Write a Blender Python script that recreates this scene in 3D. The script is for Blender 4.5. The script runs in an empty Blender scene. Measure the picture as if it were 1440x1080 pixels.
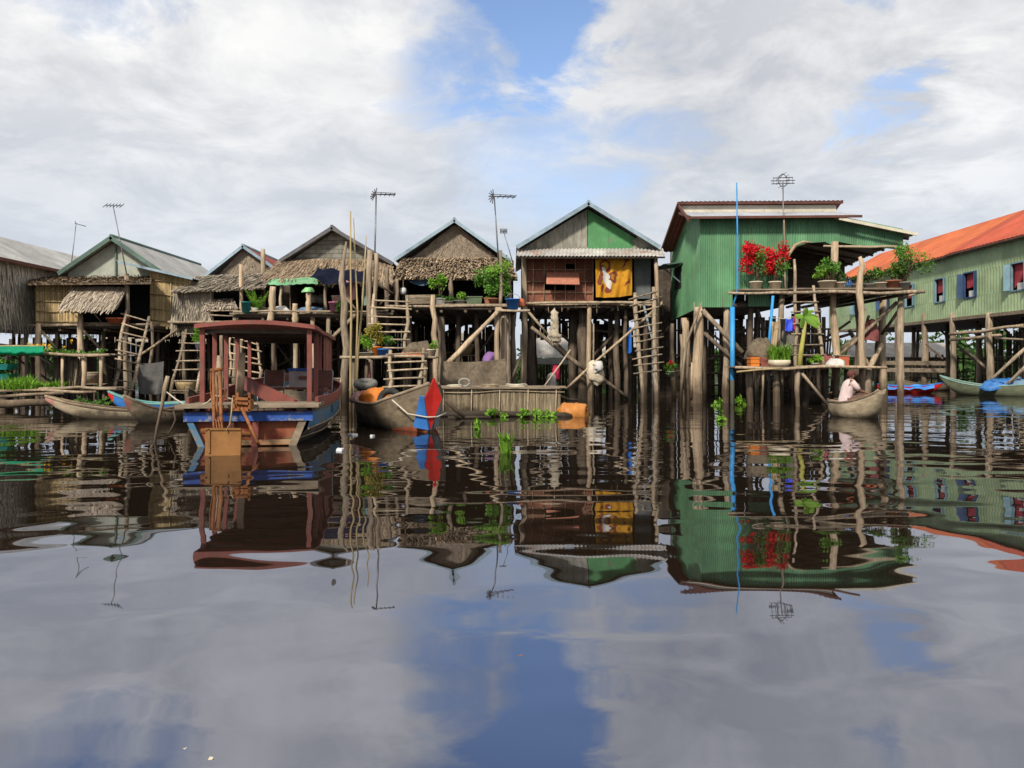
import bpy, math, random
from mathutils import Vector, Matrix, noise as mnoise

random.seed(11)
R = random.Random(5)
sc = bpy.context.scene
COL = sc.collection
F, HZ, CH = 1100.0, 515.0, 1.28          # focal length in photo pixels, horizon row, eye height above the water

def X(px, Y): return (px - 720.0) / F * Y
def Z(py, Y): return CH - (py - HZ) / F * Y
def W(px, py, Y): return Vector((X(px, Y), Y, Z(py, Y)))
def rad(a): return math.radians(a)
def V(*a): return Vector(a)

# ------------------------------------------------------------------ materials
def N(nt, t, **kw):
    n = nt.nodes.new(t)
    for k, v in kw.items():
        if k in n.inputs: n.inputs[k].default_value = v
        else: setattr(n, k, v)
    return n

def c4(c): return (c[0], c[1], c[2], 1.0)

def mathn(nt, op, a, b=None, c=None, clamp=False):
    n = nt.nodes.new('ShaderNodeMath'); n.operation = op; n.use_clamp = clamp
    for i, s in enumerate((a, b, c)):
        if s is None: continue
        if isinstance(s, (int, float)): n.inputs[i].default_value = s
        else: nt.links.new(s, n.inputs[i])
    return n.outputs[0]

def mixc(nt, fac, a, b, blend='MIX'):
    n = nt.nodes.new('ShaderNodeMix'); n.data_type = 'RGBA'; n.blend_type = blend
    for i, s in ((0, fac), (6, a), (7, b)):
        if isinstance(s, (int, float)): n.inputs[i].default_value = s
        elif isinstance(s, tuple): n.inputs[i].default_value = c4(s)
        else: nt.links.new(s, n.inputs[i])
    return n.outputs[2]

def maprange(nt, v, a, b, c=0.0, d=1.0):
    n = nt.nodes.new('ShaderNodeMapRange'); n.clamp = True
    nt.links.new(v, n.inputs[0])
    for i, s in enumerate((a, b, c, d)): n.inputs[i + 1].default_value = s
    return n.outputs[0]

def mat(name, c1, c2, scale=(5, 5, 5), rough=0.85, rv=0.5, bump=0.25, metal=0.0, spots=None, stain=None, spec=0.3, translucent=0.0, detail=6.0, bdist=0.02):
    m = bpy.data.materials.new(name); m.use_nodes = True
    nt = m.node_tree; nt.nodes.clear(); L = nt.links.new
    out = N(nt, 'ShaderNodeOutputMaterial')
    tc = N(nt, 'ShaderNodeTexCoord')
    mp = N(nt, 'ShaderNodeMapping'); mp.inputs['Scale'].default_value = scale
    L(tc.outputs['Object'], mp.inputs['Vector'])
    at = N(nt, 'ShaderNodeAttribute'); at.attribute_name = 'rnd'
    # shift the noise by the piece's own random value so neighbours differ
    add = N(nt, 'ShaderNodeVectorMath'); add.operation = 'ADD'
    L(mp.outputs[0], add.inputs[0])
    cm = N(nt, 'ShaderNodeCombineXYZ'); k = mathn(nt, 'MULTIPLY', at.outputs['Fac'], 37.0)
    L(k, cm.inputs[0]); L(k, cm.inputs[1])
    L(cm.outputs[0], add.inputs[1])
    nz = N(nt, 'ShaderNodeTexNoise', Scale=1.0, Detail=detail, Roughness=0.62); L(add.outputs[0], nz.inputs['Vector'])
    f = maprange(nt, nz.outputs['Fac'], 0.3, 0.7)
    col = mixc(nt, f, c1, c2)
    g = mathn(nt, 'MULTIPLY_ADD', at.outputs['Fac'], rv, 1.0 - rv / 2)
    col = mixc(nt, 1.0, col, g, 'MULTIPLY')
    nz2 = N(nt, 'ShaderNodeTexNoise', Scale=0.9, Detail=5.0, Roughness=0.7); L(tc.outputs['Object'], nz2.inputs['Vector'])
    col = mixc(nt, 1.0, col, maprange(nt, nz2.outputs['Fac'], 0.3, 0.72, 0.72, 1.2), 'MULTIPLY')
    if spots:
        (scol, lo, hi, ssc) = spots
        n3 = N(nt, 'ShaderNodeTexNoise', Scale=1.0, Detail=5.0, Roughness=0.65)
        m3 = N(nt, 'ShaderNodeMapping'); m3.inputs['Scale'].default_value = ssc; L(tc.outputs['Object'], m3.inputs['Vector'])
        L(m3.outputs[0], n3.inputs['Vector'])
        col = mixc(nt, maprange(nt, n3.outputs['Fac'], lo, hi), col, scol)
    if stain:
        (scol, zlo, zhi) = stain
        geo = N(nt, 'ShaderNodeNewGeometry'); sx = N(nt, 'ShaderNodeSeparateXYZ'); L(geo.outputs['Position'], sx.inputs[0])
        zz = mathn(nt, 'MULTIPLY_ADD', nz2.outputs['Fac'], 1.2, mathn(nt, 'SUBTRACT', sx.outputs[2], 0.6))
        col = mixc(nt, maprange(nt, zz, zlo, zhi, 0.85, 0.0), col, scol)
    bs = N(nt, 'ShaderNodeBsdfPrincipled', Roughness=rough, Metallic=metal)
    bs.inputs['Specular IOR Level'].default_value = spec
    L(col, bs.inputs['Base Color'])
    if bump:
        b = N(nt, 'ShaderNodeBump', Strength=bump, Distance=bdist); L(nz.outputs['Fac'], b.inputs['Height']); L(b.outputs[0], bs.inputs['Normal'])
    if translucent:
        tr = N(nt, 'ShaderNodeBsdfTranslucent'); L(col, tr.inputs['Color'])
        mx = N(nt, 'ShaderNodeMixShader'); mx.inputs[0].default_value = translucent
        L(bs.outputs[0], mx.inputs[1]); L(tr.outputs[0], mx.inputs[2]); L(mx.outputs[0], out.inputs[0])
    else:
        L(bs.outputs[0], out.inputs[0])
    return m

M = {}
WET = ((0.055, 0.036, 0.022), 0.35, 0.95)
M['post'] = mat('weathered post wood', (0.13, 0.095, 0.062), (0.45, 0.35, 0.245), (13, 13, 1.3), stain=WET, rv=0.7, bump=0.9)
M['post_pale'] = mat('pale post wood', (0.25, 0.175, 0.11), (0.62, 0.47, 0.31), (13, 13, 1.3), stain=WET, rv=0.4, bump=0.9)
M['post_dark'] = mat('darker post wood', (0.06, 0.043, 0.031), (0.22, 0.165, 0.115), (11, 11, 1.3), stain=((0.03, 0.022, 0.015), 0.35, 0.8), rv=0.6, bump=0.5)  # darker than the other posts, used mostly for rear rows
M['pole'] = mat('thin stick wood', (0.24, 0.18, 0.115), (0.52, 0.41, 0.28), (7, 7, 7), rv=0.5, bump=0.4)
M['bamboo'] = mat('yellow bamboo', (0.3, 0.22, 0.1), (0.52, 0.39, 0.19), (12, 12, 2), rough=0.55, rv=0.3, stain=((0.12, 0.08, 0.035), 0.3, 0.7))
M['plank'] = mat('grey plank', (0.13, 0.095, 0.065), (0.33, 0.26, 0.18), (3, 9, 9), rv=0.6, bump=0.4)
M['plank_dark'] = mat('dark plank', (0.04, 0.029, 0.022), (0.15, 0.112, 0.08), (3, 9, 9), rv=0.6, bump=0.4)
M['thatch'] = mat('grey thatch', (0.2, 0.165, 0.12), (0.48, 0.41, 0.315), (14, 14, 3), rough=0.95, rv=0.95, bump=0.3)
M['thatch_brown'] = mat('brown leaf thatch', (0.18, 0.125, 0.08), (0.44, 0.33, 0.215), (14, 14, 3), rough=0.95, rv=1.0, bump=0.3)
M['thatch_pale'] = mat('pale leaf thatch', (0.26, 0.205, 0.145), (0.55, 0.46, 0.36), (14, 14, 3), rough=0.95, rv=0.9, bump=0.3)
M['thatch_wall'] = mat('grass wall', (0.36, 0.31, 0.24), (0.66, 0.6, 0.49), (16, 16, 2.2), rough=0.95, rv=0.8, bump=0.4)
M['mat_tan'] = mat('bamboo matting', (0.31, 0.215, 0.1), (0.62, 0.46, 0.235), (14, 14, 2.5), rough=0.8, rv=0.7, bump=0.3)
M['mat_red'] = mat('red brown matting', (0.15, 0.052, 0.03), (0.29, 0.115, 0.068), (12, 12, 12), rough=0.8, rv=0.45, bump=0.3)
M['gable_mat'] = mat('woven palm gable', (0.18, 0.14, 0.10), (0.36, 0.285, 0.21), (9, 9, 9), rough=0.92, rv=0.5, bump=0.5)
M['gable_grey'] = mat('grey board', (0.16, 0.15, 0.12), (0.36, 0.34, 0.28), (6, 6, 2), rough=0.85, rv=0.3, bump=0.3, spots=((0.10, 0.085, 0.065), 0.55, 0.75, (2, 2, 1.2)))
M['gable_sage'] = mat('pale sage board', (0.30, 0.32, 0.26), (0.42, 0.43, 0.36), (2, 2, 2), rough=0.8, rv=0.12, bump=0.1, spots=((0.2, 0.17, 0.13), 0.6, 0.8, (2.5, 2.5, 0.8)))
M['gable_green'] = mat('faded green board', (0.06, 0.2, 0.075), (0.1, 0.27, 0.11), (3, 3, 3), rough=0.75, rv=0.25, bump=0.15, spots=((0.19, 0.19, 0.135), 0.58, 0.68, (1.6, 1.6, 1.6)))
M['green_metal'] = mat('green corrugated paint', (0.095, 0.24, 0.115), (0.14, 0.31, 0.16), (2, 2, 0.5), rough=0.5, rv=0.34, bump=0.05, spots=((0.17, 0.15, 0.08), 0.55, 0.78, (6, 6, 0.5)), spec=0.4)
M['green_pale'] = mat('pale green cladding', (0.27, 0.37, 0.20), (0.36, 0.44, 0.25), (1.5, 1.5, 0.4), rough=0.65, rv=0.22, bump=0.05, spots=((0.3, 0.3, 0.16), 0.58, 0.8, (0.7, 1.2, 0.3)))
M['roof_orange'] = mat('orange roof sheet', (0.47, 0.1, 0.03), (0.58, 0.145, 0.042), (1, 1, 1), rough=0.6, rv=0.3, bump=0.05, spots=((0.42, 0.14, 0.06), 0.58, 0.8, (0.8, 0.8, 3)))
M['roof_red'] = mat('red roof sheet', (0.42, 0.065, 0.025), (0.52, 0.1, 0.04), (1, 1, 1), rough=0.6, rv=0.3, bump=0.05, spots=((0.3, 0.08, 0.045), 0.58, 0.8, (0.8, 0.8, 3)))
M['roof_rust'] = mat('dull red roof sheet', (0.2, 0.05, 0.035), (0.33, 0.10, 0.075), (2, 2, 2), rough=0.7, rv=0.3, bump=0.1)
M['roof_zinc'] = mat('weathered zinc sheet', (0.29, 0.285, 0.27), (0.43, 0.42, 0.40), (1.5, 1.5, 1.5), rough=0.55, rv=0.25, bump=0.05, spots=((0.25, 0.13, 0.07), 0.6, 0.78, (1.4, 1.4, 1.4)))
M['roof_pale'] = mat('pale zinc sheet', (0.34, 0.35, 0.38), (0.46, 0.47, 0.5), (1.5, 1.5, 1.5), rough=0.5, rv=0.15, bump=0.05)
M['zinc_old'] = mat('rust streaked zinc', (0.34, 0.32, 0.29), (0.52, 0.5, 0.46), (2, 2, 2), rough=0.6, rv=0.3, bump=0.08, spots=((0.3, 0.12, 0.05), 0.53, 0.7, (1.8, 3, 3)))
M['trim_blue'] = mat('blue grey barge board', (0.2, 0.27, 0.32), (0.33, 0.42, 0.47), (4, 4, 4), rough=0.6, rv=0.2, bump=0.1)
M['trim_dark'] = mat('dark grey barge board', (0.07, 0.07, 0.075), (0.15, 0.14, 0.14), (4, 4, 4), rough=0.6, rv=0.2, bump=0.1)
M['trim_green'] = mat('green barge board', (0.07, 0.125, 0.1), (0.12, 0.185, 0.15), (4, 4, 4), rough=0.6, rv=0.2, bump=0.1)
M['trim_brown'] = mat('brown fascia', (0.09, 0.035, 0.024), (0.16, 0.06, 0.04), (4, 4, 4), rough=0.7, rv=0.3, bump=0.1)
M['cream'] = mat('cream fascia board', (0.56, 0.5, 0.38), (0.68, 0.62, 0.49), (3, 3, 3), rough=0.7, rv=0.15, bump=0.1, spots=((0.3, 0.22, 0.13), 0.6, 0.75, (2, 2, 2)))
M['white'] = mat('dirty white paint', (0.58, 0.57, 0.55), (0.74, 0.73, 0.7), (4, 4, 4), rough=0.6, rv=0.15, bump=0.05)
M['black'] = mat('black for interior shade and cloth', (0.012, 0.011, 0.012), (0.03, 0.027, 0.026), (4, 4, 4), rough=0.9, rv=0.3, bump=0.1)  # near black: interior shade put into the colour, also used for cloth
M['grey_panel'] = mat('grey door panel', (0.1, 0.11, 0.11), (0.17, 0.18, 0.18), (4, 4, 2), rough=0.6, rv=0.1, bump=0.05)
M['metal'] = mat('dull metal', (0.16, 0.15, 0.15), (0.3, 0.29, 0.29), (20, 20, 20), rough=0.45, rv=0.1, bump=0.05, metal=0.6)
M['metal_dark'] = mat('dark metal', (0.035, 0.035, 0.045), (0.09, 0.09, 0.1), (20, 20, 20), rough=0.5, rv=0.2, bump=0.05, metal=0.3)
M['rust'] = mat('orange rust iron', (0.16, 0.055, 0.02), (0.36, 0.14, 0.045), (12, 12, 12), rough=0.85, rv=0.3, bump=0.3, spots=((0.1, 0.05, 0.03), 0.6, 0.75, (5, 5, 5)))
M['ochre'] = mat('ochre painted steel', (0.22, 0.095, 0.028), (0.32, 0.15, 0.045), (5, 5, 5), rough=0.65, rv=0.1, bump=0.1, spots=((0.2, 0.09, 0.035), 0.58, 0.75, (4, 4, 4)))
M['boat_red'] = mat('maroon boat paint', (0.19, 0.052, 0.04), (0.3, 0.09, 0.068), (5, 5, 5), rough=0.55, rv=0.2, bump=0.1, spots=((0.15, 0.1, 0.08), 0.54, 0.74, (7, 7, 2)))
M['boat_red2'] = mat('faded red hull paint', (0.28, 0.06, 0.03), (0.42, 0.13, 0.06), (5, 5, 5), rough=0.65, rv=0.3, bump=0.2, spots=((0.16, 0.12, 0.075), 0.5, 0.66, (3, 3, 6)))
M['boat_blue'] = mat('blue boat paint', (0.025, 0.075, 0.33), (0.045, 0.13, 0.45), (4, 4, 4), rough=0.55, rv=0.2, bump=0.15, spots=((0.24, 0.24, 0.23), 0.54, 0.62, (7, 7, 9)))
M['boat_teal'] = mat('flaked blue hull paint', (0.06, 0.19, 0.34), (0.11, 0.27, 0.42), (4, 4, 4), rough=0.6, rv=0.3, bump=0.2, spots=((0.22, 0.2, 0.14), 0.48, 0.62, (3, 3, 5)))
M['boat_wood'] = mat('muddy boat wood', (0.105, 0.078, 0.048), (0.25, 0.195, 0.13), (1.2, 9, 9), rough=0.75, rv=0.4, bump=0.4, stain=((0.035, 0.026, 0.017), 0.08, 0.3))
M['boat_pale'] = mat('pale dry boat wood', (0.26, 0.2, 0.125), (0.48, 0.39, 0.27), (1.2, 9, 9), rough=0.8, rv=0.4, bump=0.4, stain=((0.06, 0.045, 0.028), 0.05, 0.25))
M['red_paint'] = mat('bright red paint', (0.5, 0.018, 0.014), (0.62, 0.035, 0.026), (5, 5, 5), rough=0.5, rv=0.1, bump=0.1, spots=((0.3, 0.07, 0.05), 0.64, 0.76, (5, 5, 5)))
M['blue_paint'] = mat('mid blue paint', (0.03, 0.14, 0.42), (0.055, 0.2, 0.52), (5, 5, 5), rough=0.5, rv=0.15, bump=0.1)
M['sky_pipe'] = mat('bright blue pipe', (0.03, 0.26, 0.6), (0.055, 0.33, 0.68), (5, 5, 2), rough=0.4, rv=0.1, bump=0.03, stain=((0.2, 0.14, 0.04), 0.75, 0.8))
M['sky_plastic'] = mat('blue plastic', (0.02, 0.14, 0.5), (0.04, 0.2, 0.62), (5, 5, 5), rough=0.4, rv=0.1, bump=0.03)
M['orange'] = mat('orange plastic', (0.62, 0.16, 0.02), (0.74, 0.25, 0.035), (5, 5, 5), rough=0.5, rv=0.2, bump=0.05)
M['barrel'] = mat('sun faded orange drum', (0.4, 0.14, 0.03), (0.54, 0.23, 0.055), (5, 5, 5), rough=0.5, rv=0.1, bump=0.05, spots=((0.18, 0.1, 0.04), 0.58, 0.7, (5, 5, 5)))
M['brick_red'] = mat('orange red tray', (0.5, 0.1, 0.04), (0.62, 0.17, 0.075), (20, 20, 20), rough=0.7, rv=0.4, bump=0.2)
M['terracotta'] = mat('terracotta', (0.32, 0.12, 0.065), (0.42, 0.18, 0.1), (6, 6, 6), rough=0.8, rv=0.2, bump=0.1)
M['pot_cream'] = mat('cream pot', (0.56, 0.47, 0.33), (0.7, 0.61, 0.46), (6, 6, 6), rough=0.7, rv=0.15, bump=0.1, spots=((0.25, 0.19, 0.11), 0.6, 0.75, (5, 5, 5)))
M['pot_grey'] = mat('grey cement pot', (0.24, 0.23, 0.2), (0.36, 0.34, 0.3), (6, 6, 6), rough=0.85, rv=0.2, bump=0.2)
M['trough_green'] = mat('drab green trough', (0.1, 0.14, 0.075), (0.17, 0.21, 0.12), (6, 6, 6), rough=0.7, rv=0.2, bump=0.1)
M['pink'] = mat('pink plastic', (0.6, 0.17, 0.3), (0.72, 0.26, 0.38), (6, 6, 6), rough=0.5, rv=0.2, bump=0.05)
M['lime'] = mat('light green plastic', (0.22, 0.52, 0.2), (0.33, 0.62, 0.28), (6, 6, 6), rough=0.5, rv=0.2, bump=0.05)
M['green_net'] = mat('bright green shade net', (0.0, 0.26, 0.13), (0.012, 0.4, 0.2), (10, 10, 10), rough=0.8, rv=0.3, bump=0.4, translucent=0.3)
M['teal_tub'] = mat('teal tub', (0.02, 0.2, 0.2), (0.045, 0.3, 0.28), (6, 6, 6), rough=0.5, rv=0.2, bump=0.05)
M['canvas_green'] = mat('green canvas valance', (0.13, 0.36, 0.17), (0.3, 0.52, 0.3), (1.5, 1.5, 8), rough=0.85, rv=0.5, bump=0.2)
M['tarp_navy'] = mat('dark navy tarp', (0.006, 0.008, 0.02), (0.014, 0.017, 0.035), (3, 3, 3), rough=0.95, rv=0.2, bump=0.3, spec=0.05)
M['tarp_blue'] = mat('pale blue tarp', (0.1, 0.19, 0.3), (0.2, 0.3, 0.42), (4, 4, 4), rough=0.6, rv=0.3, bump=0.3)
M['tarp_bright'] = mat('bright blue tarp', (0.03, 0.16, 0.5), (0.08, 0.28, 0.62), (4, 4, 4), rough=0.5, rv=0.3, bump=0.3)
M['net_brown'] = mat('brown fishing net', (0.10, 0.075, 0.05), (0.2, 0.155, 0.105), (9, 9, 9), rough=0.95, rv=0.3, bump=0.6)
M['net_pale'] = mat('bundled pale net', (0.36, 0.29, 0.2), (0.62, 0.53, 0.4), (22, 22, 8), rough=0.95, rv=0.4, bump=0.9)
M['purple'] = mat('purple cloth', (0.22, 0.1, 0.3), (0.32, 0.17, 0.4), (6, 6, 6), rough=0.8, rv=0.2, bump=0.2)
M['cloth_pink'] = mat('pale pink shirt', (0.62, 0.46, 0.44), (0.76, 0.6, 0.57), (9, 9, 9), rough=0.9, rv=0.15, bump=0.3)
M['cloth_grey'] = mat('grey cloth', (0.1, 0.09, 0.075), (0.2, 0.18, 0.15), (9, 9, 3), rough=0.9, rv=0.3, bump=0.4)
M['cloth_blue'] = mat('vivid blue cloth', (0.03, 0.06, 0.6), (0.08, 0.13, 0.75), (9, 9, 3), rough=0.85, rv=0.2, bump=0.3)
M['cloth_red'] = mat('vivid pink red cloth', (0.55, 0.02, 0.08), (0.68, 0.05, 0.13), (9, 9, 3), rough=0.85, rv=0.2, bump=0.3)
M['cloth_white'] = mat('worn white cloth', (0.5, 0.47, 0.42), (0.68, 0.65, 0.6), (9, 9, 3), rough=0.9, rv=0.3, bump=0.4)
M['cloth_ochre'] = mat('ochre cloth', (0.36, 0.26, 0.15), (0.52, 0.4, 0.26), (9, 9, 3), rough=0.9, rv=0.3, bump=0.4)
M['rubber'] = mat('black rubber', (0.02, 0.02, 0.02), (0.055, 0.053, 0.05), (12, 12, 12), rough=0.8, rv=0.2, bump=0.2)
M['rubber_grey'] = mat('dusty grey rubber', (0.11, 0.105, 0.09), (0.22, 0.21, 0.18), (12, 12, 12), rough=0.85, rv=0.2, bump=0.2)
M['rope'] = mat('pale rope', (0.45, 0.4, 0.3), (0.62, 0.56, 0.44), (20, 20, 20), rough=0.9, rv=0.2, bump=0.3)
M['skin'] = mat('brown skin', (0.2, 0.09, 0.055), (0.27, 0.13, 0.085), (9, 9, 9), rough=0.6, rv=0.1, bump=0.05)
M['hair'] = mat('dark red brown hair', (0.08, 0.022, 0.018), (0.15, 0.045, 0.035), (30, 30, 30), rough=0.7, rv=0.2, bump=0.3)
M['trousers'] = mat('dull brown trousers', (0.11, 0.06, 0.045), (0.18, 0.1, 0.075), (9, 9, 9), rough=0.9, rv=0.1, bump=0.2)
M['soil'] = mat('dark soil', (0.03, 0.02, 0.013), (0.075, 0.05, 0.032), (9, 9, 9), rough=0.95, rv=0.3, bump=0.6)
M['leaf'] = mat('mid green leaves', (0.07, 0.19, 0.022), (0.15, 0.32, 0.045), (3, 3, 3), rough=0.55, rv=1.1, bump=0, translucent=0.3)
M['leaf_lime'] = mat('lime green leaves', (0.15, 0.33, 0.025), (0.26, 0.46, 0.055), (3, 3, 3), rough=0.55, rv=0.9, bump=0, translucent=0.35)
M['leaf_dark'] = mat('deep green leaves', (0.03, 0.08, 0.015), (0.07, 0.15, 0.028), (3, 3, 3), rough=0.55, rv=1.1, bump=0, translucent=0.25)
M['leaf_yellow'] = mat('yellow olive leaves', (0.22, 0.2, 0.02), (0.36, 0.3, 0.035), (3, 3, 3), rough=0.6, rv=0.9, bump=0, translucent=0.3)
M['petal_red'] = mat('red bracts', (0.62, 0.008, 0.016), (0.8, 0.025, 0.04), (3, 3, 3), rough=0.6, rv=0.7, bump=0, translucent=0.3)
M['petal_yellow'] = mat('yellow flowers', (0.7, 0.4, 0.01), (0.8, 0.5, 0.03), (3, 3, 3), rough=0.6, rv=0.3, bump=0, translucent=0.2)
M['twig'] = mat('brown twig', (0.08, 0.055, 0.035), (0.16, 0.115, 0.07), (9, 9, 9), rv=0.4, bump=0.2)
M['banana_stem'] = mat('yellow green stem', (0.3, 0.29, 0.06), (0.48, 0.42, 0.1), (9, 9, 2), rough=0.6, rv=0.2, bump=0.1)
M['pen_wall'] = mat('grey brown pen slats', (0.12, 0.09, 0.055), (0.38, 0.3, 0.19), (24, 24, 3), rough=0.85, rv=0.7, bump=0.3, stain=((0.05, 0.04, 0.022), 0.08, 0.25))
M['shutter'] = mat('light blue shutter', (0.14, 0.25, 0.3), (0.22, 0.34, 0.39), (4, 4, 2), rough=0.6, rv=0.2, bump=0.1)
M['shutter_blue'] = mat('deep blue shutter', (0.025, 0.06, 0.14), (0.045, 0.09, 0.19), (4, 4, 2), rough=0.6, rv=0.2, bump=0.1)
M['curtain_red'] = mat('red curtain', (0.3, 0.03, 0.04), (0.42, 0.07, 0.08), (6, 6, 2), rough=0.9, rv=0.2, bump=0.2)
M['foam'] = mat('white foam scrap', (0.62, 0.62, 0.62), (0.75, 0.75, 0.74), (9, 9, 9), rough=0.7, rv=0.1, bump=0.1)

# ------------------------------------------------------------------ mesh builder
class MB:
    def __init__(s): s.v = []; s.f = []; s.r = []; s.mi = []; s.cur = 0; s.rv = None; s.sm = []
    def _face(s, idx, r, smooth=False): s.f.append(idx); s.r.append(r); s.mi.append(s.cur); s.sm.append(smooth)
    def rnd(s): return R.random() if s.rv is None else s.rv
    def poly(s, pts, r=None):
        r = s.rnd() if r is None else r; b = len(s.v); s.v += [Vector(p) for p in pts]; s._face(tuple(range(b, b + len(pts))), r); return s
    def grid(s, rows, r=None, smooth=False, close=False):
        """rows of points -> quads"""
        r = s.rnd() if r is None else r; b = len(s.v); n = len(rows[0])
        for row in rows: s.v += [Vector(p) for p in row]
        for i in range(len(rows) - 1):
            for j in range(n - (0 if close else 1)):
                k = (j + 1) % n
                s._face((b + i * n + j, b + i * n + k, b + (i + 1) * n + k, b + (i + 1) * n + j), r, smooth)
        return s
    def hexa(s, p, r=None):
        """8 corners: 0-3 one side, 4-7 the other"""
        r = s.rnd() if r is None else r; b = len(s.v); s.v += [Vector(q) for q in p]
        for q in ((0, 1, 2, 3), (7, 6, 5, 4), (0, 4, 5, 1), (1, 5, 6, 2), (2, 6, 7, 3), (3, 7, 4, 0)): s._face(tuple(b + i for i in q), r)
        return s
    def box(s, x0, x1, y0, y1, z0, z1, r=None):
        return s.hexa([(x0, y0, z0), (x1, y0, z0), (x1, y0, z1), (x0, y0, z1), (x0, y1, z0), (x1, y1, z0), (x1, y1, z1), (x0, y1, z1)], r)
    def panel(s, a, b, c, d, t, r=None):
        """thick quad, a b c d in order, thickness t along its normal (backwards)"""
        a, b, c, d = map(Vector, (a, b, c, d)); n = (b - a).cross(d - a)
        if n.length < 1e-9: n = Vector((0, 1, 0))
        n = n.normalized() * -t
        return s.hexa([a, b, c, d, a + n, b + n, c + n, d + n], r)
    def beam(s, p, q, w, h, r=None, up=(0, 0, 1)):
        p, q = Vector(p), Vector(q); d = (q - p).normalized(); u = Vector(up)
        if abs(d.dot(u)) > 0.97: u = Vector((0, 1, 0))
        a = d.cross(u).normalized() * w / 2; b = a.cross(d).normalized() * h / 2
        return s.hexa([p - a - b, p + a - b, p + a + b, p - a + b, q - a - b, q + a - b, q + a + b, q - a + b], r)
    def tube(s, pts, rads, n=7, r=None, caps=True):
        r = s.rnd() if r is None else r; pts = [Vector(p) for p in pts]
        if not hasattr(rads, '__len__'): rads = [rads] * len(pts)
        rows = []; ref = None
        for i, p in enumerate(pts):
            d = (pts[min(i + 1, len(pts) - 1)] - pts[max(i - 1, 0)])
            d = d.normalized() if d.length > 1e-9 else Vector((0, 0, 1))
            if ref is None: ref = Vector((1, 0, 0)) if abs(d.x) < 0.8 else Vector((0, 1, 0))
            a = (ref - d * ref.dot(d)).normalized(); ref = a; b = d.cross(a)
            rows.append([p + (a * math.cos(2 * math.pi * k / n) + b * math.sin(2 * math.pi * k / n)) * rads[i] for k in range(n)])
        b0 = len(s.v); s.grid(rows, r, True, True)
        if caps:
            s._face(tuple(b0 + k for k in range(n - 1, -1, -1)), r); e = b0 + (len(pts) - 1) * n; s._face(tuple(e + k for k in range(n)), r)
        return s
    def pole(s, p, q, r0, r1=None, wob=0.0, segs=None, n=7, r=None):
        """round natural pole with a little crookedness"""
        p, q = Vector(p), Vector(q); r1 = r0 if r1 is None else r1; L = (q - p).length
        segs = segs or max(2, min(9, int(L / 0.5)))
        if wob == 0: wob = 0.013 * L ** 0.7
        ph = [R.uniform(0, 6.28) for _ in range(4)]; pts = []; rr = []
        for i in range(segs + 1):
            t = i / segs; e = math.sin(math.pi * t)
            o = Vector((math.sin(ph[0] + t * 5) + 0.5 * math.sin(ph[1] + t * 11), math.sin(ph[2] + t * 5) + 0.5 * math.sin(ph[3] + t * 11), 0)) * wob * e
            if abs((q - p).normalized().z) < 0.5: o = Vector((0, o.x * 0.5, o.y))
            pts.append(p.lerp(q, t) + o); rr.append((r0 + (r1 - r0) * t) * R.uniform(0.84, 1.16))
        return s.tube(pts, rr, n, r)
    def lathe(s, c, prof, n=14, r=None, squash=(1, 1), caps=True):
        r = s.rnd() if r is None else r; c = Vector(c)
        rows = [[c + Vector((math.cos(2 * math.pi * k / n) * a * squash[0], math.sin(2 * math.pi * k / n) * a * squash[1], z)) for k in range(n)] for a, z in prof]
        b0 = len(s.v); s.grid(rows, r, True, True)
        if caps:
            s._face(tuple(b0 + k for k in range(n - 1, -1, -1)), r); e = b0 + (len(prof) - 1) * n; s._face(tuple(e + k for k in range(n)), r)
        return s
    def corr(s, a, b, c, d, waves, amp, r=None, rows=2, per=6):
        """corrugated sheet: a->b is across the waves (bottom edge), d->c the top edge"""
        a, b, c, d = map(Vector, (a, b, c, d)); n = (b - a).cross(d - a).normalized(); m = int(waves * per)
        R_ = []
        for j in range(rows):
            v = j / (rows - 1)
            R_.append([(a.lerp(b, i / m)).lerp(d.lerp(c, i / m), v) + n * amp * math.sin(2 * math.pi * i / per) for i in range(m + 1)])
        b0 = len(s.v); mm = m + 1; r = s.rnd() if r is None else r
        for row in R_: s.v += row
        sheets = [R.random() for _ in range(int(waves / 8) + 2)]
        for j in range(rows - 1):
            for i in range(m):
                s._face((b0 + j * mm + i, b0 + j * mm + i + 1, b0 + (j + 1) * mm + i + 1, b0 + (j + 1) * mm + i), sheets[int(i / per / 8)], True)
        return s
    def strips(s, a, b, c, d, n, t=0.02, gap=0.06, jb=0.0, jt=0.0, jd=0.01):
        """n boards side by side from edge a-d to edge b-c (a b bottom, d c top), ragged by jb / jt"""
        a, b, c, d = map(Vector, (a, b, c, d)); nn = (b - a).cross(d - a).normalized()
        for i in range(n):
            u0, u1 = (i + gap / 2) / n, (i + 1 - gap / 2) / n
            lo = R.uniform(-jb, jb * 0.4); hi = R.uniform(-jt, jt); o = nn * R.uniform(-jd, jd)
            p0, p1, q0, q1 = a.lerp(b, u0), a.lerp(b, u1), d.lerp(c, u0), d.lerp(c, u1)
            dv = (q0 - p0).normalized()
            s.panel(p0 + dv * lo + o, p1 + dv * lo + o, q1 + dv * hi + o, q0 + dv * hi + o, t)
        return s
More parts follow.
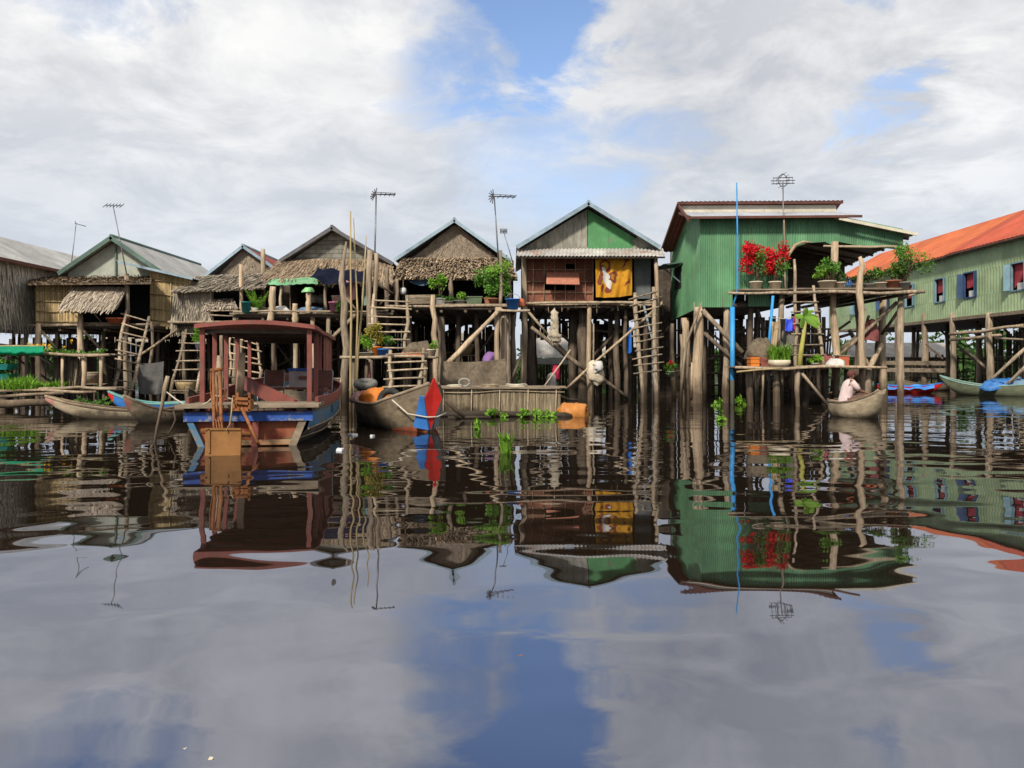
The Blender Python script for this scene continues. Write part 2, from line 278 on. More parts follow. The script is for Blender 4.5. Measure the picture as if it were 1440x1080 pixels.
    def thatch(s, a, b, c, d, rows=9, per=70, ln=0.5, lift=0.05, w=0.07, sag=0.02):
        """leaf thatch over a slope: a b lower edge, d c upper edge; overlapping ragged blades in rows"""
        a, b, c, d = map(Vector, (a, b, c, d)); nn = (b - a).cross(d - a).normalized()
        if nn.z < 0 and abs(nn.z) > 0.2: nn = -nn
        s.panel(a + nn * -0.02, b + nn * -0.02, c + nn * -0.02, d + nn * -0.02, 0.06, 0.25)
        per = int(per * 1.7)
        for j in range(rows):
            v = (j + 0.0) / rows
            for i in range(per):
                u = (i + R.uniform(-0.3, 1.3)) / per; u = min(max(u, 0), 1)
                lo = a.lerp(b, u); hi = d.lerp(c, u); dn = (lo - hi).normalized(); ac = (b - a).normalized()
                base = lo.lerp(hi, min(1, v + 1.0 / rows + R.uniform(-0.02, 0.02))) + nn * (R.uniform(0, sag))
                l2 = ln * R.uniform(0.7, 1.35); k = ac * R.uniform(-0.12, 0.12) * l2; ww = ac * w * .62 * R.uniform(0.5, 1.3) / 2
                tip = base + dn * l2 + k + nn * lift * R.uniform(0.2, 1.6) - Vector((0, 0, 0.03 * R.random()))
                s.poly([base - ww, tip - ww * 0.6, tip + ww * 0.6 + dn * R.uniform(-0.05, 0.05), base + ww])
        return s
    def leaves(s, c, rad_, n, size, mode='ball', up=0.3, asp=0.55, blobs=6):
        """many small leaf faces gathered in uneven clumps through an ellipsoid"""
        c = Vector(c); cl = []
        for _ in range(blobs):
            q = Vector((R.gauss(0, 1), R.gauss(0, 1), R.gauss(0, 1))).normalized() * R.uniform(0.25, 0.78)
            cl.append((Vector((q.x * rad_[0], q.y * rad_[1], q.z * rad_[2])), R.uniform(0.25, 0.5), R.uniform(-0.25, 0.25)))
        for _ in range(n):
            o, cr, dr = R.choice(cl)
            q = Vector((R.gauss(0, 1), R.gauss(0, 1), R.gauss(0, 1))).normalized() * (R.random() ** 0.4) * cr
            p = c + o + Vector((q.x * rad_[0], q.y * rad_[1], q.z * rad_[2]))
            s.leaf(p, size * R.uniform(0.6, 1.4), asp, up, min(1, max(0, R.random() * 0.6 + 0.2 + dr)))
        return s
    def leaf(s, p, l, asp=0.55, up=0.3, r=None, dirv=None):
        d = Vector((R.gauss(0, 1), R.gauss(0, 1), R.gauss(0, 1) + up)).normalized() if dirv is None else Vector(dirv).normalized()
        a = d.cross(Vector((R.gauss(0, 1), R.gauss(0, 1), R.gauss(0, 1)))).normalized() * l * asp / 2
        m = p + d * l * 0.45; e = p + d * l + Vector((0, 0, -0.15 * l))
        s.poly([p, m - a, e, m + a], r)
    def blades(s, c, n, h, spread, w=0.02, droop=0.3, rx=0.1, ry=0.1):
        c = Vector(c)
        for _ in range(n):
            th = R.uniform(0, 6.28); b = c + Vector((R.uniform(-rx, rx), R.uniform(-ry, ry), 0)); o = Vector((math.cos(th), math.sin(th), 0)); sp = spread * R.uniform(0.2, 1); hh = h * R.uniform(0.6, 1.1)
            pe = Vector((-o.y, o.x, 0)) * w / 2; r = R.random()
            p1 = b + o * sp * 0.35 + Vector((0, 0, hh * 0.6)); p2 = b + o * sp + Vector((0, 0, hh * (1 - droop * R.random())))
            s.poly([b - pe, b + pe, p1 + pe, p1 - pe], r); s.poly([p1 - pe, p1 + pe, p2], r)
        return s
    def build(s, name, material, parent=None, local=False, loc=None, smooth=None):
        me = bpy.data.meshes.new(name); off = Vector((0, 0, 0))
        if loc is not None: off = Vector(loc)
        if parent is not None and not local: off = root_loc(parent)
        me.from_pydata([tuple(v - off) for v in s.v], [], s.f)
        ms = material if isinstance(material, (list, tuple)) else [material]
        for m in ms: me.materials.append(m)
        at = me.attributes.new('rnd', 'FLOAT', 'FACE'); at.data.foreach_set('value', s.r)
        me.polygons.foreach_set('material_index', s.mi)
        me.polygons.foreach_set('use_smooth', s.sm if smooth is None else [smooth] * len(s.f))
        me.update()
        o = bpy.data.objects.new(name, me); COL.objects.link(o)
        if parent is not None: o.parent = parent
        elif loc is not None: o.location = off
        return o

def root_loc(o):
    l = Vector(o.location)
    while o.parent: o = o.parent; l += Vector(o.location)
    return l

def thing(name, label, cat, loc=(0, 0, 0), rotz=0.0, group=None):
    o = bpy.data.objects.new(name, None); COL.objects.link(o); o.empty_display_size = 0.2
    o.location = loc; o.rotation_euler = (0, 0, rotz); o['label'] = label; o['category'] = cat
    if group: o['group'] = group
    return o
def tag(o, label, cat, group=None, kind=None):
    o['label'] = label; o['category'] = cat
    if group: o['group'] = group
    if kind: o['kind'] = kind
    return o
def structure(o): o['kind'] = 'structure'; return o
def dup(o, parent=None):
    c = o.copy(); COL.objects.link(c)
    if parent is not None: c.parent = parent
    for ch in list(o.children): dup(ch, c)
    return c

def one(name, fn, material, label=None, cat=None, group=None, parent=None, loc=None):
    """one mesh: fn fills the builder"""
    m = MB(); fn(m); o = m.build(name, material, parent, loc=loc)
    if label: tag(o, label, cat, group)
    return o
def post(parent, px, y0, y1, Y, r, m='post', r1=None, px1=None, name='post', Yt=None, wob=0):
    """upright post of a house from picture row y0 (top) to y1 (foot; None = below the water)"""
    Yt = Y if Yt is None else Yt
    top = W(px, y0, Yt); foot = W(px if px1 is None else px1, y1, Y) if y1 is not None else V(X(px if px1 is None else px1, Y), Y, -0.6)
    mb = MB(); mb.pole(foot, top, r, r * 0.85 if r1 is None else r1, wob=wob, segs=8, n=8)
    return mb.build(name, M[m], parent)
def pole3(parent, p, q, r, m='pole', name='brace', r1=None, wob=0):
    mb = MB(); mb.pole(p, q, r, r1, wob=wob); return mb.build(name, M[m], parent)
# ------------------------------------------------------------------ camera, sun, sky, water
cam = bpy.data.cameras.new('camera'); cam.sensor_width = 36.0; cam.lens = F / 1440.0 * 36.0
cam.shift_y = -(540.0 - HZ) / 1440.0; cam.clip_end = 3000; cam.clip_start = 0.05
co = bpy.data.objects.new('camera', cam); COL.objects.link(co); co.location = (0, 0, CH); co.rotation_euler = (rad(90), 0, 0)
sc.camera = co
sc.view_settings.view_transform = 'Standard'; sc.view_settings.look = 'None'; sc.view_settings.gamma = 1.0; sc.view_settings.exposure = 0.2
sc.view_settings.use_curve_mapping = False
sc.cycles.max_bounces = 6; sc.cycles.diffuse_bounces = 3; sc.cycles.glossy_bounces = 3; sc.cycles.transmission_bounces = 3
sc.cycles.caustics_reflective = False; sc.cycles.caustics_refractive = False

SUN_TO = Vector((-0.36, -0.78, 0.72)).normalized()      # towards the sun: behind the viewer's left shoulder
sl = bpy.data.lights.new('sun', 'SUN'); sl.energy = 3.8; sl.angle = rad(6); sl.color = (1.0, 0.94, 0.84)
so = bpy.data.objects.new('sun', sl); COL.objects.link(so); so.rotation_euler = SUN_TO.to_track_quat('Z', 'Y').to_euler()
so.location = (-30, -50, 60)

w = bpy.data.worlds.new('World'); sc.world = w; w.use_nodes = True
nt = w.node_tree; nt.nodes.clear(); L = nt.links.new
wo = N(nt, 'ShaderNodeOutputWorld'); bg = N(nt, 'ShaderNodeBackground', Strength=0.105)
sky = N(nt, 'ShaderNodeTexSky'); sky.sky_type = 'NISHITA'; sky.sun_disc = False
sky.sun_elevation = math.asin(SUN_TO.z); sky.sun_rotation = math.atan2(SUN_TO.x, SUN_TO.y); sky.air_density = 1.0; sky.dust_density = 0.6; sky.ozone_density = 1.5
tc = N(nt, 'ShaderNodeTexCoord'); dirv = tc.outputs['Generated']
sx = N(nt, 'ShaderNodeSeparateXYZ'); L(dirv, sx.inputs[0])
dz = mathn(nt, 'ADD', mathn(nt, 'ABSOLUTE', sx.outputs[2]), 0.22)
cb = N(nt, 'ShaderNodeCombineXYZ'); L(mathn(nt, 'DIVIDE', sx.outputs[0], dz), cb.inputs[0]); L(mathn(nt, 'DIVIDE', sx.outputs[1], dz), cb.inputs[1])
def wnoise(scale, detail, rough, off=(0, 0, 0), dist=0.0):
    mp = N(nt, 'ShaderNodeMapping'); mp.inputs['Location'].default_value = off; L(cb.outputs[0], mp.inputs[0])
    n = N(nt, 'ShaderNodeTexNoise', Scale=scale, Detail=detail, Roughness=rough, Distortion=dist); L(mp.outputs[0], n.inputs['Vector']); return n
nA = wnoise(1.3, 9, 0.6, (3.1, 1.7, 0), 0.25)      # big cloud masses
nB = wnoise(3.4, 9, 0.62, (7.3, 2.2, 0), 0.35)     # billows inside them
nC = wnoise(1.0, 5, 0.55, (1.3, 5.2, 0))
# ragged lookup direction for the holes in the cloud
va = N(nt, 'ShaderNodeVectorMath'); va.operation = 'SUBTRACT'; L(nB.outputs['Color'], va.inputs[0]); va.inputs[1].default_value = (0.5, 0.5, 0.5)
vs = N(nt, 'ShaderNodeVectorMath'); vs.operation = 'SCALE'; L(va.outputs[0], vs.inputs[0]); vs.inputs['Scale'].default_value = 0.28
vd = N(nt, 'ShaderNodeVectorMath'); vd.operation = 'ADD'; L(dirv, vd.inputs[0]); L(vs.outputs[0], vd.inputs[1])
def blob(px, py, rpx, soft=0.5):
    d = Vector((px - 720, F, HZ - py)); dist = d.length; d.normalize(); a = rpx / dist
    vm = N(nt, 'ShaderNodeVectorMath'); vm.operation = 'DISTANCE'; L(vd.outputs[0], vm.inputs[0]); vm.inputs[1].default_value = d
    return maprange(nt, vm.outputs['Value'], a * (1 - soft), a * (1 + soft), 1.0, 0.0)
def addup(lst):
    o = lst[0]
    for b in lst[1:]: o = mathn(nt, 'MAXIMUM', o, b)
    return o
hole = addup([mathn(nt, 'MULTIPLY', blob(752, 0, 128, 0.4), 1.0), mathn(nt, 'MULTIPLY', blob(645, 90, 100, 0.6), 0.8), mathn(nt, 'MULTIPLY', blob(1232, 158, 62, 0.5), 0.66), mathn(nt, 'MULTIPLY', blob(560, 175, 110, 0.7), 0.3),
              mathn(nt, 'MULTIPLY', blob(770, 235, 190, 0.8), 0.7), mathn(nt, 'MULTIPLY', blob(690, 165, 90, 0.7), 0.5), blob(700, -170, 190, 0.5), mathn(nt, 'MULTIPLY', blob(150, -120, 170, 0.6), 0.8), mathn(nt, 'MULTIPLY', blob(820, 90, 60, 0.6), 0.6),
              mathn(nt, 'MULTIPLY', blob(95, 75, 90, 0.7), 0.22), mathn(nt, 'MULTIPLY', blob(1225, -60, 90, 0.6), 0.6)])
bright = addup([blob(1395, 195, 80, 0.7), mathn(nt, 'MULTIPLY', blob(330, 90, 170, 0.9), 0.6), mathn(nt, 'MULTIPLY', blob(40, 40, 120, 0.8), 0.5), mathn(nt, 'MULTIPLY', blob(560, 20, 80, 0.8), 0.5), mathn(nt, 'MULTIPLY', blob(760, 130, 60, 0.8), 0.35)])
dens = mathn(nt, 'SUBTRACT', mathn(nt, 'MULTIPLY_ADD', nA.outputs['Fac'], 0.7, 0.86), mathn(nt, 'MULTIPLY', hole, 1.0))
dens = mathn(nt, 'ADD', dens, mathn(nt, 'MULTIPLY', mathn(nt, 'SUBTRACT', nB.outputs['Fac'], 0.5), 0.7))
# low sky thins into a pale even haze
low = maprange(nt, sx.outputs[2], 0.08, 0.33, 1.0, 0.0)
cov = maprange(nt, dens, 0.3, 0.82)
lit = mathn(nt, 'ADD', mathn(nt, 'MULTIPLY', maprange(nt, nC.outputs['Fac'], 0.35, 0.65), 0.45), mathn(nt, 'MULTIPLY', maprange(nt, nB.outputs['Fac'], 0.4, 0.62), 0.6))
lit = mathn(nt, 'ADD', lit, mathn(nt, 'MULTIPLY', bright, 0.65), clamp=False)
ccol = mixc(nt, mathn(nt, 'MULTIPLY', lit, 0.8, clamp=True), (4.2, 4.45, 4.95), (8.5, 8.45, 8.35))
ccol = mixc(nt, mathn(nt, 'MULTIPLY', low, 0.7), ccol, (5.3, 5.9, 6.8))
skyc = mixc(nt, 1.0, sky.outputs[0], (1.5, 1.5, 1.6), 'MULTIPLY')
skyc = mixc(nt, mathn(nt, 'MULTIPLY', low, 0.85), skyc, (5.2, 5.95, 6.9))
L(mixc(nt, cov, skyc, ccol), bg.inputs['Color']); L(bg.outputs[0], wo.inputs[0])

def water_material():
    m = bpy.data.materials.new('dark river water'); m.use_nodes = True
    nt = m.node_tree; nt.nodes.clear(); L = nt.links.new
    out = N(nt, 'ShaderNodeOutputMaterial'); geo = N(nt, 'ShaderNodeNewGeometry')
    sx = N(nt, 'ShaderNodeSeparateXYZ'); L(geo.outputs['Position'], sx.inputs[0])
    def nz(scale, detail, rough, stretch=(1, 1, 1), off=(0, 0, 0), dist=0.0):
        mp = N(nt, 'ShaderNodeMapping'); mp.inputs['Scale'].default_value = stretch; mp.inputs['Location'].default_value = off
        L(geo.outputs['Position'], mp.inputs[0])
        n = N(nt, 'ShaderNodeTexNoise', Scale=scale, Detail=detail, Roughness=rough, Distortion=dist); L(mp.outputs[0], n.inputs['Vector']); return n.outputs['Fac']
    swell = nz(0.62, 1.0, 0.4, (0.8, 1.15, 1), (4, 2, 0))
    mid = nz(1.15, 1.0, 0.4, (0.8, 1.2, 1), (1, 7, 0))
    fine = nz(6.5, 2.0, 0.5, (0.8, 1.2, 1), (9, 3, 0))
    patch = maprange(nt, nz(0.16, 2.0, 0.5, (0.6, 1.3, 1), (2, 2, 0)), 0.4, 0.62)
    far = maprange(nt, sx.outputs[1], 8.5, 17.0)
    near = maprange(nt, sx.outputs[1], 2.6, 5.5, 0.5, 1.15)
    h = mathn(nt, 'MULTIPLY', swell, mathn(nt, 'MULTIPLY', near, 0.014))
    h = mathn(nt, 'ADD', h, mathn(nt, 'MULTIPLY', mid, mathn(nt, 'MULTIPLY_ADD', far, -0.004, 0.0115)))
    h = mathn(nt, 'ADD', h, mathn(nt, 'MULTIPLY', fine, mathn(nt, 'MULTIPLY', far, mathn(nt, 'MULTIPLY_ADD', patch, 0.0008, 0.0002))))
    b = N(nt, 'ShaderNodeBump', Strength=1.0, Distance=1.0); L(h, b.inputs['Height'])
    bs = N(nt, 'ShaderNodeBsdfPrincipled', Roughness=0.015); bs.inputs['IOR'].default_value = 3.9; bs.inputs['Specular Tint'].default_value = (0.86, 0.89, 1.0, 1)
    bs.inputs['Base Color'].default_value = (0.014, 0.0095, 0.006, 1)
    L(b.outputs[0], bs.inputs['Normal']); L(bs.outputs[0], out.inputs[0])
    return m
wm = MB(); wm.poly([(-900, -60, 0), (900, -60, 0), (900, 1600, 0), (-900, 1600, 0)])
structure(wm.build('river', water_material()))

bk = MB(); rows = []  # bank added to keep the horizon dark behind the stilts
for j in range(7):
    v = j / 6; rows.append([V(-220 + 440 * i / 120, 86 + 30 * v + 2 * mnoise.noise(Vector((i * .3, j, 0))), -0.6 + 2.5 * math.sin(math.pi * min(1, v * 1.3) * .5) + .5 * mnoise.noise(Vector((i * .45, j * .7, 5)))) for i in range(121)])
bk.grid(rows, smooth=True); structure(bk.build('added_dark_bank', mat('dark backing bank', (0.02, 0.035, 0.012), (0.06, 0.075, 0.03), (0.8, 0.8, 0.8), rough=0.95, bump=0.6, bdist=0.3)))
# ------------------------------------------------------------------ house helpers
def gable_roof(root, xl, xr, xp, zl, zr, zp, yf, yb, ml, mr, mtrim, trim=0.16, corr=True):
    for side, (xe, ze, mm) in (('l', (xl, zl, ml)), ('r', (xr, zr, mr))):
        mb = MB(); a, b, c, d = V(xe, yf, ze), V(xe, yb, ze), V(xp, yb, zp), V(xp, yf, zp)
        if corr: mb.corr(a, b, c, d, int((yb - yf) / 0.16), 0.018, per=4, rows=4)
        else: mb.panel(a, b, c, d, 0.05)
        o = mb.build('roof', mm, root)
        tb = MB(); e = (V(xp, 0, zp) - V(xe, 0, ze)); n = V(-e.z, 0, e.x).normalized(); n = n if n.z > 0 else -n
        p0 = V(xe, yf - 0.03, ze) - n * (trim / 2 - 0.03); p1 = V(xp, yf - 0.03, zp) - n * (trim / 2 - 0.03)
        tb.beam(p0, p1, 0.05, trim, up=n); tb.build('barge_board', mtrim, o)
    rb = MB(); rb.tube([(xp, yf - 0.04, zp + 0.02), (xp, yb, zp + 0.02)], 0.07, 6); rb.build('ridge_cap', mtrim, root)

def understory(root, xs, ys, ztop, r=(0.07, 0.12), mats=('post_dark', 'post_dark'), jx=0.25):
    for y in ys:
        for x in xs:
            xx = x + R.uniform(-jx, jx); yy = y + R.uniform(-0.3, 0.3); rr = R.uniform(*r) * .85
            mb = MB(); mb.pole((xx + R.uniform(-0.15, 0.15), yy, -0.6), (xx, yy, ztop), rr, rr * 0.8, n=7); mb.build('post', M[R.choice(mats)], root)

def added_stick_screen(root, x0, x1, y, z0, z1, n, mt='post_dark', name='added_stick_screen'):  # sticks added so only specks of light show under the houses
    mb = MB()
    for i in range(n):
        x = x0 + (x1 - x0) * (i + R.uniform(0, 1)) / n; t = R.uniform(-0.25, 0.25)
        mb.pole((x, y + R.uniform(-.3, .3), z0), (x + t, y, z1 * R.uniform(0.75, 1.0)), R.uniform(0.02, 0.06), n=5, segs=2)
    for k in range(5):
        z = z0 + (z1 - z0) * (k + R.random()) / 5
        mb.pole((x0, y, z), (x1, y, z + R.uniform(-.3, .3)), R.uniform(0.03, 0.05), n=5, segs=4)
    return mb.build(name, M[mt], root)

def dark_backing(root, p, q, z0, z1, miss=0.12, mt='plank_dark'):  # boards added as backing so the space under the floor reads dark
    """dark ragged boards and sticks added at the back to keep the space under a house dark"""
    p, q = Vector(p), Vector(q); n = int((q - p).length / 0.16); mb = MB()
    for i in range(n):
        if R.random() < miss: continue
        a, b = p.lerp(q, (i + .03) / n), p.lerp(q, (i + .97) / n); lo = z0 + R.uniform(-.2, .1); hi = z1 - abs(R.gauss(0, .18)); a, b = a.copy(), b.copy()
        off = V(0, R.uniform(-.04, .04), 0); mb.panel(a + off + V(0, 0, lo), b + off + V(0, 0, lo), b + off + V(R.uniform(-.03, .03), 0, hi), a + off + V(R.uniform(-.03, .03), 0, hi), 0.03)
    mb.build('added_dark_boards', M[mt], root)
    for k in range(6):
        u = R.uniform(0, .7); a = p.lerp(q, u); b = p.lerp(q, min(1, u + R.uniform(.2, .5))); m2 = MB(); m2.pole(a + V(0, -R.uniform(1, 5), R.uniform(.6, z1)), b + V(0, -R.uniform(1, 5), R.uniform(.6, z1)), R.uniform(.035, .06)); m2.build('brace', M[R.choice(['post_dark', 'post', 'plank'])], root)

def floor_part(root, x0, x1, y0, y1, z, mt='plank_dark', edge='post', t=0.12, boards=0):
    mb = MB(); mb.box(x0, x1, y0, y1, z - t, z); o = mb.build('floor', M[mt], root)
    eb = MB(); eb.pole((x0 - 0.15, y0 - 0.05, z - 0.02), (x1 + 0.15, y0 - 0.05, z - 0.02), 0.05, wob=0.03); eb.build('floor_beam', M[edge], root)
    jb = MB()
    k = int((x1 - x0) / 0.8)
    for i in range(k + 1):
        x = x0 + 0.1 + (x1 - x0 - 0.2) * i / max(1, k); jb.pole((x, y0 + 0.02, z - t - 0.06), (x + R.uniform(-.1, .1), y1, z - t - 0.06), 0.055, n=5, segs=2)
    jb.build('joist', M['post_dark'], root)
    return o

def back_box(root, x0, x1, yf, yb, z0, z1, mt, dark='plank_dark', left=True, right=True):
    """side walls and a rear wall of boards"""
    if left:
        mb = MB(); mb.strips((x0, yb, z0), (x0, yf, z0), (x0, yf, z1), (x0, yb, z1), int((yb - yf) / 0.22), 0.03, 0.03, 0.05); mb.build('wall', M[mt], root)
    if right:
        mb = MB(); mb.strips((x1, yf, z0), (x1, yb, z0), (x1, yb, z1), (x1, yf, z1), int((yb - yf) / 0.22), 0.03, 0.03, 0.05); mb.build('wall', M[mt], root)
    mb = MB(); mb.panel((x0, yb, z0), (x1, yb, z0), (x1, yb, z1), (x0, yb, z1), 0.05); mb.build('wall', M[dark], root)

# ------------------------------------------------------------------ far left: house with a grass wall
h1 = thing('stilt_house', 'house at the far left edge with grey grass side wall under a zinc roof', 'house', (-20.5, 30, 0))
mb = MB(); mb.corr((-18.0, 26, 5.12), (-18.0, 38, 5.12), (-20.5, 38, 6.46), (-20.5, 26, 6.46), 70, 0.018, per=4, rows=4); r1 = mb.build('roof', M['roof_zinc'], h1)
mb = MB(); mb.panel((-20.5, 26, 6.46), (-20.5, 38, 6.46), (-23, 38, 5.12), (-23, 26, 5.12), 0.04); mb.build('roof', M['roof_zinc'], h1)
mb = MB(); mb.beam((-17.98, 26, 5.06), (-17.98, 38, 5.06), 0.05, 0.12); mb.build('fascia', M['trim_brown'], r1)
mb = MB(); mb.thatch((-18.25, 26.2, 2.75), (-18.25, 35, 2.75), (-18.25, 35, 5.1), (-18.25, 26.2, 5.1), 9, 110, 0.5, 0.05, 0.07); mb.build('wall', M['thatch_wall'], h1)
mb = MB(); mb.strips((-23, 26.2, 2.75), (-18.3, 26.2, 2.75), (-18.3, 26.2, 5.1), (-23, 26.2, 5.1), 22, 0.03); mb.build('wall', M['plank'], h1)
mb = MB(); mb.box(-23, -18.3, 26.2, 37, 2.78, 2.9); mb.build('floor', M['plank_dark'], h1)
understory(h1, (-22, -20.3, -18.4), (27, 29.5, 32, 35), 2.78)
dark_backing(h1, (-24, 37, 0), (-18.2, 37, 0), -.1, 2.7)
pole3(h1, V(-19.6, 27.2, 2.2), V(-17.2, 28.4, 1.9), 0.05, 'post_dark')

# ------------------------------------------------------------------ house with sage gable and matting
h2 = thing('stilt_house', 'house with sage green gable, tan matting front and raised thatch flap', 'house', (-15.6, 30, 0))
gable_roof(h2, -17.9, -13.65, -15.78, 4.95, 4.93, 6.40, 30.8, 39.6, M['roof_zinc'], M['roof_zinc'], M['trim_green'])
mb = MB(); mb.panel((-17.7, 31.2, 4.6), (-13.85, 31.2, 4.6), (-13.85, 31.2, 4.98), (-15.78, 31.2, 6.28), 0.05); mb.poly([(-17.7, 31.19, 4.6), (-15.78, 31.19, 6.28), (-17.7, 31.19, 5.0)])
g2 = mb.build('gable', M['gable_sage'], h2)
mb = MB(); mb.beam((-15.78, 31.15, 4.7), (-15.78, 31.15, 6.2), 0.06, 0.04, up=(0, 1, 0)); mb.build('batten', M['trim_green'], g2)
# lean-to with a matting front right of the gable
xr_ = X(270, 29.8)
mb = MB(); mb.corr((xr_, 29.6, Z(391, 29.8)), (xr_, 33.4, Z(391, 29.8)), (X(166, 29.8), 33.4, Z(367, 29.8)), (X(166, 29.8), 29.6, Z(367, 29.8)), 24, 0.018, per=4); rl = mb.build('roof', M['roof_zinc'], h2)
mb = MB(); mb.beam(W(166, 368, 29.57), W(271, 392, 29.57), 0.05, 0.09); mb.build('fascia', M['trim_blue'], rl)
mb = MB(); mb.strips(W(212, 458, 30), W(266, 461, 30), W(266, 392, 30), W(212, 380, 30), 36, 0.02, 0.1, 0.14, 0.0, 0.012); ws = mb.build('front_wall', M['mat_tan'], h2)
mb = MB()
for y in (396, 416, 436, 452): mb.pole(W(212, y - 2, 29.95), W(266, y + 1, 29.95), 0.022, n=5, segs=3)
for x in (212, 240, 266): mb.pole(W(x, 461, 29.95), W(x, 392 if x > 230 else 383, 29.95), 0.025, n=5, segs=3)
mb.build('batten', M['bamboo'], ws)
mb = MB(); mb.strips((X(266, 30), 30, 2.9), (X(266, 30), 33, 2.9), (X(266, 30), 33, 4.6), (X(266, 30), 30, 4.6), 20, 0.02, 0.1, 0.1); mb.build('side_wall', M['mat_tan'], h2)
mb = MB(); mb.box(X(214, 30), X(266, 30), 30.05, 36, 2.76, 2.88); mb.build('floor', M['plank_dark'], h2)
# thatched front room
mb = MB(); mb.thatch((X(38, 28.4), 28.4, 4.30), (X(212, 28.4), 28.4, 4.34), (X(214, 31), 31, 4.86), (X(46, 31), 31, 4.8), 7, 90, 0.5, 0.06, 0.08); mb.build('thatch_roof', M['thatch_brown'], h2)
mb = MB(); mb.strips(W(50, 457, 29), W(114, 457, 29), W(114, 399, 29), W(50, 399, 29), 44, 0.02, 0.1, 0.12, 0.0, 0.012); wf = mb.build('front_wall', M['mat_tan'], h2)
mb = MB()
for y in (408, 424, 437, 452): mb.pole(W(49, y, 28.95), W(114, y + R.uniform(-1, 1), 28.95), 0.022, n=5, segs=3)
mb.build('batten', M['bamboo'], wf)
mb = MB(); mb.thatch(W(84, 432, 28.0), W(163, 433, 28.0), W(179, 404, 28.95), W(104, 402, 28.95), 7, 48, 0.42, 0.05, 0.08); fl = mb.build('thatch_flap', M['thatch_pale'], h2)
pole3(fl, W(126, 432, 28.05), W(144, 455, 28.9), 0.025, 'pole', 'prop')
pole3(fl, W(90, 430, 28.1), W(104, 442, 28.95), 0.02, 'pole', 'prop')
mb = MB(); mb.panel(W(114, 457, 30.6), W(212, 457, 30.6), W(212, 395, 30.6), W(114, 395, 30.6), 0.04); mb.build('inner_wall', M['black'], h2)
floor_part(h2, X(48, 28.9), X(214, 28.9), 28.9, 38, Z(457, 28.9))
pole3(h2, W(112, 455, 28.8), W(214, 456, 28.8), 0.04, 'plank', 'rail')
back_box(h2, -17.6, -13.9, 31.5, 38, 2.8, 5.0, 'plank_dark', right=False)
post(h2, 54, 455, None, 28.6, 0.11, 'post_pale'); post(h2, 113, 440, None, 28.6, 0.12, 'post_pale'); post(h2, 178, 385, None, 28.8, 0.09, 'post')
post(h2, 213, 452, None, 28.8, 0.07, 'post', px1=214, wob=0.08); post(h2, 80, 462, None, 29.4, 0.08, 'post_dark'); post(h2, 146, 460, None, 29.4, 0.1, 'post_dark'); post(h2, 223, 455, None, 30, 0.07, 'post_dark')
understory(h2, (-17, -15.5, -14.1), (31.5, 34, 37), 2.75)
pole3(h2, W(56, 463, 28.7), W(80, 490, 28.9), 0.05); pole3(h2, W(118, 465, 28.9), W(140, 490, 29.2), 0.04); pole3(h2, W(196, 500, 28.2), W(252, 462, 29.4), 0.045, 'post_pale')
dark_backing(h2, (-19.6, 37.3, 0), (-13.6, 37.3, 0), -.1, 2.75, .06)
added_stick_screen(h2, -17.6, -13.4, 36.5, -0.3, 2.6, 34)

# ------------------------------------------------------------------ house with red roof slope and hanging thatch
h3 = thing('stilt_house', 'house with dull red roof slope and a hanging thatch wall behind the maroon boat', 'house', (-11.6, 32, 0))
gable_roof(h3, -13.3, -9.6, -11.6, 5.15, 5.1, 6.48, 33.7, 40, M['roof_zinc'], M['roof_rust'], M['trim_blue'], 0.12)
mb = MB(); mb.thatch((-13.1, 34, 4.9), (-9.8, 34, 4.9), (-11.55, 34, 6.4), (-11.65, 34, 6.4), 9, 46, 0.28, 0.02, 0.09); mb.build('gable', M['gable_mat'], h3)
mb = MB(); mb.thatch((X(243, 29.3), 29.3, Z(410, 29.3)), (X(372, 29.3), 29.3, Z(404, 29.3)), (X(396, 31.6), 31.6, Z(383, 31.6)), (X(280, 31.6), 31.6, Z(388, 31.6)), 8, 80, 0.55, 0.07, 0.09); mb.build('thatch_awning', M['thatch'], h3)
mb = MB(); mb.thatch(W(241, 462, 29.6), W(299, 458, 29.6), W(299, 409, 29.6), W(243, 411, 29.6), 6, 44, 0.42, 0.05, 0.07); mb.build('thatch_wall', M['thatch'], h3)
mb = MB(); mb.thatch(W(286, 436, 28.9), W(334, 434, 28.9), W(328, 420, 29.9), W(292, 421, 29.9), 4, 30, 0.36, 0.06, 0.08); mb.build('thatch_awning', M['thatch_pale'], h3)
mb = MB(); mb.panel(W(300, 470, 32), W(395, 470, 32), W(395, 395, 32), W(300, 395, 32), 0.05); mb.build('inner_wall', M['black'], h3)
floor_part(h3, X(243, 29.2), X(345, 29.2), 29.2, 38, 2.95)
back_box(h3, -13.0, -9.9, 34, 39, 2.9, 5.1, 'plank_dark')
post(h3, 370, 350, 445, 31.5, 0.11, 'post'); post(h3, 339, 372, 450, 29.5, 0.09, 'post_pale')
for px, yy in ((258, 29.5), (284, 29.4), (312, 29.6), (340, 29.5)): post(h3, px, 462, None, yy, 0.08, 'post')
understory(h3, (-12.6, -11.2, -9.9), (32, 35, 38), 2.8)
dark_backing(h3, (-14, 37, 0), (-8.9, 37, 0), -.1, 2.9, .06)
added_stick_screen(h3, -13.2, -8.8, 36, -0.3, 2.7, 34)
mb = MB()
for y in (437, 443): mb.pole(W(296, y, 28.8), W(345, y + 1, 28.8), 0.03, n=5)
mb.build('rail', M['pole'], h3)

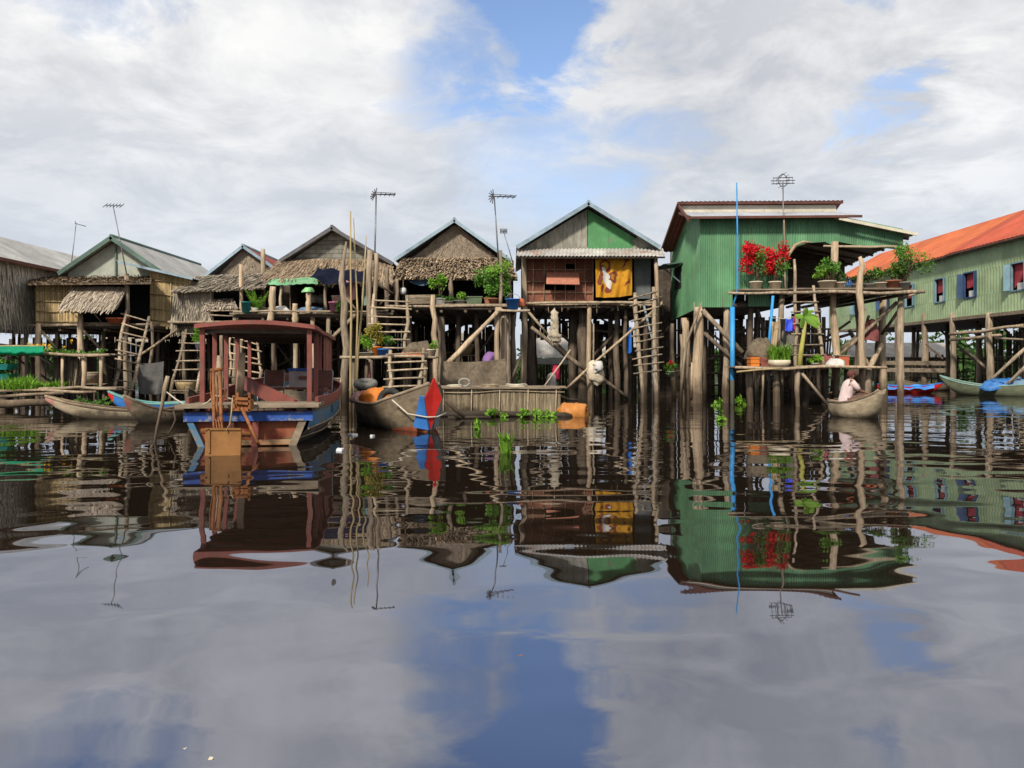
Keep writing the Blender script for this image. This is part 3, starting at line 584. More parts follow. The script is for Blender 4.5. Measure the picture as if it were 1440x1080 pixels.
# ------------------------------------------------------------------ house with thatch porch, valance and navy tarp
h4 = thing('stilt_house', 'house with grey board gable, thatch porch, green valance and navy tarp', 'house', (-6.9, 30, 0))
gable_roof(h4, -8.95, -4.55, -6.93, 5.36, 5.24, 6.64, 30.1, 39, M['roof_zinc'], M['roof_zinc'], M['trim_dark'], 0.13)
mb = MB(); mb.strips((-8.8, 30.55, 5.0), (-8.8, 30.55, 6.5), (-4.75, 30.55, 6.5), (-4.75, 30.55, 5.0), 1)
mb = MB()
for i in range(9):      # horizontal boards clipped to the gable outline
    z0, z1 = 5.0 + i * 0.172, 5.0 + (i + 1) * 0.172 - 0.012
    def lim(z): t = min(1, max(0, (z - 5.3) / (6.54 - 5.3))); return -8.8 + t * 1.85, -4.75 - t * 2.16
    a0, b0 = lim(z0); a1, b1 = lim(z1); mb.panel((a0, 30.55, z0), (b0, 30.55, z0), (b1, 30.55, z1), (a1, 30.55, z1), 0.03)
mb.build('gable', M['gable_grey'], h4)
mb = MB(); mb.thatch((X(368, 28.9), 28.9, 4.55), (X(450, 28.9), 28.9, 4.5), (X(462, 30.5), 30.5, 5.46), (X(394, 30.5), 30.5, 5.46), 8, 60, 0.5, 0.06, 0.08); mb.build('thatch_porch_roof', M['thatch_brown'], h4)
mb = MB(); mb.thatch((X(446, 29.2), 29.2, 4.42), (X(556, 29.2), 29.2, 4.4), (X(550, 30.5), 30.5, 5.42), (X(456, 30.5), 30.5, 5.45), 8, 80, 0.45, 0.05, 0.08); mb.build('thatch_porch_roof', M['thatch_brown'], h4)
# canvas valance, wavy lower hem
mb = MB(); rows = []
for j in range(4):
    rows.append([W(377 + 70 * i / 24, 391 + (j / 3) * (9 + .5 * math.sin(i * 1.7)) + 1.0 * math.sin(i * 0.25), 28.75 - 0.1 * j + 0.04 * math.sin(i * 1.1)) for i in range(25)])
mb.grid(rows, smooth=True); mb.build('valance', M['canvas_green'], h4)
mb = MB(); rows = []
for j in range(7):
    t = j / 6
    rows.append([V(X(447 + 76 * i / 20 + t * 4, 28.8), 28.8 - 1.6 * t, Z(376 + 3 * i / 20, 28.8) - 0.55 * t - 0.16 * math.sin(math.pi * i / 20) * (0.4 + t) - 0.05 * math.sin(i * 0.9 + t * 3)) for i in range(21)])
mb.grid(rows, smooth=True); mb.build('tarp_awning', M['tarp_navy'], h4)
mb = MB(); mb.panel(W(376, 440, 32.5), W(552, 440, 32.5), W(552, 380, 32.5), W(376, 380, 32.5), 0.05); mb.build('inner_wall', M['plank_dark'], h4)
back_box(h4, -8.7, -4.85, 30.6, 38, 3.1, 5.3, 'plank')
floor_part(h4, X(330, 28), X(548, 28), 28, 38, Z(441, 28))
for px, y0, y1, r, m_ in ((384, 403, 455, 0.13, 'post_pale'), (415, 427, 455, 0.12, 'post_pale'), (434, 411, 441, 0.11, 'post_pale'), (458, 392, 440, 0.07, 'post'), (395, 395, 440, 0.06, 'post'), (544, 376, 436, 0.1, 'post'), (558, 390, 436, 0.1, 'post_dark')):
    post(h4, px, y0, y1, 27.85 if px not in (458, 395, 544, 558) else 28.6, r, m_, px1=px - 4 if px == 384 else None)
for px, r, m_ in ((330, .09, 'post'), (384, .09, 'post_dark'), (415, .1, 'post'), (440, .09, 'post_pale'), (462, .08, 'post'), (545, .09, 'post_dark')): post(h4, px, 442, None, 28.1, r, m_)
understory(h4, (-9, -7.5, -6, -4.8), (30.5, 33.5, 37), 3.1)
dark_backing(h4, (-9.8, 37.4, 0), (-4.3, 37.4, 0), -.1, 3.2, .05)
added_stick_screen(h4, -9.5, -4.2, 36.5, -0.3, 3.0, 36)
mb = MB(); mb.pole(W(328, 439, 27.8), W(546, 437, 27.8), 0.035, wob=0.05); mb.build('rail', M['pole'], h4)
pole3(h4, W(462, 480, 27.6), W(500, 442, 27.9), 0.07, 'post')
mb = MB()      # forked tree trunk holding the tarp
mb.tube([W(486, 560, 26.8) + V(0, 0, -0.4), W(484, 525, 26.8), W(488, 490, 26.8), W(483, 455, 26.9), W(485, 425, 26.9), W(480, 395, 27), W(482, 372, 27), W(487, 340, 27.1)], [0.13, 0.13, 0.14, 0.12, 0.13, 0.1, 0.08, 0.035], 8)
mb.tube([W(484, 418, 26.9), W(492, 425, 26.8), W(501, 436, 26.7)], [0.06, 0.05, 0.03], 6)
mb.tube([W(486, 520, 26.8), W(480, 536, 26.8), W(478, 548, 26.8)], [0.07, 0.06, 0.05], 6)
mb.build('forked_post', M['post'], h4)
post(h4, 520, 352, None, 27.2, 0.12, 'post'); post(h4, 529, 356, 505, 27.3, 0.09, 'post')
pole3(h4, W(530, 400, 27.6), W(556, 414, 28.5), 0.04, 'pole'); pole3(h4, W(534, 428, 27.8), W(548, 414, 28), 0.03, 'pole')

# ------------------------------------------------------------------ house with leaf thatch skirt
h5 = thing('stilt_house', 'house with plain palm gable, leaf thatch skirt and leafy plants along its deck', 'house', (-2.1, 30, 0))
gable_roof(h5, -4.47, 0.06, -2.18, 5.32, 5.24, 6.83, 29.6, 38.5, M['roof_zinc'], M['roof_zinc'], M['trim_blue'], 0.12)
mb = MB(); mb.thatch((-4.25, 30, 5.1), (-0.15, 30, 5.1), (-2.13, 30, 6.68), (-2.23, 30, 6.68), 11, 60, 0.24, 0.015, 0.1); mb.build('gable', M['gable_mat'], h5)
mb = MB(); mb.thatch((X(552, 28.5), 28.5, 4.5), (X(728, 28.5), 28.5, 4.46), (X(716, 29.9), 29.9, 5.4), (X(566, 29.9), 29.9, 5.4), 11, 90, 0.3, 0.09, 0.12, 0.05); mb.build('thatch_skirt', M['thatch_brown'], h5)
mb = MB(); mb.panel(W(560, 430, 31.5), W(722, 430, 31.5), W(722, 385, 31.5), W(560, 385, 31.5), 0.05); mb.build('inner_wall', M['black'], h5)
back_box(h5, -4.2, -0.1, 30.1, 38, 3.3, 5.3, 'plank')
floor_part(h5, X(548, 27.5), X(727, 27.5), 27.5, 38, Z(430, 27.5))
mb = MB(); mb.strips(W(570, 428, 28.5), W(570, 415, 28.5), W(612, 414, 28.5), W(612, 427, 28.5), 3); mb.build('low_board', M['plank'], h5)
mb = MB(); mb.strips(W(610, 431, 27.45), W(610, 427, 27.45), W(727, 427, 27.45), W(727, 431, 27.45), 1); mb.build('deck_edge', M['plank'], h5)
mb = MB(); rows = []
for j in range(5): rows.append([W(572 + 38 * i / 14, 391 + 3 * (i / 14) + 8 * (j / 4) * math.sin(math.pi * i / 14) ** 0.7 + (j > 2), 28.7 + 0.2 * math.sin(j)) for i in range(15)])
mb.grid(rows, smooth=True); mb.build('hammock', M['tarp_blue'], h5)
for px, y0, y1, r, yy in ((558, 392, 436, 0.08, 28.3), (634, 392, 430, 0.09, 28.4), (716, 392, 432, 0.08, 28.4), (704, 352, 430, 0.06, 27.5)): post(h5, px, y0, y1, yy, r)
mb = MB(); mb.tube([W(615, 560, 27.3) + V(0, 0, -.3), W(612, 520, 27.3), W(614, 490, 27.3), W(610, 470, 27.3), W(612, 450, 27.3), W(608, 432, 27.4), W(609, 415, 27.4)], [0.1, 0.1, 0.11, 0.1, 0.09, 0.1, 0.07], 8); mb.build('post', M['post_pale'], h5)
post(h5, 620, 445, None, 27.9, 0.15, 'post', px1=622); post(h5, 700, 432, None, 27.3, 0.11, 'post_pale'); post(h5, 711, 436, None, 27.9, 0.2, 'post'); post(h5, 722, 436, None, 28.6, 0.1, 'post_dark')
for px in (575, 645, 670): post(h5, px, 436, None, 28.6, 0.1, 'post_dark')
pole3(h5, W(629, 512, 26.2), W(705, 434, 27.2), 0.085, 'post_pale', 'brace')
understory(h5, (-4, -2.9, -1.6, -0.4), (30.5, 33.5, 37), 3.3)
dark_backing(h5, (-5, 37.3, 0), (-.15, 37.3, 0), -.1, 3.4, .05)
added_stick_screen(h5, -4.2, 0.0, 36.5, -0.3, 3.1, 34)
pole3(h5, W(716, 540, 28), W(733, 500, 28.2), 0.05, 'post_dark', 'brace')

# ------------------------------------------------------------------ brown matting house with yellow cloth
h6 = thing('stilt_house', 'house with red brown matting front and half green gable where the yellow cloth hangs', 'house', (2.8, 30, 0))
gable_roof(h6, 0.16, 5.5, 2.84, 5.72, 5.72, 7.36, 29.0, 37, M['roof_zinc'], M['roof_zinc'], M['trim_blue'], 0.14)
mb = MB(); mb.strips((0.45, 29.5, 5.55), (2.84, 29.5, 5.55), (2.84, 29.5, 7.2), (0.45, 29.5, 5.75), 10, 0.03, 0.02, 0, 0, 0.004); gl = mb.build('gable', M['gable_grey'], h6)
mb = MB(); mb.strips((2.86, 29.5, 5.55), (5.25, 29.5, 5.55), (5.25, 29.5, 5.75), (2.86, 29.5, 7.2), 3, 0.03, 0.01, 0, 0, 0.004); gg = mb.build('gable', M['gable_green'], h6); gg['label'] = 'faded green half of the gable'
mb = MB(); mb.poly([W(889, 349, 29.46), W(925, 349, 29.46), W(897, 327, 29.46), W(893, 328, 29.46), W(896, 334, 29.46), W(890, 338, 29.46), W(893, 343, 29.46)], .6); mb.build('bare_patch', M['gable_grey'], gg)
mb = MB(); mb.corr(W(726, 360, 28.4), W(936, 360, 28.4), W(932, 349, 29.45), W(728, 350, 29.45), 40, 0.02, per=5); cn = mb.build('canopy', M['zinc_old'], h6)
mb = MB(); mb.beam(W(727, 362, 28.5), W(935, 362, 28.5), 0.05, 0.06); mb.build('canopy_beam', M['plank'], cn)
# matting front: separate panels in a pale grid, one lifted as a window flap
mb = MB(); xs = [735, 750, 765, 780, 795, 809, 823, 834]; ys = [363, 379, 396, 411, 427]
for i in range(7):
    for j in range(4):
        a, b_, c, d = xs[i], xs[i + 1], ys[j], ys[j + 1]
        if j == 2 and 2 <= i <= 4: c = 408
        if j == 0 and i == 4: d = 371
        mb.panel(W(a, d, 29.5), W(b_, d, 29.5), W(b_, c, 29.5), W(a, c, 29.5), 0.04)
mw = mb.build('front_wall', M['mat_red'], h6)
mb = MB()
for x in xs: mb.pole(W(x, 428, 29.44), W(x, 362, 29.44), 0.016, wob=0.01, n=5)
for y in ys: mb.pole(W(735, y, 29.43), W(834, y, 29.43), 0.018, wob=0.01, n=5)
mb.build('batten', M['pole'], mw)
mb = MB(); mb.panel(W(768, 399, 28.9), W(815, 400, 28.9), W(814, 383, 29.4), W(769, 383, 29.4), 0.03); wfp = mb.build('window_flap', mat('sunlit matting flap', (0.36, 0.13, 0.08), (0.48, 0.2, 0.13), (12, 12, 12)), h6)  # brighter than the matting: sunlight on the lifted flap put into colour
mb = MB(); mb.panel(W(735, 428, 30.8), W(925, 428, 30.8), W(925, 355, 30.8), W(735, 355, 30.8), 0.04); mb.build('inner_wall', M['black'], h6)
mb = MB(); mb.panel(W(892, 420, 29.5), W(915, 420, 29.5), W(915, 362, 29.5), W(892, 362, 29.5), 0.05); mb.build('door_panel', M['grey_panel'], h6)
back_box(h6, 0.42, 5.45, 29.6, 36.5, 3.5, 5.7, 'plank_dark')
floor_part(h6, X(733, 29.4), X(928, 29.4), 29.4, 36.8, Z(428, 29.4))
pole3(h6, W(733, 427, 29.2), W(932, 425, 29.0), 0.05, 'pole', 'floor_pole')
mb = MB()
for k in range(9): p = W(745 + k * 20 + R.uniform(-6, 6), 429, 29.3); mb.pole(p, p + V(R.uniform(-.03, .03), 0, -R.uniform(0.12, 0.35)), 0.018, n=5)
mb.build('peg', M['pole'], h6)
post(h6, 737, 360, None, 29.4, 0.13, 'post'); post(h6, 748, 432, None, 30, 0.17, 'post_dark'); post(h6, 829, 428, None, 29.3, 0.1, 'post_pale'); post(h6, 834, 455, None, 29.5, 0.05, 'pole')
post(h6, 820, 432, None, 30.2, 0.22, 'post_dark'); post(h6, 806, 432, None, 31, 0.2, 'post_dark'); post(h6, 922, 362, None, 28.7, 0.085, 'post_pale', px1=926); post(h6, 868, 435, None, 30.5, 0.13, 'post_dark'); post(h6, 880, 432, None, 29.8, 0.09, 'post_dark'); post(h6, 858, 445, None, 31.5, 0.09, 'post_dark')
post(h6, 908, 435, None, 30, 0.1, 'post_dark')
post(h6, 733, 470, None, 28.8, 0.05, 'post_pale')
pole3(h6, W(741, 436, 29.2), W(770, 470, 29.3), 0.05, 'pole'); pole3(h6, W(747, 460, 29.0), W(824, 521, 29.2), 0.075, 'post'); pole3(h6, W(770, 470, 29.3), W(826, 524, 29.5), 0.05, 'post_dark')
pole3(h6, W(796, 547, 28.6), W(931, 426, 28.9), 0.05, 'post_pale'); pole3(h6, W(838, 525, 29.6), W(884, 560, 29.6), 0.06, 'post_dark'); pole3(h6, W(835, 500, 30.4), W(872, 462, 30.6), 0.06, 'post_dark')
pole3(h6, W(762, 548, 28), W(802, 492, 28.4), 0.03, 'pole'); pole3(h6, W(885, 470, 30.1), W(912, 445, 30.2), 0.05, 'post_dark')
dark_backing(h6, (2.9, 36.3, 0), (6.6, 36.3, 0), -.1, 3.2, .2)
dark_backing(h6, (.5, 36.4, 0), (5.4, 36.4, 0), 2.6, 3.55, .05)  # hanging boards added to carry the floor's shade further down
mb = MB(); mb.strips((5.3, 33, -.1), (6.9, 33, -.1), (6.9, 33, 5.6), (5.3, 33, 5.6), 9, .03, .02, .2, .1); mb.build('annex_wall', M['plank_dark'], h6)
understory(h6, (0.8, 3.4, 4.6), (33, 36), 3.4, r=(0.08, 0.12))

# ------------------------------------------------------------------ green corrugated house
h7 = thing('stilt_house', 'tall green corrugated iron house with cream topped roof and open porch', 'house', (9, 28, 0))
xw = 6.48
zb, zt = Z(432, 27), Z(305, 27)
# front wall: full height part, then a header over the open porch
xpA = X(1108, 27)
mb = MB(); mb.corr((xw, 27, zb), (X(1030, 27), 27, zb), (X(1030, 27), 27, zt), (xw, 27, zt), 15, 0.022, rows=3); mb.corr((X(1030, 27), 27, Z(411, 27)), (xpA, 27, Z(411, 27)), (xpA, 27, zt), (X(1030, 27), 27, zt), 26, 0.022, rows=3)
mb.build('front_wall', M['green_metal'], h7)
mb = MB(); mb.corr((X(1052, 27), 26.95, Z(431, 27)), (X(1082, 27), 26.95, Z(431, 27)), (X(1082, 27), 26.95, Z(414, 27)), (X(1052, 27), 26.95, Z(414, 27)), 9, 0.02); mb.build('hanging_sheet', M['green_metal'], h7)
hd = [(1108, 366), (1112, 358), (1120, 347), (1134, 342), (1160, 340), (1171, 345), (1180, 340), (1205, 345), (1245, 349), (1270, 352)]
tops = lambda px: zt if px <= 1180 else Z(305 + (px - 1180) * 0.2, 27)
mb = MB()
for (p, y), (q, y2) in zip(hd[:-1], hd[1:]):
    mb.corr((X(p, 27), 27, Z(y, 27)), (X(q, 27), 27, Z(y2, 27)), (X(q, 27), 27, tops(q) + 0.03), (X(p, 27), 27, tops(p) + 0.03), max(2, int((q - p) / 3)), 0.02)
mb.build('porch_header', M['green_metal'], h7)
mb = MB(); mb.tube([W(1107, 368, 26.9), W(1110, 357, 26.88), W(1118, 345, 26.86), W(1130, 340, 26.86), W(1142, 341, 26.86)], [0.03, 0.055, 0.06, 0.05, 0.02], 7); mb.build('rolled_canvas', M['cloth_ochre'], h7)
# left wall
mb = MB(); mb.corr((xw, 31.8, 3.14), (xw, 27.0, zb), (xw, 27.0, zt), (xw, 31.8, 5.9), 24, 0.022); mb.corr((xw, 31.7, 5.75), (xw, 27.0, zt - .02), (xw, 28.3, 6.75), (xw, 28.9, 6.75), 24, 0.015); sw = mb.build('side_wall', M['green_metal'], h7)
mb = MB(); mb.panel(V(xw - 0.75, 29.6, 5.1), V(xw - 0.75, 31.2, 5.1), V(xw - 0.02, 31.2, 5.2), V(xw - 0.02, 29.6, 5.2), 0.05); mb.beam((xw - .7, 30, 5.08), (xw - .03, 30, 4.5), .05, .05)
mb.build('window_hood', M['trim_green'], sw)
mb = MB(); mb.panel(V(xw - 0.03, 31.0, 4.3), V(xw - 0.03, 29.9, 4.3), V(xw - 0.03, 29.9, 5.1), V(xw - 0.03, 31.0, 5.1), 0.02); mb.build('window', M['black'], sw)
mb = MB(); mb.panel((xw, 32, 3.2), (X(1108, 27), 32, 3.2), (X(1108, 27), 32, 6.4), (xw, 32, 6.2), 0.05); mb.build('wall', M['plank_dark'], h7)
mb = MB(); mb.strips((X(1108, 27), 27.1, 3.8), (X(1108, 27), 31.9, 3.8), (X(1108, 27), 31.9, 6.3), (X(1108, 27), 27.1, 6.3), 18); mb.build('wall', M['plank_dark'], h7)
mb = MB(); mb.panel(W(1108, 408, 31.5), W(1188, 408, 31.5), W(1188, 350, 31.5), W(1108, 340, 31.5), 0.05); mb.build('inner_wall', M['plank_dark'], h7)
# roofs
mb = MB(); mb.corr((6.07, 26.55, Z(305, 26.6)), (11.85, 26.55, Z(303, 26.6)), (12.0, 28.35, 6.86), (6.07, 28.35, 6.86), 40, 0.018, per=4); rf = mb.build('roof', M['roof_pale'], h7)
mb = MB(); mb.beam((6.05, 26.52, Z(305, 26.6) - 0.04), (11.87, 26.52, Z(303, 26.6) - 0.04), 0.05, 0.08); mb.beam((6.05, 26.52, Z(305, 26.6) - .03), (6.05, 28.3, 6.82), 0.05, 0.08); mb.build('fascia', M['trim_brown'], rf)
mb = MB(); mb.beam((6.14, 28.42, 6.98), (11.77, 28.42, 7.01), 0.05, 0.26); mb.build('cream_board', M['cream'], h7)
mb = MB(); mb.corr((6.0, 31.4, 5.86), (6.0 + 5.9, 31.4, 5.95), (11.95, 28.2, 7.26), (6.02, 28.2, 7.22), 36, 0.018, per=4); rb = mb.build('roof', M['roof_rust'], h7)
mb = MB(); mb.beam((6.0, 28.25, 7.17), (11.95, 28.25, 7.2), 0.06, 0.09); mb.beam((6.0, 28.2, 7.17), (5.95, 31.4, 5.8), 0.06, 0.1); mb.beam((6.02, 26.6, 6.24), (6.02, 28.3, 7.1), 0.05, 0.1); mb.build('fascia', M['trim_brown'], rb)
mb = MB(); mb.corr((X(1291, 26.6), 26.6, Z(328, 26.6)), (X(1291, 26.6), 35.2, Z(328, 26.6) - .6), (X(1178, 26.6), 35.2, Z(304, 26.6) - .6), (X(1178, 26.6), 26.6, Z(304, 26.6)), 36, 0.018, per=4); pr = mb.build('porch_roof', M['zinc_old'], h7)
mb = MB(); mb.beam(W(1180, 307, 26.55), W(1290, 329.5, 26.55), 0.05, 0.1); mb.build('fascia', M['cream'], pr)
mb = MB()
for k in range(9): y = 27.3 + k * 0.9; q = .07 * (y - 26.6); mb.beam((X(1180, 27), y, 6.25 - q), (X(1284, 27), y, 5.78 - q), 0.08, 0.1)
mb.build('rafter', M['plank_dark'], pr)
pole3(h7, W(1158, 346, 26.9), W(1268, 347, 26.9), 0.045, 'pole', 'rail')
# porch floor and balcony
zf = Z(411, 27)
mb = MB(); mb.strips((X(1106, 26.3), 25.9, zf), (X(1106, 26.3), 32, zf), (X(1275, 26.3), 32, zf), (X(1275, 26.3), 25.9, zf), 24, 0.05, 0.04, 0, 0.15); mb.build('porch_floor', M['plank'], h7)
mb = MB(); mb.strips((X(1028, 27), 26.2, zf), (X(1028, 27), 26.94, zf), (X(1108, 27), 26.94, zf), (X(1108, 27), 26.2, zf), 4, 0.05, 0.04, 0, 0.15); mb.build('balcony', M['plank'], h7)
mb = MB(); mb.pole(W(1024, 412, 26.2), W(1110, 412, 26.2), 0.05); mb.pole(W(1108, 412, 25.85), W(1300, 410, 25.85), 0.06, wob=.04); mb.build('floor_beam', M['post'], h7)
mb = MB(); mb.box(xw + .1, X(1108, 27) - .1, 27.1, 31.9, zb + 0.02, zb + 0.14); mb.build('floor', M['plank_dark'], h7)
mb = MB()
for k in range(7): x = X(1112 + k * 26, 26.3); mb.pole((x, 25.95, zf - 0.14), (x, 32, zf - 0.14), 0.06, n=5, segs=2)
mb.build('joist', M['post_dark'], h7)
for px, y0, yy, r, m_, p1 in ((964, 447, 29.5, 0.17, 'post_pale', 964), (982, 432, 27.1, 0.21, 'post_pale', 980), (1022, 430, 27.2, 0.13, 'post', 1021), (1056, 418, 27.4, 0.12, 'post_dark', 1055), (1100, 414, 26.6, 0.12, 'post', 1096), (1174, 340, 26.6, 0.13, 'post_pale', 1174), (1122, 412, 27.5, 0.11, 'post_dark', 1122), (1268, 345, 26.4, 0.11, 'post', 1266), (1242, 412, 28.5, 0.15, 'post_pale', 1241), (1206, 412, 27, 0.13, 'post_dark', 1206), (945, 455, 30.5, 0.1, 'post', 947)):
    post(h7, px, y0, None, yy, r, m_, px1=p1)
mb = MB(); mb.tube([W(1212, 556, 25.6) + V(0, 0, -.4), W(1213, 520, 25.6), W(1211, 480, 25.6), W(1212, 440, 25.6), W(1208, 410, 25.6), W(1210, 385, 25.6), W(1213, 372, 25.6), W(1209, 361, 25.6)], [0.11, 0.115, 0.1, 0.105, 0.115, 0.1, 0.1, 0.055], 8); mb.build('trunk_post', M['post_pale'], h7)
understory(h7, (7.3, 9.2, 11.2, 13), (29, 31.5), 3.4, r=(0.07, 0.11))
pole3(h7, W(988, 436, 26.8), W(1044, 496, 26.5), 0.08, 'post'); pole3(h7, W(990, 468, 27), W(1048, 520, 27), 0.07, 'post_dark')
mb = MB(); mb.tube([W(957, 560, 27) + V(0, 0, -.3), W(960, 520, 26.9), W(966, 480, 26.8), W(978, 450, 26.7), W(987, 425, 26.6)], [0.06, 0.055, 0.05, 0.045, 0.02], 6); mb.tube([W(978, 450, 26.7), W(976, 425, 26.7)], [0.03, 0.012], 5); mb.build('crooked_brace', M['post'], h7)
pole3(h7, W(972, 560, 27), W(974, 510, 27.1), 0.05, 'post_pale'); pole3(h7, W(958, 470, 28.8), W(960, 548, 28.8), 0.06, 'post')
for a, b_, r, m_ in ((W(1180, 500, 27), W(1262, 425, 26.6), .07, 'post'), (W(1240, 470, 27.5), W(1268, 430, 26.6), .06, 'post_dark'), (W(1185, 490, 27.5), W(1210, 470, 27.2), .09, 'post'), (W(1210, 540, 26), W(1240, 485, 28), .09, 'post_pale'), (W(1225, 520, 27), W(1195, 465, 28), .07, 'post'), (W(1268, 420, 26.3), W(1300, 409, 25.9), .04, 'pole')): pole3(h7, a, b_, r, m_)
dark_backing(h7, (6.3, 32.9, 0), (13.2, 32.9, 0), -.1, 3.5, .03)
added_stick_screen(h7, 6.8, 13.6, 32.6, -0.3, 3.0, 26)
pole3(h7, V(8.6, 27.4, 3.3), V(9.4, 28.4, 1.4), 0.05, 'post_dark'); pole3(h7, V(13.0, 28.5, 3.1), V(14.0, 31.5, 2.0), 0.06, 'post')
# ------------------------------------------------------------------ long pale green building on the right
h8 = thing('long_stilt_house', 'long pale green building with orange and red roof on tall posts', 'house', (24, 40, 0))
xe = 22.3; zb8, zt8 = 3.68, 7.05
wy = [31.2, 34.4, 38.05, 40.7, 43.8, 46.7, 50.4]; y0, y1 = 29.0, 55.0; zs, zh = 4.65, 5.82; hw = 0.5
mb = MB()
def clad(a, b, lo, hi): mb.corr((xe, b, lo), (xe, a, lo), (xe, a, hi), (xe, b, hi), max(1, int((b - a) / 0.22)), 0.012, per=5)
clad(y0, y1, zb8, zs); clad(y0, y1, zh, zt8)
edges = [y0] + [e for y in wy for e in (y - hw, y + hw)] + [y1]
for i in range(0, len(edges), 2): clad(edges[i], edges[i + 1], zs, zh)
w8 = mb.build('wall', M['green_pale'], h8)
mb = MB(); mb.panel((xe, y0, zb8), (xe + 7.4, y0, zb8), (xe + 7.4, y0, zt8), (xe, y0, zt8), 0.05); mb.panel((xe, y1, zb8), (xe + 7.4, y1, zb8), (xe + 7.4, y1, zt8), (xe, y1, zt8), 0.05); mb.panel((xe + 7.4, y0, zb8), (xe + 7.4, y1, zb8), (xe + 7.4, y1, zt8), (xe + 7.4, y0, zt8), 0.05)
mb.poly([(xe, y1 + .02, zt8), (xe + 7.4, y1 + .02, zt8), (xe + 3.7, y1 + .02, 9.15)]); mb.poly([(xe, y0 - .02, zt8), (xe + 7.4, y0 - .02, zt8), (xe + 3.7, y0 - .02, 9.15)])
mb.build('wall', M['green_pale'], h8)
mb = MB(); mb.box(xe + .05, xe + 7.3, y0, y1, zb8 - 0.02, zb8 + 0.12); mb.build('floor', M['plank_dark'], h8)
mb = MB(); mb.beam((xe - .04, y0, zb8 - 0.03), (xe - .04, y1, zb8 - 0.03), 0.12, 0.16); mb.build('floor_beam', M['plank'], h8)
mb = MB(); mb.panel((xe + 1.6, y0, zb8), (xe + 1.6, y1, zb8), (xe + 1.6, y1, zt8), (xe + 1.6, y0, zt8), 0.05); mb.build('inner_wall', M['plank_dark'], h8)
for a, b_, m_, lf in ((y0 - .4, 39.6, 'roof_red', 0.05), (39.5, 55.5, 'roof_orange', 0.0)):
    mb = MB(); mb.corr((xe - .35, a, 6.9 + lf), (xe - .35, b_, 6.9 + lf), (xe + 3.7, b_, 9.2 + lf), (xe + 3.7, a, 9.2 + lf), int((b_ - a) / 0.3), 0.016, per=4); ro = mb.build('roof', M[m_], h8)
    mb = MB(); mb.beam((xe - .36, a, 6.83 + lf), (xe - .36, b_, 6.83 + lf), 0.05, 0.09); mb.build('fascia', M['trim_brown'], ro)
    mb = MB(); mb.panel((xe + 3.7, a, 9.2 + lf), (xe + 3.7, b_, 9.2 + lf), (xe + 7.8, b_, 6.9 + lf), (xe + 7.8, a, 6.9 + lf), 0.04); mb.build('roof', M[m_], h8)
for k, y in enumerate(wy):
    mb = MB()
    for (a, b_, c, d) in ((y - hw - .05, y + hw + .05, zs - .06, zs), (y - hw - .05, y + hw + .05, zh, zh + .06), (y - hw - .05, y - hw, zs, zh), (y + hw, y + hw + .05, zs, zh)): mb.box(xe - .05, xe + .06, a, b_, c, d)
    wn = mb.build('window', M['shutter_blue' if k in (2, 5) else 'shutter'], h8)
    for sgn in (-1, 1):
        if k == 3 and sgn > 0: continue
        yy = y + sgn * (hw + .03); x2 = xe - 0.26; y2 = yy + sgn * 0.16; mb = MB()
        mb.panel((xe - .06, yy, zs), (x2, y2, zs), (x2, y2, zh), (xe - .06, yy, zh), 0.035); mb.build('shutter', M['shutter_blue' if k in (2, 5) else 'shutter'], wn)
    mb = MB(); mb.panel((xe + .12, y + hw, zs + (.45 if k != 1 else .1)), (xe + .12, y - hw * 0.2, zs + .5), (xe + .12, y - hw * .2, zh), (xe + .12, y + hw, zh), 0.02); mb.build('curtain', M['curtain_red'], wn)
    if k in (1, 2, 3): mb = MB(); mb.box(xe + .0, xe + .16, y - .36, y + .12, zs + .01, zs + .3); mb.build('sill_box', M['white'], wn)
for px, y_ in ((1392, None), (1340, None), (1300, None), (1262, None)):
    Y = xe * 1100 / (px - 720); post(h8, px, 440, None, Y, 0.17, 'post')
for Y in (30.5, 33.8): mb = MB(); mb.pole((xe, Y, -.6), (xe, Y, zb8), .17, .15); mb.build('post', M['post'], h8)
understory(h8, (24.6, 26.8, 29.2), (32, 35, 38, 41, 44.5, 48, 52), 3.65, r=(0.12, 0.17), mats=('post_dark', 'post'))
mb = MB(); mb.pole(W(1336, 470, 38.5), W(1440, 458, 34.0), 0.08); mb.build('rail', M['post_pale'], h8)
mb = MB(); mb.pole(W(1336, 478, 38.8), W(1408, 471, 36.0), 0.07); mb.build('rail', M['post'], h8)
mb = MB(); mb.pole(W(1400, 475, 36.0), W(1450, 478, 33.6), 0.05); mb.build('rail', M['plank'], h8)
for a, b_, r, m_ in ((W(1370, 556, 34.5), W(1446, 486, 33), .075, 'post'), (W(1399, 556, 34), W(1446, 512, 32.5), .08, 'post'), (W(1398, 448, 36.8), W(1434, 484, 36.8), .06, 'post_dark'), (W(1358, 492, 38.5), W(1392, 522, 37.2), .07, 'post'), (W(1302, 484, 41), W(1326, 505, 40), .05, 'post_dark'), (V(23.5, 33, 0.4), V(23.5, 36.5, 3.3), .06, 'post_dark'), (V(25, 40, 0.4), V(24.7, 45, 3.3), .06, 'post_dark')): pole3(h8, a, b_, r, m_)
mb = MB()
for y in (510, 520): mb.beam(W(1236, y, 44), W(1330, y + 1, 41), .1, .22)
mb.build('walkway_board', M['plank'], h8)
dark_backing(h8, (30.2, 29, 0), (30.2, 50, 0), -.1, 3.5, .15)
added_stick_screen(h8, 23, 30, 47, -0.3, 2.2, 18)

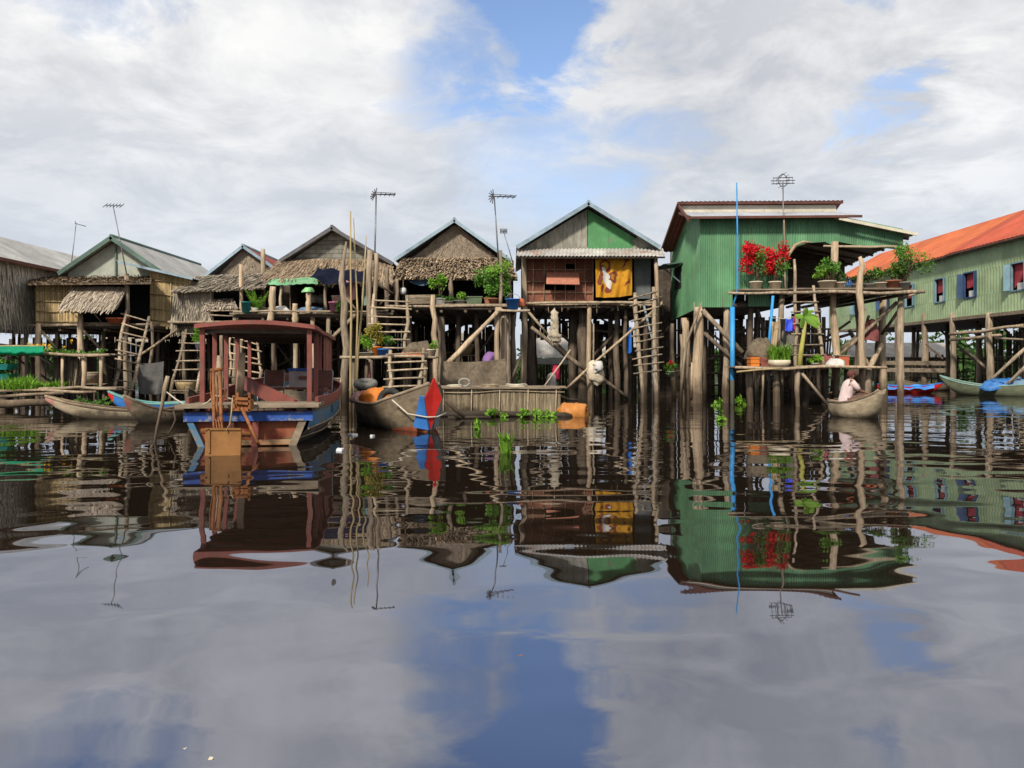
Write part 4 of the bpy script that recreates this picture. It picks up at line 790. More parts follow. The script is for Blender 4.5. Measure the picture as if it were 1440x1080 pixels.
# ------------------------------------------------------------------ sheds behind, low thicket before the added dark bank
s1 = thing('back_shed', 'low shed with corrugated grey roof seen between the stilts of the matting house', 'shed', (3, 41, 0))
mb = MB(); mb.corr(W(742, 503, 39.5), W(812, 503, 39.5), W(812, 466, 42), W(742, 466, 42), 26, 0.02, per=4); rs = mb.build('roof', M['zinc_old'], s1)
mb = MB(); mb.beam(W(742, 465, 42), W(812, 465, 42), .06, .12); mb.build('ridge_board', M['cream'], rs)
mb = MB(); mb.beam(W(740, 508, 39.4), W(812, 508, 39.4), .06, .3); mb.build('eave_board', M['white'], s1)
mb = MB(); mb.strips(W(740, 553, 40), W(812, 553, 40), W(812, 512, 40), W(740, 512, 40), 16, .03, .15); mb.build('wall', M['plank_dark'], s1)
for x in (745, 776, 808): post(s1, x, 510, None, 39.6, .08, 'post')
s2 = thing('back_shed', 'small pale shed far behind the ladder of the matting house', 'shed', (6.5, 42, 0))
mb = MB(); mb.panel(W(838, 503, 41), W(874, 503, 41), W(868, 485, 43), W(842, 486, 43), .06); mb.build('roof', M['cream'], s2)
mb = MB(); mb.strips(W(840, 545, 41.5), W(872, 545, 41.5), W(872, 504, 41.5), W(840, 504, 41.5), 8, .03, .15); mb.build('wall', M['plank'], s2)
for x in (842, 870): post(s2, x, 505, None, 41.2, .07, 'post')
s3 = thing('back_shed', 'shed of pale boards far behind under the long pale green building', 'shed', (22, 58, 0))
mb = MB(); mb.strips(W(1200, 536, 58), W(1330, 536, 58), W(1330, 500, 58), W(1200, 500, 58), 30, .03, .15); mb.build('wall', M['plank'], s3)
mb = MB(); mb.panel(W(1190, 502, 56.5), W(1340, 502, 56.5), W(1335, 482, 59), W(1195, 482, 59), .06); mb.build('roof', M['zinc_old'], s3)
for x in (1205, 1265, 1325): post(s3, x, 500, None, 57, .1, 'post')
s4 = thing('back_shed', 'added dark board shed filling the dark behind the stilts of the thatch porch house', 'shed', (-7, 44, 0))  # second-row shed added to fill the dark between the stilts
mb = MB(); mb.strips(W(330, 540, 44), W(590, 540, 44), W(590, 470, 44), W(330, 470, 44), 60, .03, .2); mb.build('wall', M['plank_dark'], s4)
mb = MB(); mb.panel(W(320, 474, 43), W(600, 474, 43), W(595, 455, 46), W(325, 455, 46), .06); mb.build('roof', M['thatch'], s4)
for x in (335, 420, 500, 585): post(s4, x, 470, None, 43.6, .1, 'post_dark')
s5 = thing('back_shed', 'added dark board shed filling the dark behind the stilts of the leaf skirted house', 'shed', (-2, 44, 0))  # another added shed, backing the open stilts with dark
mb = MB(); mb.strips(W(604, 540, 44), W(716, 540, 44), W(716, 478, 44), W(604, 478, 44), 30, .03, .25); mb.build('wall', M['plank_dark'], s5)
mb = MB(); mb.panel(W(600, 480, 43), W(718, 480, 43), W(716, 468, 46), W(602, 468, 46), .06); mb.build('roof', M['thatch'], s5)
for x in (610, 660, 710): post(s5, x, 480, None, 43.6, .1, 'post_dark')
s6 = thing('back_shed', 'added dark board shed filling the dark behind the stilts at the far left', 'shed', (-19, 46, 0))  # added as well, darkens the view under the left houses
mb = MB(); mb.strips(W(150, 536, 46), W(300, 536, 46), W(300, 476, 46), W(150, 476, 46), 40, .03, .2); mb.build('wall', M['plank_dark'], s6)
mb = MB(); mb.panel(W(140, 480, 45), W(310, 480, 45), W(305, 462, 48), W(145, 462, 48), .06); mb.build('roof', M['thatch'], s6)
for x in (155, 225, 295): post(s6, x, 478, None, 45.6, .1, 'post_dark')
mb = MB()
for k in range(300):
    x = R.uniform(-75, 85); y = R.uniform(62, 80); hgt = R.uniform(1.8, 3.4) * (1.4 if x > 24 else 1.0 if not -1.5 < x < 2.5 else 0.5)
    mb.leaves((x, y, hgt * 0.55), (R.uniform(1.2, 2.6), 1.2, hgt * 0.7), 110, 0.6, blobs=5)
tag(mb.build('mangrove_thicket', M['leaf_dark']), 'low flooded thicket in a line far behind the stilt houses', 'thicket', kind='stuff')
# ------------------------------------------------------------------ boats
def loft(mb, secs, mats, closed_end=True, r=0.5):
    """secs: list of cross-sections (same count of points, port rim .. keel .. starboard rim); mats: material slot per strip"""
    b = len(mb.v); n = len(secs[0])
    for s_ in secs: mb.v += [Vector(p) for p in s_]
    for i in range(len(secs) - 1):
        for j in range(n - 1):
            mb.cur = mats[j]; mb._face((b + i * n + j, b + i * n + j + 1, b + (i + 1) * n + j + 1, b + (i + 1) * n + j), r, True)
    mb.cur = 0
def canoe(root, L, beam, h, rb, rs, hull_m, rim_m, in_m=None, draft=0.16, blunt=0.06, tip_m=None, n=18, thwarts=(0.3, 0.6)):
    def prof(t):
        f = min(1, (t / 0.32)) ** 0.62 * 1.0 if t < 0.32 else 1.0
        g = min(1, ((1 - t) / 0.42)) ** 0.7 if t > 0.58 else 1.0
        hw = beam / 2 * max(blunt, f * g)
        e_ = max(0, (t - .68) / .32) ** 2.2 if t > .5 else .7 * max(0, (.22 - t) / .22) ** 2.2
        up = rb * max(0, (t - 0.5) / 0.5) ** 2.0 + rs * max(0, (0.5 - t) / 0.5) ** 2.2
        return hw, h + up, (-draft + up * 0.6) * (1 - e_) + (h + up - .1) * e_
    def sec(t, ins):
        hw, zr, zk = prof(t); x = -L / 2 + L * t; hw = max(0.01, hw - ins); zk += ins * 1.6; out = []
        for k in range(11):
            a = -math.pi / 2 + math.pi * k / 10
            yy = hw * (abs(math.sin(a)) ** 0.75) * (1 if a > 0 else -1); zz = zr - (zr - zk) * abs(math.cos(a)) ** 0.85
            out.append((x, yy, zz))
        return out
    ts = [i / n for i in range(n + 1)]
    mb = MB(); loft(mb, [sec(t, 0) for t in ts], [0] * 10)
    if tip_m:
        k = 0
        for fi in range(len(mb.f)):
            if fi // 10 >= n - 1: mb.mi[fi] = 1
    e = sec(0, 0); mb.poly(e, 0.5); e = sec(1, 0); mb.poly(e[::-1], 0.5)
    mb.build('hull', [hull_m] + ([tip_m] if tip_m else []), root, local=True)
    mb = MB(); loft(mb, [sec(t, 0.035) for t in ts], [0] * 10); mb.build('hull_lining', in_m or hull_m, root, local=True)
    for sgn in (0, 10):
        mb = MB(); mb.tube([Vector(sec(t, 0.015)[sgn]) + V(0, 0, 0.01) for t in ts], 0.032, 6); mb.build('gunwale', rim_m, root, local=True)
    for t in thwarts:
        hw, zr, zk = prof(t); x = -L / 2 + L * t; mb = MB(); mb.box(x - .09, x + .09, -hw + .03, hw - .03, zr - .1, zr - .065); mb.build('thwart', rim_m, root, local=True)
def boat_at(name, label, pa, pb, cat='boat', group=None):
    """stern at pa, bow at pb (plan points)"""
    c = (Vector(pa) + Vector(pb)) / 2; d = Vector(pb) - Vector(pa)
    return thing(name, label, cat, (c.x, c.y, 0), math.atan2(d.y, d.x), group), Vector((d.x, d.y)).length

b1, L_ = boat_at('canoe', 'long low pale canoe with pink tipped bow below the leaning ladder', V(-6.9, 19.4), V(X(64, 19.2), 19.2))
canoe(b1, L_, 0.85, 0.2, 0.34, 0.12, M['boat_pale'], M['post_pale'], tip_m=mat('pink worn paint', (0.36, 0.15, 0.12), (0.5, 0.26, 0.2), (6, 6, 6)), draft=0.12)
b2, L_ = boat_at('canoe', 'short brown canoe with faded red prow moored left of the maroon boat', V(X(292, 18.9), 18.9), V(X(174, 17.3), 17.3))
canoe(b2, L_, 0.9, 0.26, 0.36, 0.26, M['boat_wood'], M['post_pale'], tip_m=mat('dull red worn paint', (0.2, 0.075, 0.055), (0.33, 0.16, 0.12), (6, 6, 6)))
b3, L_ = boat_at('canoe', 'canoe with blue hull, red prow tip and teal rim behind the brown canoe', V(X(300, 21.6), 21.6), V(X(152, 20.8), 20.8))
canoe(b3, L_, 0.85, 0.26, 0.34, 0.1, M['blue_paint'], mat('teal rim', (0.12, 0.3, 0.27), (0.2, 0.4, 0.36), (6, 6, 6)), in_m=M['boat_wood'], tip_m=M['red_paint'])
b4, L_ = boat_at('canoe', 'upturned grey prow of a canoe tied up behind the maroon boat', V(X(310, 20.5), 20.5), V(X(264, 17.6), 17.6))
canoe(b4, L_, 0.7, 0.3, 0.5, 0.1, M['boat_wood'], M['plank'])

# ---- wooden boat with the painted prow
b5, L_ = boat_at('wooden_boat', 'stout grey wooden boat with red and blue kite painted prow', V(X(523, 18.7) , 18.7), V(X(604, 15.2), 15.2))
BL = L_
def pboat(root, L):
    def prof(t):
        f = 1.0 if t > 0.25 else 0.55 + 0.45 * (t / 0.25) ** 0.7
        g = 1.0 if t < 0.72 else max(0.16, 1 - 0.84 * ((t - 0.72) / 0.28) ** 1.5)
        up = 0.48 * max(0, (t - 0.45) / 0.55) ** 2.2 + 0.12 * max(0, (0.35 - t) / 0.35) ** 1.5
        return 0.66 * f * g, 0.46 + up, -0.2 + up * 0.25
    def sec(t, ins=0, dx=0):
        hw, zr, zk = prof(t); x = -L / 2 + L * t; hw = max(0.02, hw - ins); zk += ins * 1.5; o = []
        for k in range(13):
            a = -math.pi / 2 + math.pi * k / 12
            zz = zr - (zr - zk) * abs(math.cos(a)) ** 0.8
            lean = 0.22 * max(0, (t - 0.8) / 0.2) * (zz - zk)
            o.append((x + lean + dx, hw * (abs(math.sin(a)) ** 0.7) * (1 if a > 0 else -1), zz))
        return o
    n = 22; ts = [i / n for i in range(n + 1)]
    mb = MB(); loft(mb, [sec(t) for t in ts], [0] * 12)
    for fi in range(len(mb.f)):
        t = (fi // 12) / n; j = fi % 12
        if t > 0.76 and 2 < j < 9: mb.mi[fi] = 2
    mb.poly(sec(0), .5); mb.poly(sec(1)[::-1], .5)
    mb.build('hull', [M['boat_wood'], M['blue_paint'], M['boat_red2']], root, local=True)
    mb = MB(); loft(mb, [sec(t, 0.04) for t in ts], [0] * 12); mb.build('hull_lining', M['boat_wood'], root, local=True)
    for k in (0, 12):
        mb = MB(); mb.tube([Vector(sec(t, .015)[k]) + V(0, 0, .012) for t in ts], 0.035, 6); mb.build('gunwale', M['plank'], root, local=True)
    # kite-shaped prow board
    x = L / 2 + 0.08; mb = MB()
    kite = [(x - .02, 0, 0.06), (x + .13, 0.175, 0.66), (x + .2, 0, 1.06), (x + .13, -0.175, 0.66)]
    bk = [(p[0] - 0.07, p[1] * .9, p[2]) for p in kite]
    mb.hexa(kite + bk, .5); mb.build('prow_board', M['red_paint'], root, local=True)
    mb = MB()
    for s_ in (1, -1):
        mb.cur = 0 if s_ > 0 else 1
        mb.panel((x + .10, s_ * .16, .70), (x - .03, s_ * .02, .05), (x - .24, s_ * .255, .1), (x - .0, s_ * .21, .72), .03)
    mb.build('prow_cheek', [mat('grey cheek', (.2, .22, .25), (.3, .33, .36)), M['blue_paint']], root, local=True)
    mb = MB(); mb.tube([(x - .5, -.62, .62), (x - .2, -.4, .36), (x + .06, -.1, .3), (x + .06, .1, .3), (x - .1, .35, .36)], 0.014, 5); mb.build('mooring_rope', M['rope'], root, local=True)
    for t in (.25, .5):
        hw, zr, zk = prof(t); xx = -L / 2 + L * t; mb = MB(); mb.box(xx - .1, xx + .1, -hw + .03, hw - .03, zr - .1, zr - .06); mb.build('thwart', M['plank'], root, local=True)
pboat(b5, BL)
def drape(name, label, cat, c, sx_, sy_, sz_, material, group=None):
    """lumpy heap of cloth or net lying on something"""
    mb = MB(); n = 18; rows = []; ph = R.uniform(0, 9)
    for i in range(8):
        v = i / 7; rr = math.cos(v * math.pi / 2) ** 0.7 if i < 7 else 0.02
        rows.append([Vector(c) + V(math.cos(2 * math.pi * k / n) * sx_ * rr * (1 + .16 * math.sin(3 * k + ph) + .1 * math.sin(5 * k + i)), math.sin(2 * math.pi * k / n) * sy_ * rr * (1 + .16 * math.sin(4 * k + ph)), sz_ * math.sin(v * math.pi / 2) * (1 + .14 * math.sin(2 * k + ph + i))) for k in range(n)])
    mb.grid(rows, smooth=True, close=True); mb.poly(rows[0][::-1])
    [q.__iadd__(Vector((sx_, sy_, sz_ * .7)) * .3 * mnoise.noise(q * 4.5 + Vector((ph, 0, 0)))) for q in mb.v]
    o = mb.build(name, material, loc=c); return tag(o, label, cat, group)
drape('folded_cloth', 'orange cloth bundle lying in the stern of the kite prow boat', 'cloth', W(527, 566, 17.6), .36, .3, .3, M['orange'])
drape('folded_cloth', 'crumpled pink white cloth beside the kite painted prow', 'cloth', W(575, 571, 16.2) + V(0, .1, -.1), .2, .18, .32, M['cloth_white'])
drape('folded_cloth', 'dull pink cloth tucked behind the orange bundle', 'cloth', W(508, 567, 18.2), .26, .22, .26, mat('dull pink', (.4, .22, .2), (.52, .32, .3)))
def tyre(label, c, Ro, r, tilt, material):
    mb = MB(); rows = []
    for i in range(25):
        a = 2 * math.pi * i / 24; rows.append([Vector((math.cos(a) * (Ro + r * math.cos(b)), math.sin(a) * (Ro + r * math.cos(b)), r * 1.15 * math.sin(b))) for b in [2 * math.pi * k / 10 for k in range(10)]])
    m = Matrix.Rotation(tilt, 3, 'X'); rows = [[Vector(c) + m @ p for p in row] for row in rows]
    mb.grid(rows, smooth=True, close=True); o = mb.build('tyre', material, loc=c); return tag(o, label, 'tyre')
tyre('black tyre standing upright inside the kite prow boat', W(548, 562, 17.2), .2, .075, 1.25, M['rubber'])
tyre('dusty grey tyre lying flat on a post behind the orange cloth', W(514, 540, 19.5), .22, .08, .25, M['rubber_grey'])
pk = thing('mooring_post', 'short stump under the dusty grey tyre', 'post', (X(514, 19.5), 19.5, 0)); pole3(pk, V(X(514, 19.5), 19.5, -.6), W(514, 541, 19.5), .1, 'post', 'stump')

# ---- maroon passenger boat
rb_ = thing('passenger_boat', 'maroon roofed wooden boat with blue planked front deck in the foreground', 'boat', (-4.2, 12.5, 0), rad(9.5))
def hb(y): return (1.0 + .2 * math.sin(math.pi * min(1, y / 9))) * (1 if y < 5 else 1 - .85 * ((y - 5) / 2.8) ** 2)
def sheer(y): return 0.0 if y < 3 else 0.35 * ((y - 3) / 4.8) ** 1.6
ys = [0.06 + 7.7 * i / 20 for i in range(21)]
def bsec(y):
    w_, s_ = hb(y), sheer(y); lo = max(0.0, (y - 5) / 2.8) * .5; inn = 0.18 * max(0, 1 - y / 1.5)
    pts = [(1.0, .62), (.985, .55), (.95 - inn * .4, .26), (.8 - inn * .7, .02), (.55 - inn * .5, -.2)]
    L1 = [(-w_ * a, y, z + s_ + (lo if z < .1 else 0)) for a, z in pts]; R1 = [(w_ * a, y, z + s_ + (lo if z < .1 else 0)) for a, z in pts[::-1]]
    return L1 + R1
mb = MB(); loft(mb, [bsec(y) for y in ys], [2, 1, 0, 0, 0, 0, 0, 1, 2]); mb.build('hull', [M['boat_wood'], M['boat_teal'], M['plank']], rb_, local=True)
mb = MB(); mb.panel((-.62, .1, -.2), (.62, .1, -.2), (.95, .1, .56), (-.95, .1, .56), .05); tr_ = mb.build('transom', M['boat_red2'], rb_, local=True)
mb = MB(); mb.box(-.66, .66, .0, .06, 0.02, 0.1); mb.build('lower_plank', mat('pale worn red plank', (.3, .12, .06), (.4, .26, .14), (4, 8, 8)), tr_, local=True)
for sg in (-1, 1):
    for hh, dz_ in ((.985, .56), (.955, .27), (.9, .12)):
        mb = MB(); mb.tube([(sg * (hb(y) * hh + .01) * (1 - (.16 if hh < .93 else .06 if hh < .96 else 0) * max(0, 1 - y / 1.5)), y, dz_ + sheer(y)) for y in ys[:18]], .016, 5); mb.build('rub_strip', M['plank'], rb_, local=True)
mb = MB(); mb.box(-.99, .99, -.03, .06, .405, .55); mb.build('front_plank', M['boat_blue'], rb_, local=True)
for x, m_, ww in ((-.9, 'boat_teal', .05), (.83, 'plank', .06), (.1, 'boat_red', .05), (-.28, 'boat_red', .04)):
    mb = MB(); mb.panel((x * .76 - ww, -.005, -.1), (x * .76 + ww, -.005, -.1), (x + ww, -.005, .4), (x - ww, -.005, .4), .085); mb.build('transom_post', M[m_], rb_, local=True)
mb = MB(); mb.strips((-1.09, -.16, .62), (-1.09, .95, .62), (1.09, .95, .62), (1.09, -.16, .62), 5, .055, .03, .0, .01, .003); mb.build('foredeck', M['plank'], rb_, local=True)
mb = MB(); mb.strips((-.9, .95, .34), (-.9, 7, .34), (.9, 7, .34), (.9, .95, .34), 7, .03, .05); mb.build('floor', M['plank_dark'], rb_, local=True)
for sg in (-1, 1):
    mb = MB(); rows = []
    for y in [0.35 + 7.35 * i / 16 for i in range(17)]:
        w_, s_ = hb(y) + .02, sheer(y); rows.append([(sg * w_, y, .60 + s_), (sg * w_, y, .60 + s_ + .17), (sg * (w_ - .05), y, .60 + s_ + .17), (sg * (w_ - .05), y, .60 + s_)])
    mb.grid(rows, close=True); mb.poly(rows[0]); mb.poly(rows[-1][::-1]); mb.build('gunwale', M['boat_red'], rb_, local=True)
mb = MB(); rt, rb2 = [], []
for i in range(15):
    y = .6 + 6.2 * i / 14; rt.append([(-.97 + 1.94 * k / 12, y, 1.98 + .075 * math.sin(math.pi * k / 12) + .01 * math.sin(i)) for k in range(13)])
rb2 = [[(p[0], p[1], p[2] - .07) for p in row] for row in rt]
mb.grid(rt); mb.grid([r_[::-1] for r_ in rb2])
mb.grid([rt[0], rb2[0]]); mb.grid([rb2[-1], rt[-1]]); mb.grid([[r_[0] for r_ in rb2], [r_[0] for r_ in rt]]); mb.grid([[r_[-1] for r_ in rt], [r_[-1] for r_ in rb2]])
mb.build('roof', M['boat_red'], rb_, local=True)
mb = MB()
for i in range(7): mb.box(-.9, .9, .8 + i, .87 + i, 1.84, 1.905)
mb.build('roof_batten', M['plank_dark'], rb_, local=True)
for x, y in ((-.87, .75), (-.87, 1.75), (-.87, 2.8), (-.87, 4.0), (-.87, 5.5), (.87, .75), (.87, 2.1), (.87, 3.0), (.87, 6.3)):
    mb = MB(); mb.box(x - .038, x + .038, y - .04, y + .04, .36, 1.93); mb.build('roof_post', M['boat_red'], rb_, local=True)
mb = MB(); mb.strips((.9, 3.9, .74), (.9, 6.25, .82), (.9, 6.25, 1.92), (.9, 3.9, 1.92), 6, .025, .05, .0, .0, .01); mb.build('side_boarding', M['boat_red'], rb_, local=True)
mb = MB(); mb.panel((-.85, 1.2, .38), (-.85, 6, .38), (-.85, 6, .66), (-.85, 1.2, .62), .03); mb.build('side_boarding', M['boat_red'], rb_, local=True)
mb = MB(); mb.box(-.2, .85, 4.2, 4.7, .78, .83)
for x in (-.15, .8): mb.box(x - .03, x + .03, 4.3, 4.6, .34, .78)
mb.build('bench', M['boat_red'], rb_, local=True)
for x in (-.9, .3): mb = MB(); mb.tube([(x, 7.0, .7), (x * .95, 7.2, 1.2)], .04, 6); mb.build('cleat_post', M['post'], rb_, local=True)
# things aboard
ob = thing('cooler_box', 'white and pink cooler box with blue rim under the maroon roof', 'cooler', W(430, 543, 16.9))
mb = MB(); a, c = W(410, 543, 16.9), W(452, 522, 16.9); mb.box(a.x, c.x, 16.7, 17.15, .83, 1.17); mb.build('body', mat('pale pink white plastic', (.52, .4, .38), (.66, .58, .56)), ob)
mb = MB(); mb.box(a.x - .02, c.x + .02, 16.68, 17.17, 1.175, 1.24); mb.build('lid', M['boat_blue'], ob)
mb = MB(); mb.box(a.x + .22, a.x + .44, 16.66, 16.695, 1.0, 1.07); mb.build('handle', M['boat_red'], ob)
def frame_chair(label, px, yb, Y, back):
    t = thing('metal_chair', label, 'chair', (X(px, Y), Y, .38)); x = X(px, Y); z0 = .38
    for sx_ in (-.2, .2):
        mb = MB(); mb.tube([(x + sx_, Y - .2, z0), (x + sx_, Y - .2, z0 + .42)], .013, 6); mb.build('leg', M['metal'], t)
        mb = MB(); mb.tube([(x + sx_, Y + .2, z0), (x + sx_, Y + .19, z0 + .42), (x + sx_, Y + .26, z0 + .8), (x + sx_ * .8, Y + .27, z0 + .84)], .013, 6); mb.build('leg', M['metal'], t)
    mb = MB(); mb.box(x - .21, x + .21, Y - .2, Y + .2, z0 + .41, z0 + .45); mb.build('seat', back, t)
    mb = MB(); mb.panel((x - .19, Y + .2, z0 + .5), (x + .19, Y + .2, z0 + .5), (x + .19, Y + .25, z0 + .82), (x - .19, Y + .25, z0 + .82), .03); mb.build('backrest', back, t)
mbk = mat('brown vinyl', (.12, .05, .035), (.19, .08, .06))
frame_chair('metal chair with brown back on the maroon boat near the cooler box', 449, 558, 15.0, mbk)
frame_chair('metal chair with brown back in the middle of the maroon boat behind the plank', 381, 550, 15.6, mbk)
one('plank', lambda m: m.beam(W(341, 537, 14.6), W(415, 572, 13.4), .06, .24), M['boat_red'], 'wide brown plank leaning diagonally across the maroon boat deck', 'plank', loc=W(378, 555, 14))
one('log', lambda m: m.pole(W(337, 560, 14.2), W(341, 496, 14.2), .075, .06, n=8), M['post_pale'], 'short pale log standing upright on the maroon boat deck', 'log', loc=W(337, 560, 14.2))
one('log', lambda m: m.pole(W(306, 562, 13.7), W(309, 500, 13.7), .06, .05, n=8), M['post'], 'thin grey brown log propped by the front left roof post of the maroon boat', 'log', loc=W(306, 562, 13.7))
eng = thing('outboard_frame', 'rusty orange motor frame with square ochre plate hung on the maroon boat front', 'engine', W(313, 620, 11.25))
Ye = 11.2
mb = MB(); mb.panel(W(288, 641, Ye), W(338, 640.5, Ye), W(339, 604, Ye), W(289, 602, Ye), .035); pl = mb.build('plate', M['ochre'], eng)
mb = MB(); mb.box(X(293, Ye), X(296, Ye), Ye - .02, Ye - .002, .04, .38); mb.box(X(288, Ye), X(339, Ye), Ye - .02, Ye - .002, .365, .395); mb.build('plate_rib', M['ochre'], pl)
for a, b_, r in (((302, 655), (300, 520)), ((312, 655), (309, 522)), ((333, 655), (331, 640)),) and ((W(302, 652, Ye + .1), W(300, 520, 12.2), .025), (W(313, 652, Ye + .1), W(309, 522, 12.2), .025), (W(333, 655, Ye + .1), W(331, 605, Ye + .08), .02), (W(283, 606, Ye + .12), W(353, 611, Ye + .2), .04), (W(340, 574, 12.0), W(364, 626, 11.6), .025), (W(318, 548, 12.4), W(300, 600, 11.6), .02), (W(296, 521, 12.2), W(313, 519, 12.2), .03)):
    mb = MB(); mb.tube([a, b_], r, 7); mb.build('frame_tube', M['rust'], eng)
mb = MB()
for a, b_ in ((W(329, 576, 12), W(329, 556, 12)), (W(351, 578, 12), W(351, 553, 12)), (W(328, 576, 12), W(352, 577, 12)), (W(328, 560, 12), W(352, 561, 12)), (W(334, 575, 12.3), W(334, 552, 12.3)), (W(329, 566, 12), W(351, 568, 12))): mb.beam(a, b_, .035, .035)
mb.box(X(332, 12), X(348, 12), 12.03, 12.3, Z(575, 12), Z(563, 12)); mb.build('motor_cradle', M['rust'], eng)
mb = MB(); mb.tube([W(327, 560, 11.9), W(325, 585, 11.6), W(322, 604, 11.2)], .012, 6); mb.tube([W(322, 598, 11.25), W(318, 606, 11.15)], .01, 5); mb.build('tiller_rod', M['bamboo'], eng)
mb = MB()
for k in range(4): mb.tube([W(297 + 4 * k, 520, 12.2), W(296 + 5 * k, 545, 12.25), W(299 + 3 * k, 575, 12.2), W(301 + 4 * k, 603, 11.3)], .011, 5)
mb.build('cable', M['rust'], eng)
# mooring gear left of it
mp_ = thing('mooring_pole', 'knobbly pale pole leaning out of the water left of the maroon boat', 'pole', W(218, 622, 13.2)); mb = MB(); mb.tube([W(215, 640, 13.2), W(221, 600, 13.3), W(228, 570, 13.4), W(232, 545, 13.5), W(236, 529, 13.5)], [.022, .024, .03, .042, .036], 8); mb.build('shaft', M['post_pale'], mp_)
one('mooring_rope', lambda m: [m.tube([W(234, 551, 13.5), W(248, 562, 13.2), W(262, 570, 12.9), W(276, 573, 12.6), W(292, 566, 12.4), W(302, 556, 12.3)], .014, 5), m.tube([W(302, 556, 12.3), W(330, 562, 12.3), W(380, 573, 12.6), W(430, 574, 12.8)], .012, 5)], M['rope'], 'pale mooring rope slung from the leaning pole to the maroon boat', 'rope', loc=W(234, 551, 13.5))
one('crooked_branch', lambda m: m.tube([W(236, 612, 14), W(243, 600, 14), W(247, 590, 14), W(244, 578, 14)], [.012, .02, .022, .016], 6), M['post'], 'crooked branch end poking from the water beside the leaning mooring pole', 'branch', loc=W(240, 605, 14))

# ---- rowing boat and rower on the right
b6, L_ = boat_at('rowing_boat', 'small pale rowing boat carrying the person in pale pink', V(X(1172, 20.7), 20.7), V(X(1236, 18.9), 18.9))
canoe(b6, L_ + .2, 1.0, 0.36, 0.34, 0.04, M['boat_pale'], M['post_pale'], blunt=0.22, draft=0.15, thwarts=(.55,))
pb = W(1189, 560, 20.2)
def person():
    x, y, z = pb.x, pb.y, .40
    t = thing('person', 'person in pale pink shirt seated in the small rowing boat reaching forward', 'person', (x, y, 0))
    J = {'pel': (x, y, z), 'sp': (x + .03, y, z + .22), 'ch': (x + .09, y - .02, z + .42), 'nk': (x + .13, y - .02, z + .54), 'hd': (x + .15, y - .03, z + .64), 'ht': (x + .15, y - .03, z + .73),
         'ls': (x + .1, y - .19, z + .46), 'le': (x + .26, y - .22, z + .26), 'lw': (x + .44, y - .16, z + .2), 'rs': (x + .1, y + .16, z + .46), 're': (x + .28, y + .18, z + .28), 'rw': (x + .45, y + .1, z + .22),
         'lh': (x + .05, y - .1, z), 'lk': (x + .42, y - .16, z + .12), 'la': (x + .5, y - .14, z - .25), 'lf': (x + .64, y - .14, z - .28), 'rh': (x + .05, y + .1, z), 'rk': (x + .42, y + .16, z + .12), 'ra': (x + .5, y + .14, z - .25), 'rf': (x + .64, y + .14, z - .28)}
    rd = {'pel': .14, 'sp': .125, 'ch': .135, 'nk': .055, 'hd': .085, 'ht': .07, 'ls': .065, 'le': .042, 'lw': .03, 'rs': .065, 're': .042, 'rw': .03, 'lh': .09, 'lk': .065, 'la': .042, 'lf': .035, 'rh': .09, 'rk': .065, 'ra': .042, 'rf': .035}
    E = [('pel', 'sp'), ('sp', 'ch'), ('ch', 'nk'), ('nk', 'hd'), ('hd', 'ht'), ('ch', 'ls'), ('ls', 'le'), ('le', 'lw'), ('ch', 'rs'), ('rs', 're'), ('re', 'rw'), ('pel', 'lh'), ('lh', 'lk'), ('lk', 'la'), ('la', 'lf'), ('pel', 'rh'), ('rh', 'rk'), ('rk', 'ra'), ('ra', 'rf')]
    for s_ in ('l', 'r'):
        wv = Vector(J[s_ + 'w']); sg = -1 if s_ == 'l' else 1
        for k, (dy, ln) in enumerate(((-.028, .07), (-.01, .085), (.01, .08), (.027, .065))):
            J[s_ + 'p%d' % k] = tuple(wv + V(.06, dy, -.005)); J[s_ + 'q%d' % k] = tuple(wv + V(.06 + ln * .6, dy * 1.2, -.03)); J[s_ + 't%d' % k] = tuple(wv + V(.06 + ln * .7, dy * 1.2, -.065))
            for c_, r_ in (('p', .014), ('q', .0095), ('t', .008)): rd[s_ + c_ + str(k)] = r_
            E += [(s_ + 'w', s_ + 'p%d' % k), (s_ + 'p%d' % k, s_ + 'q%d' % k), (s_ + 'q%d' % k, s_ + 't%d' % k)]
        J[s_ + 'th'] = tuple(wv + V(.045, -sg * .045, -.02)); rd[s_ + 'th'] = .011; E.append((s_ + 'w', s_ + 'th'))
    keys = list(J); me = bpy.data.meshes.new('body'); me.from_pydata([Vector(J[k]) - root_loc(t) for k in keys], [(keys.index(a), keys.index(b_)) for a, b_ in E], [])
    o = bpy.data.objects.new('body', me); COL.objects.link(o); o.parent = t; me.materials.append(M['skin'])
    sk = o.modifiers.new('skin', 'SKIN'); sk.use_smooth_shade = True
    for i, k in enumerate(keys): me.skin_vertices[0].data[i].radius = (rd[k], rd[k]); me.skin_vertices[0].data[i].use_root = (k == 'pel')
    sb = o.modifiers.new('sub', 'SUBSURF'); sb.levels = 1; sb.render_levels = 1
    # shirt and trousers follow the body a little outside it
    mb = MB(); n = 14; rows = []
    for (dx, dz, ax, ay) in ((-.02, -.04, .165, .19), (0, .08, .16, .185), (.03, .22, .155, .185), (.07, .36, .16, .205), (.1, .46, .135, .2), (.12, .52, .09, .12), (.13, .55, .06, .065)):
        rows.append([V(x + dx + math.cos(2 * math.pi * k / n) * ax, y + math.sin(2 * math.pi * k / n) * ay, z + dz + .012 * math.sin(3 * k)) for k in range(n)])
    mb.grid(rows, smooth=True, close=True)
    for s_, sg in (('l', -1), ('r', 1)): mb.tube([V(*J[s_ + 's']) + V(-.02, -sg * .02, .02), V(*J[s_ + 's']).lerp(V(*J[s_ + 'e']), .5), V(*J[s_ + 's']).lerp(V(*J[s_ + 'e']), .92)], [.088, .075, .066], 10)
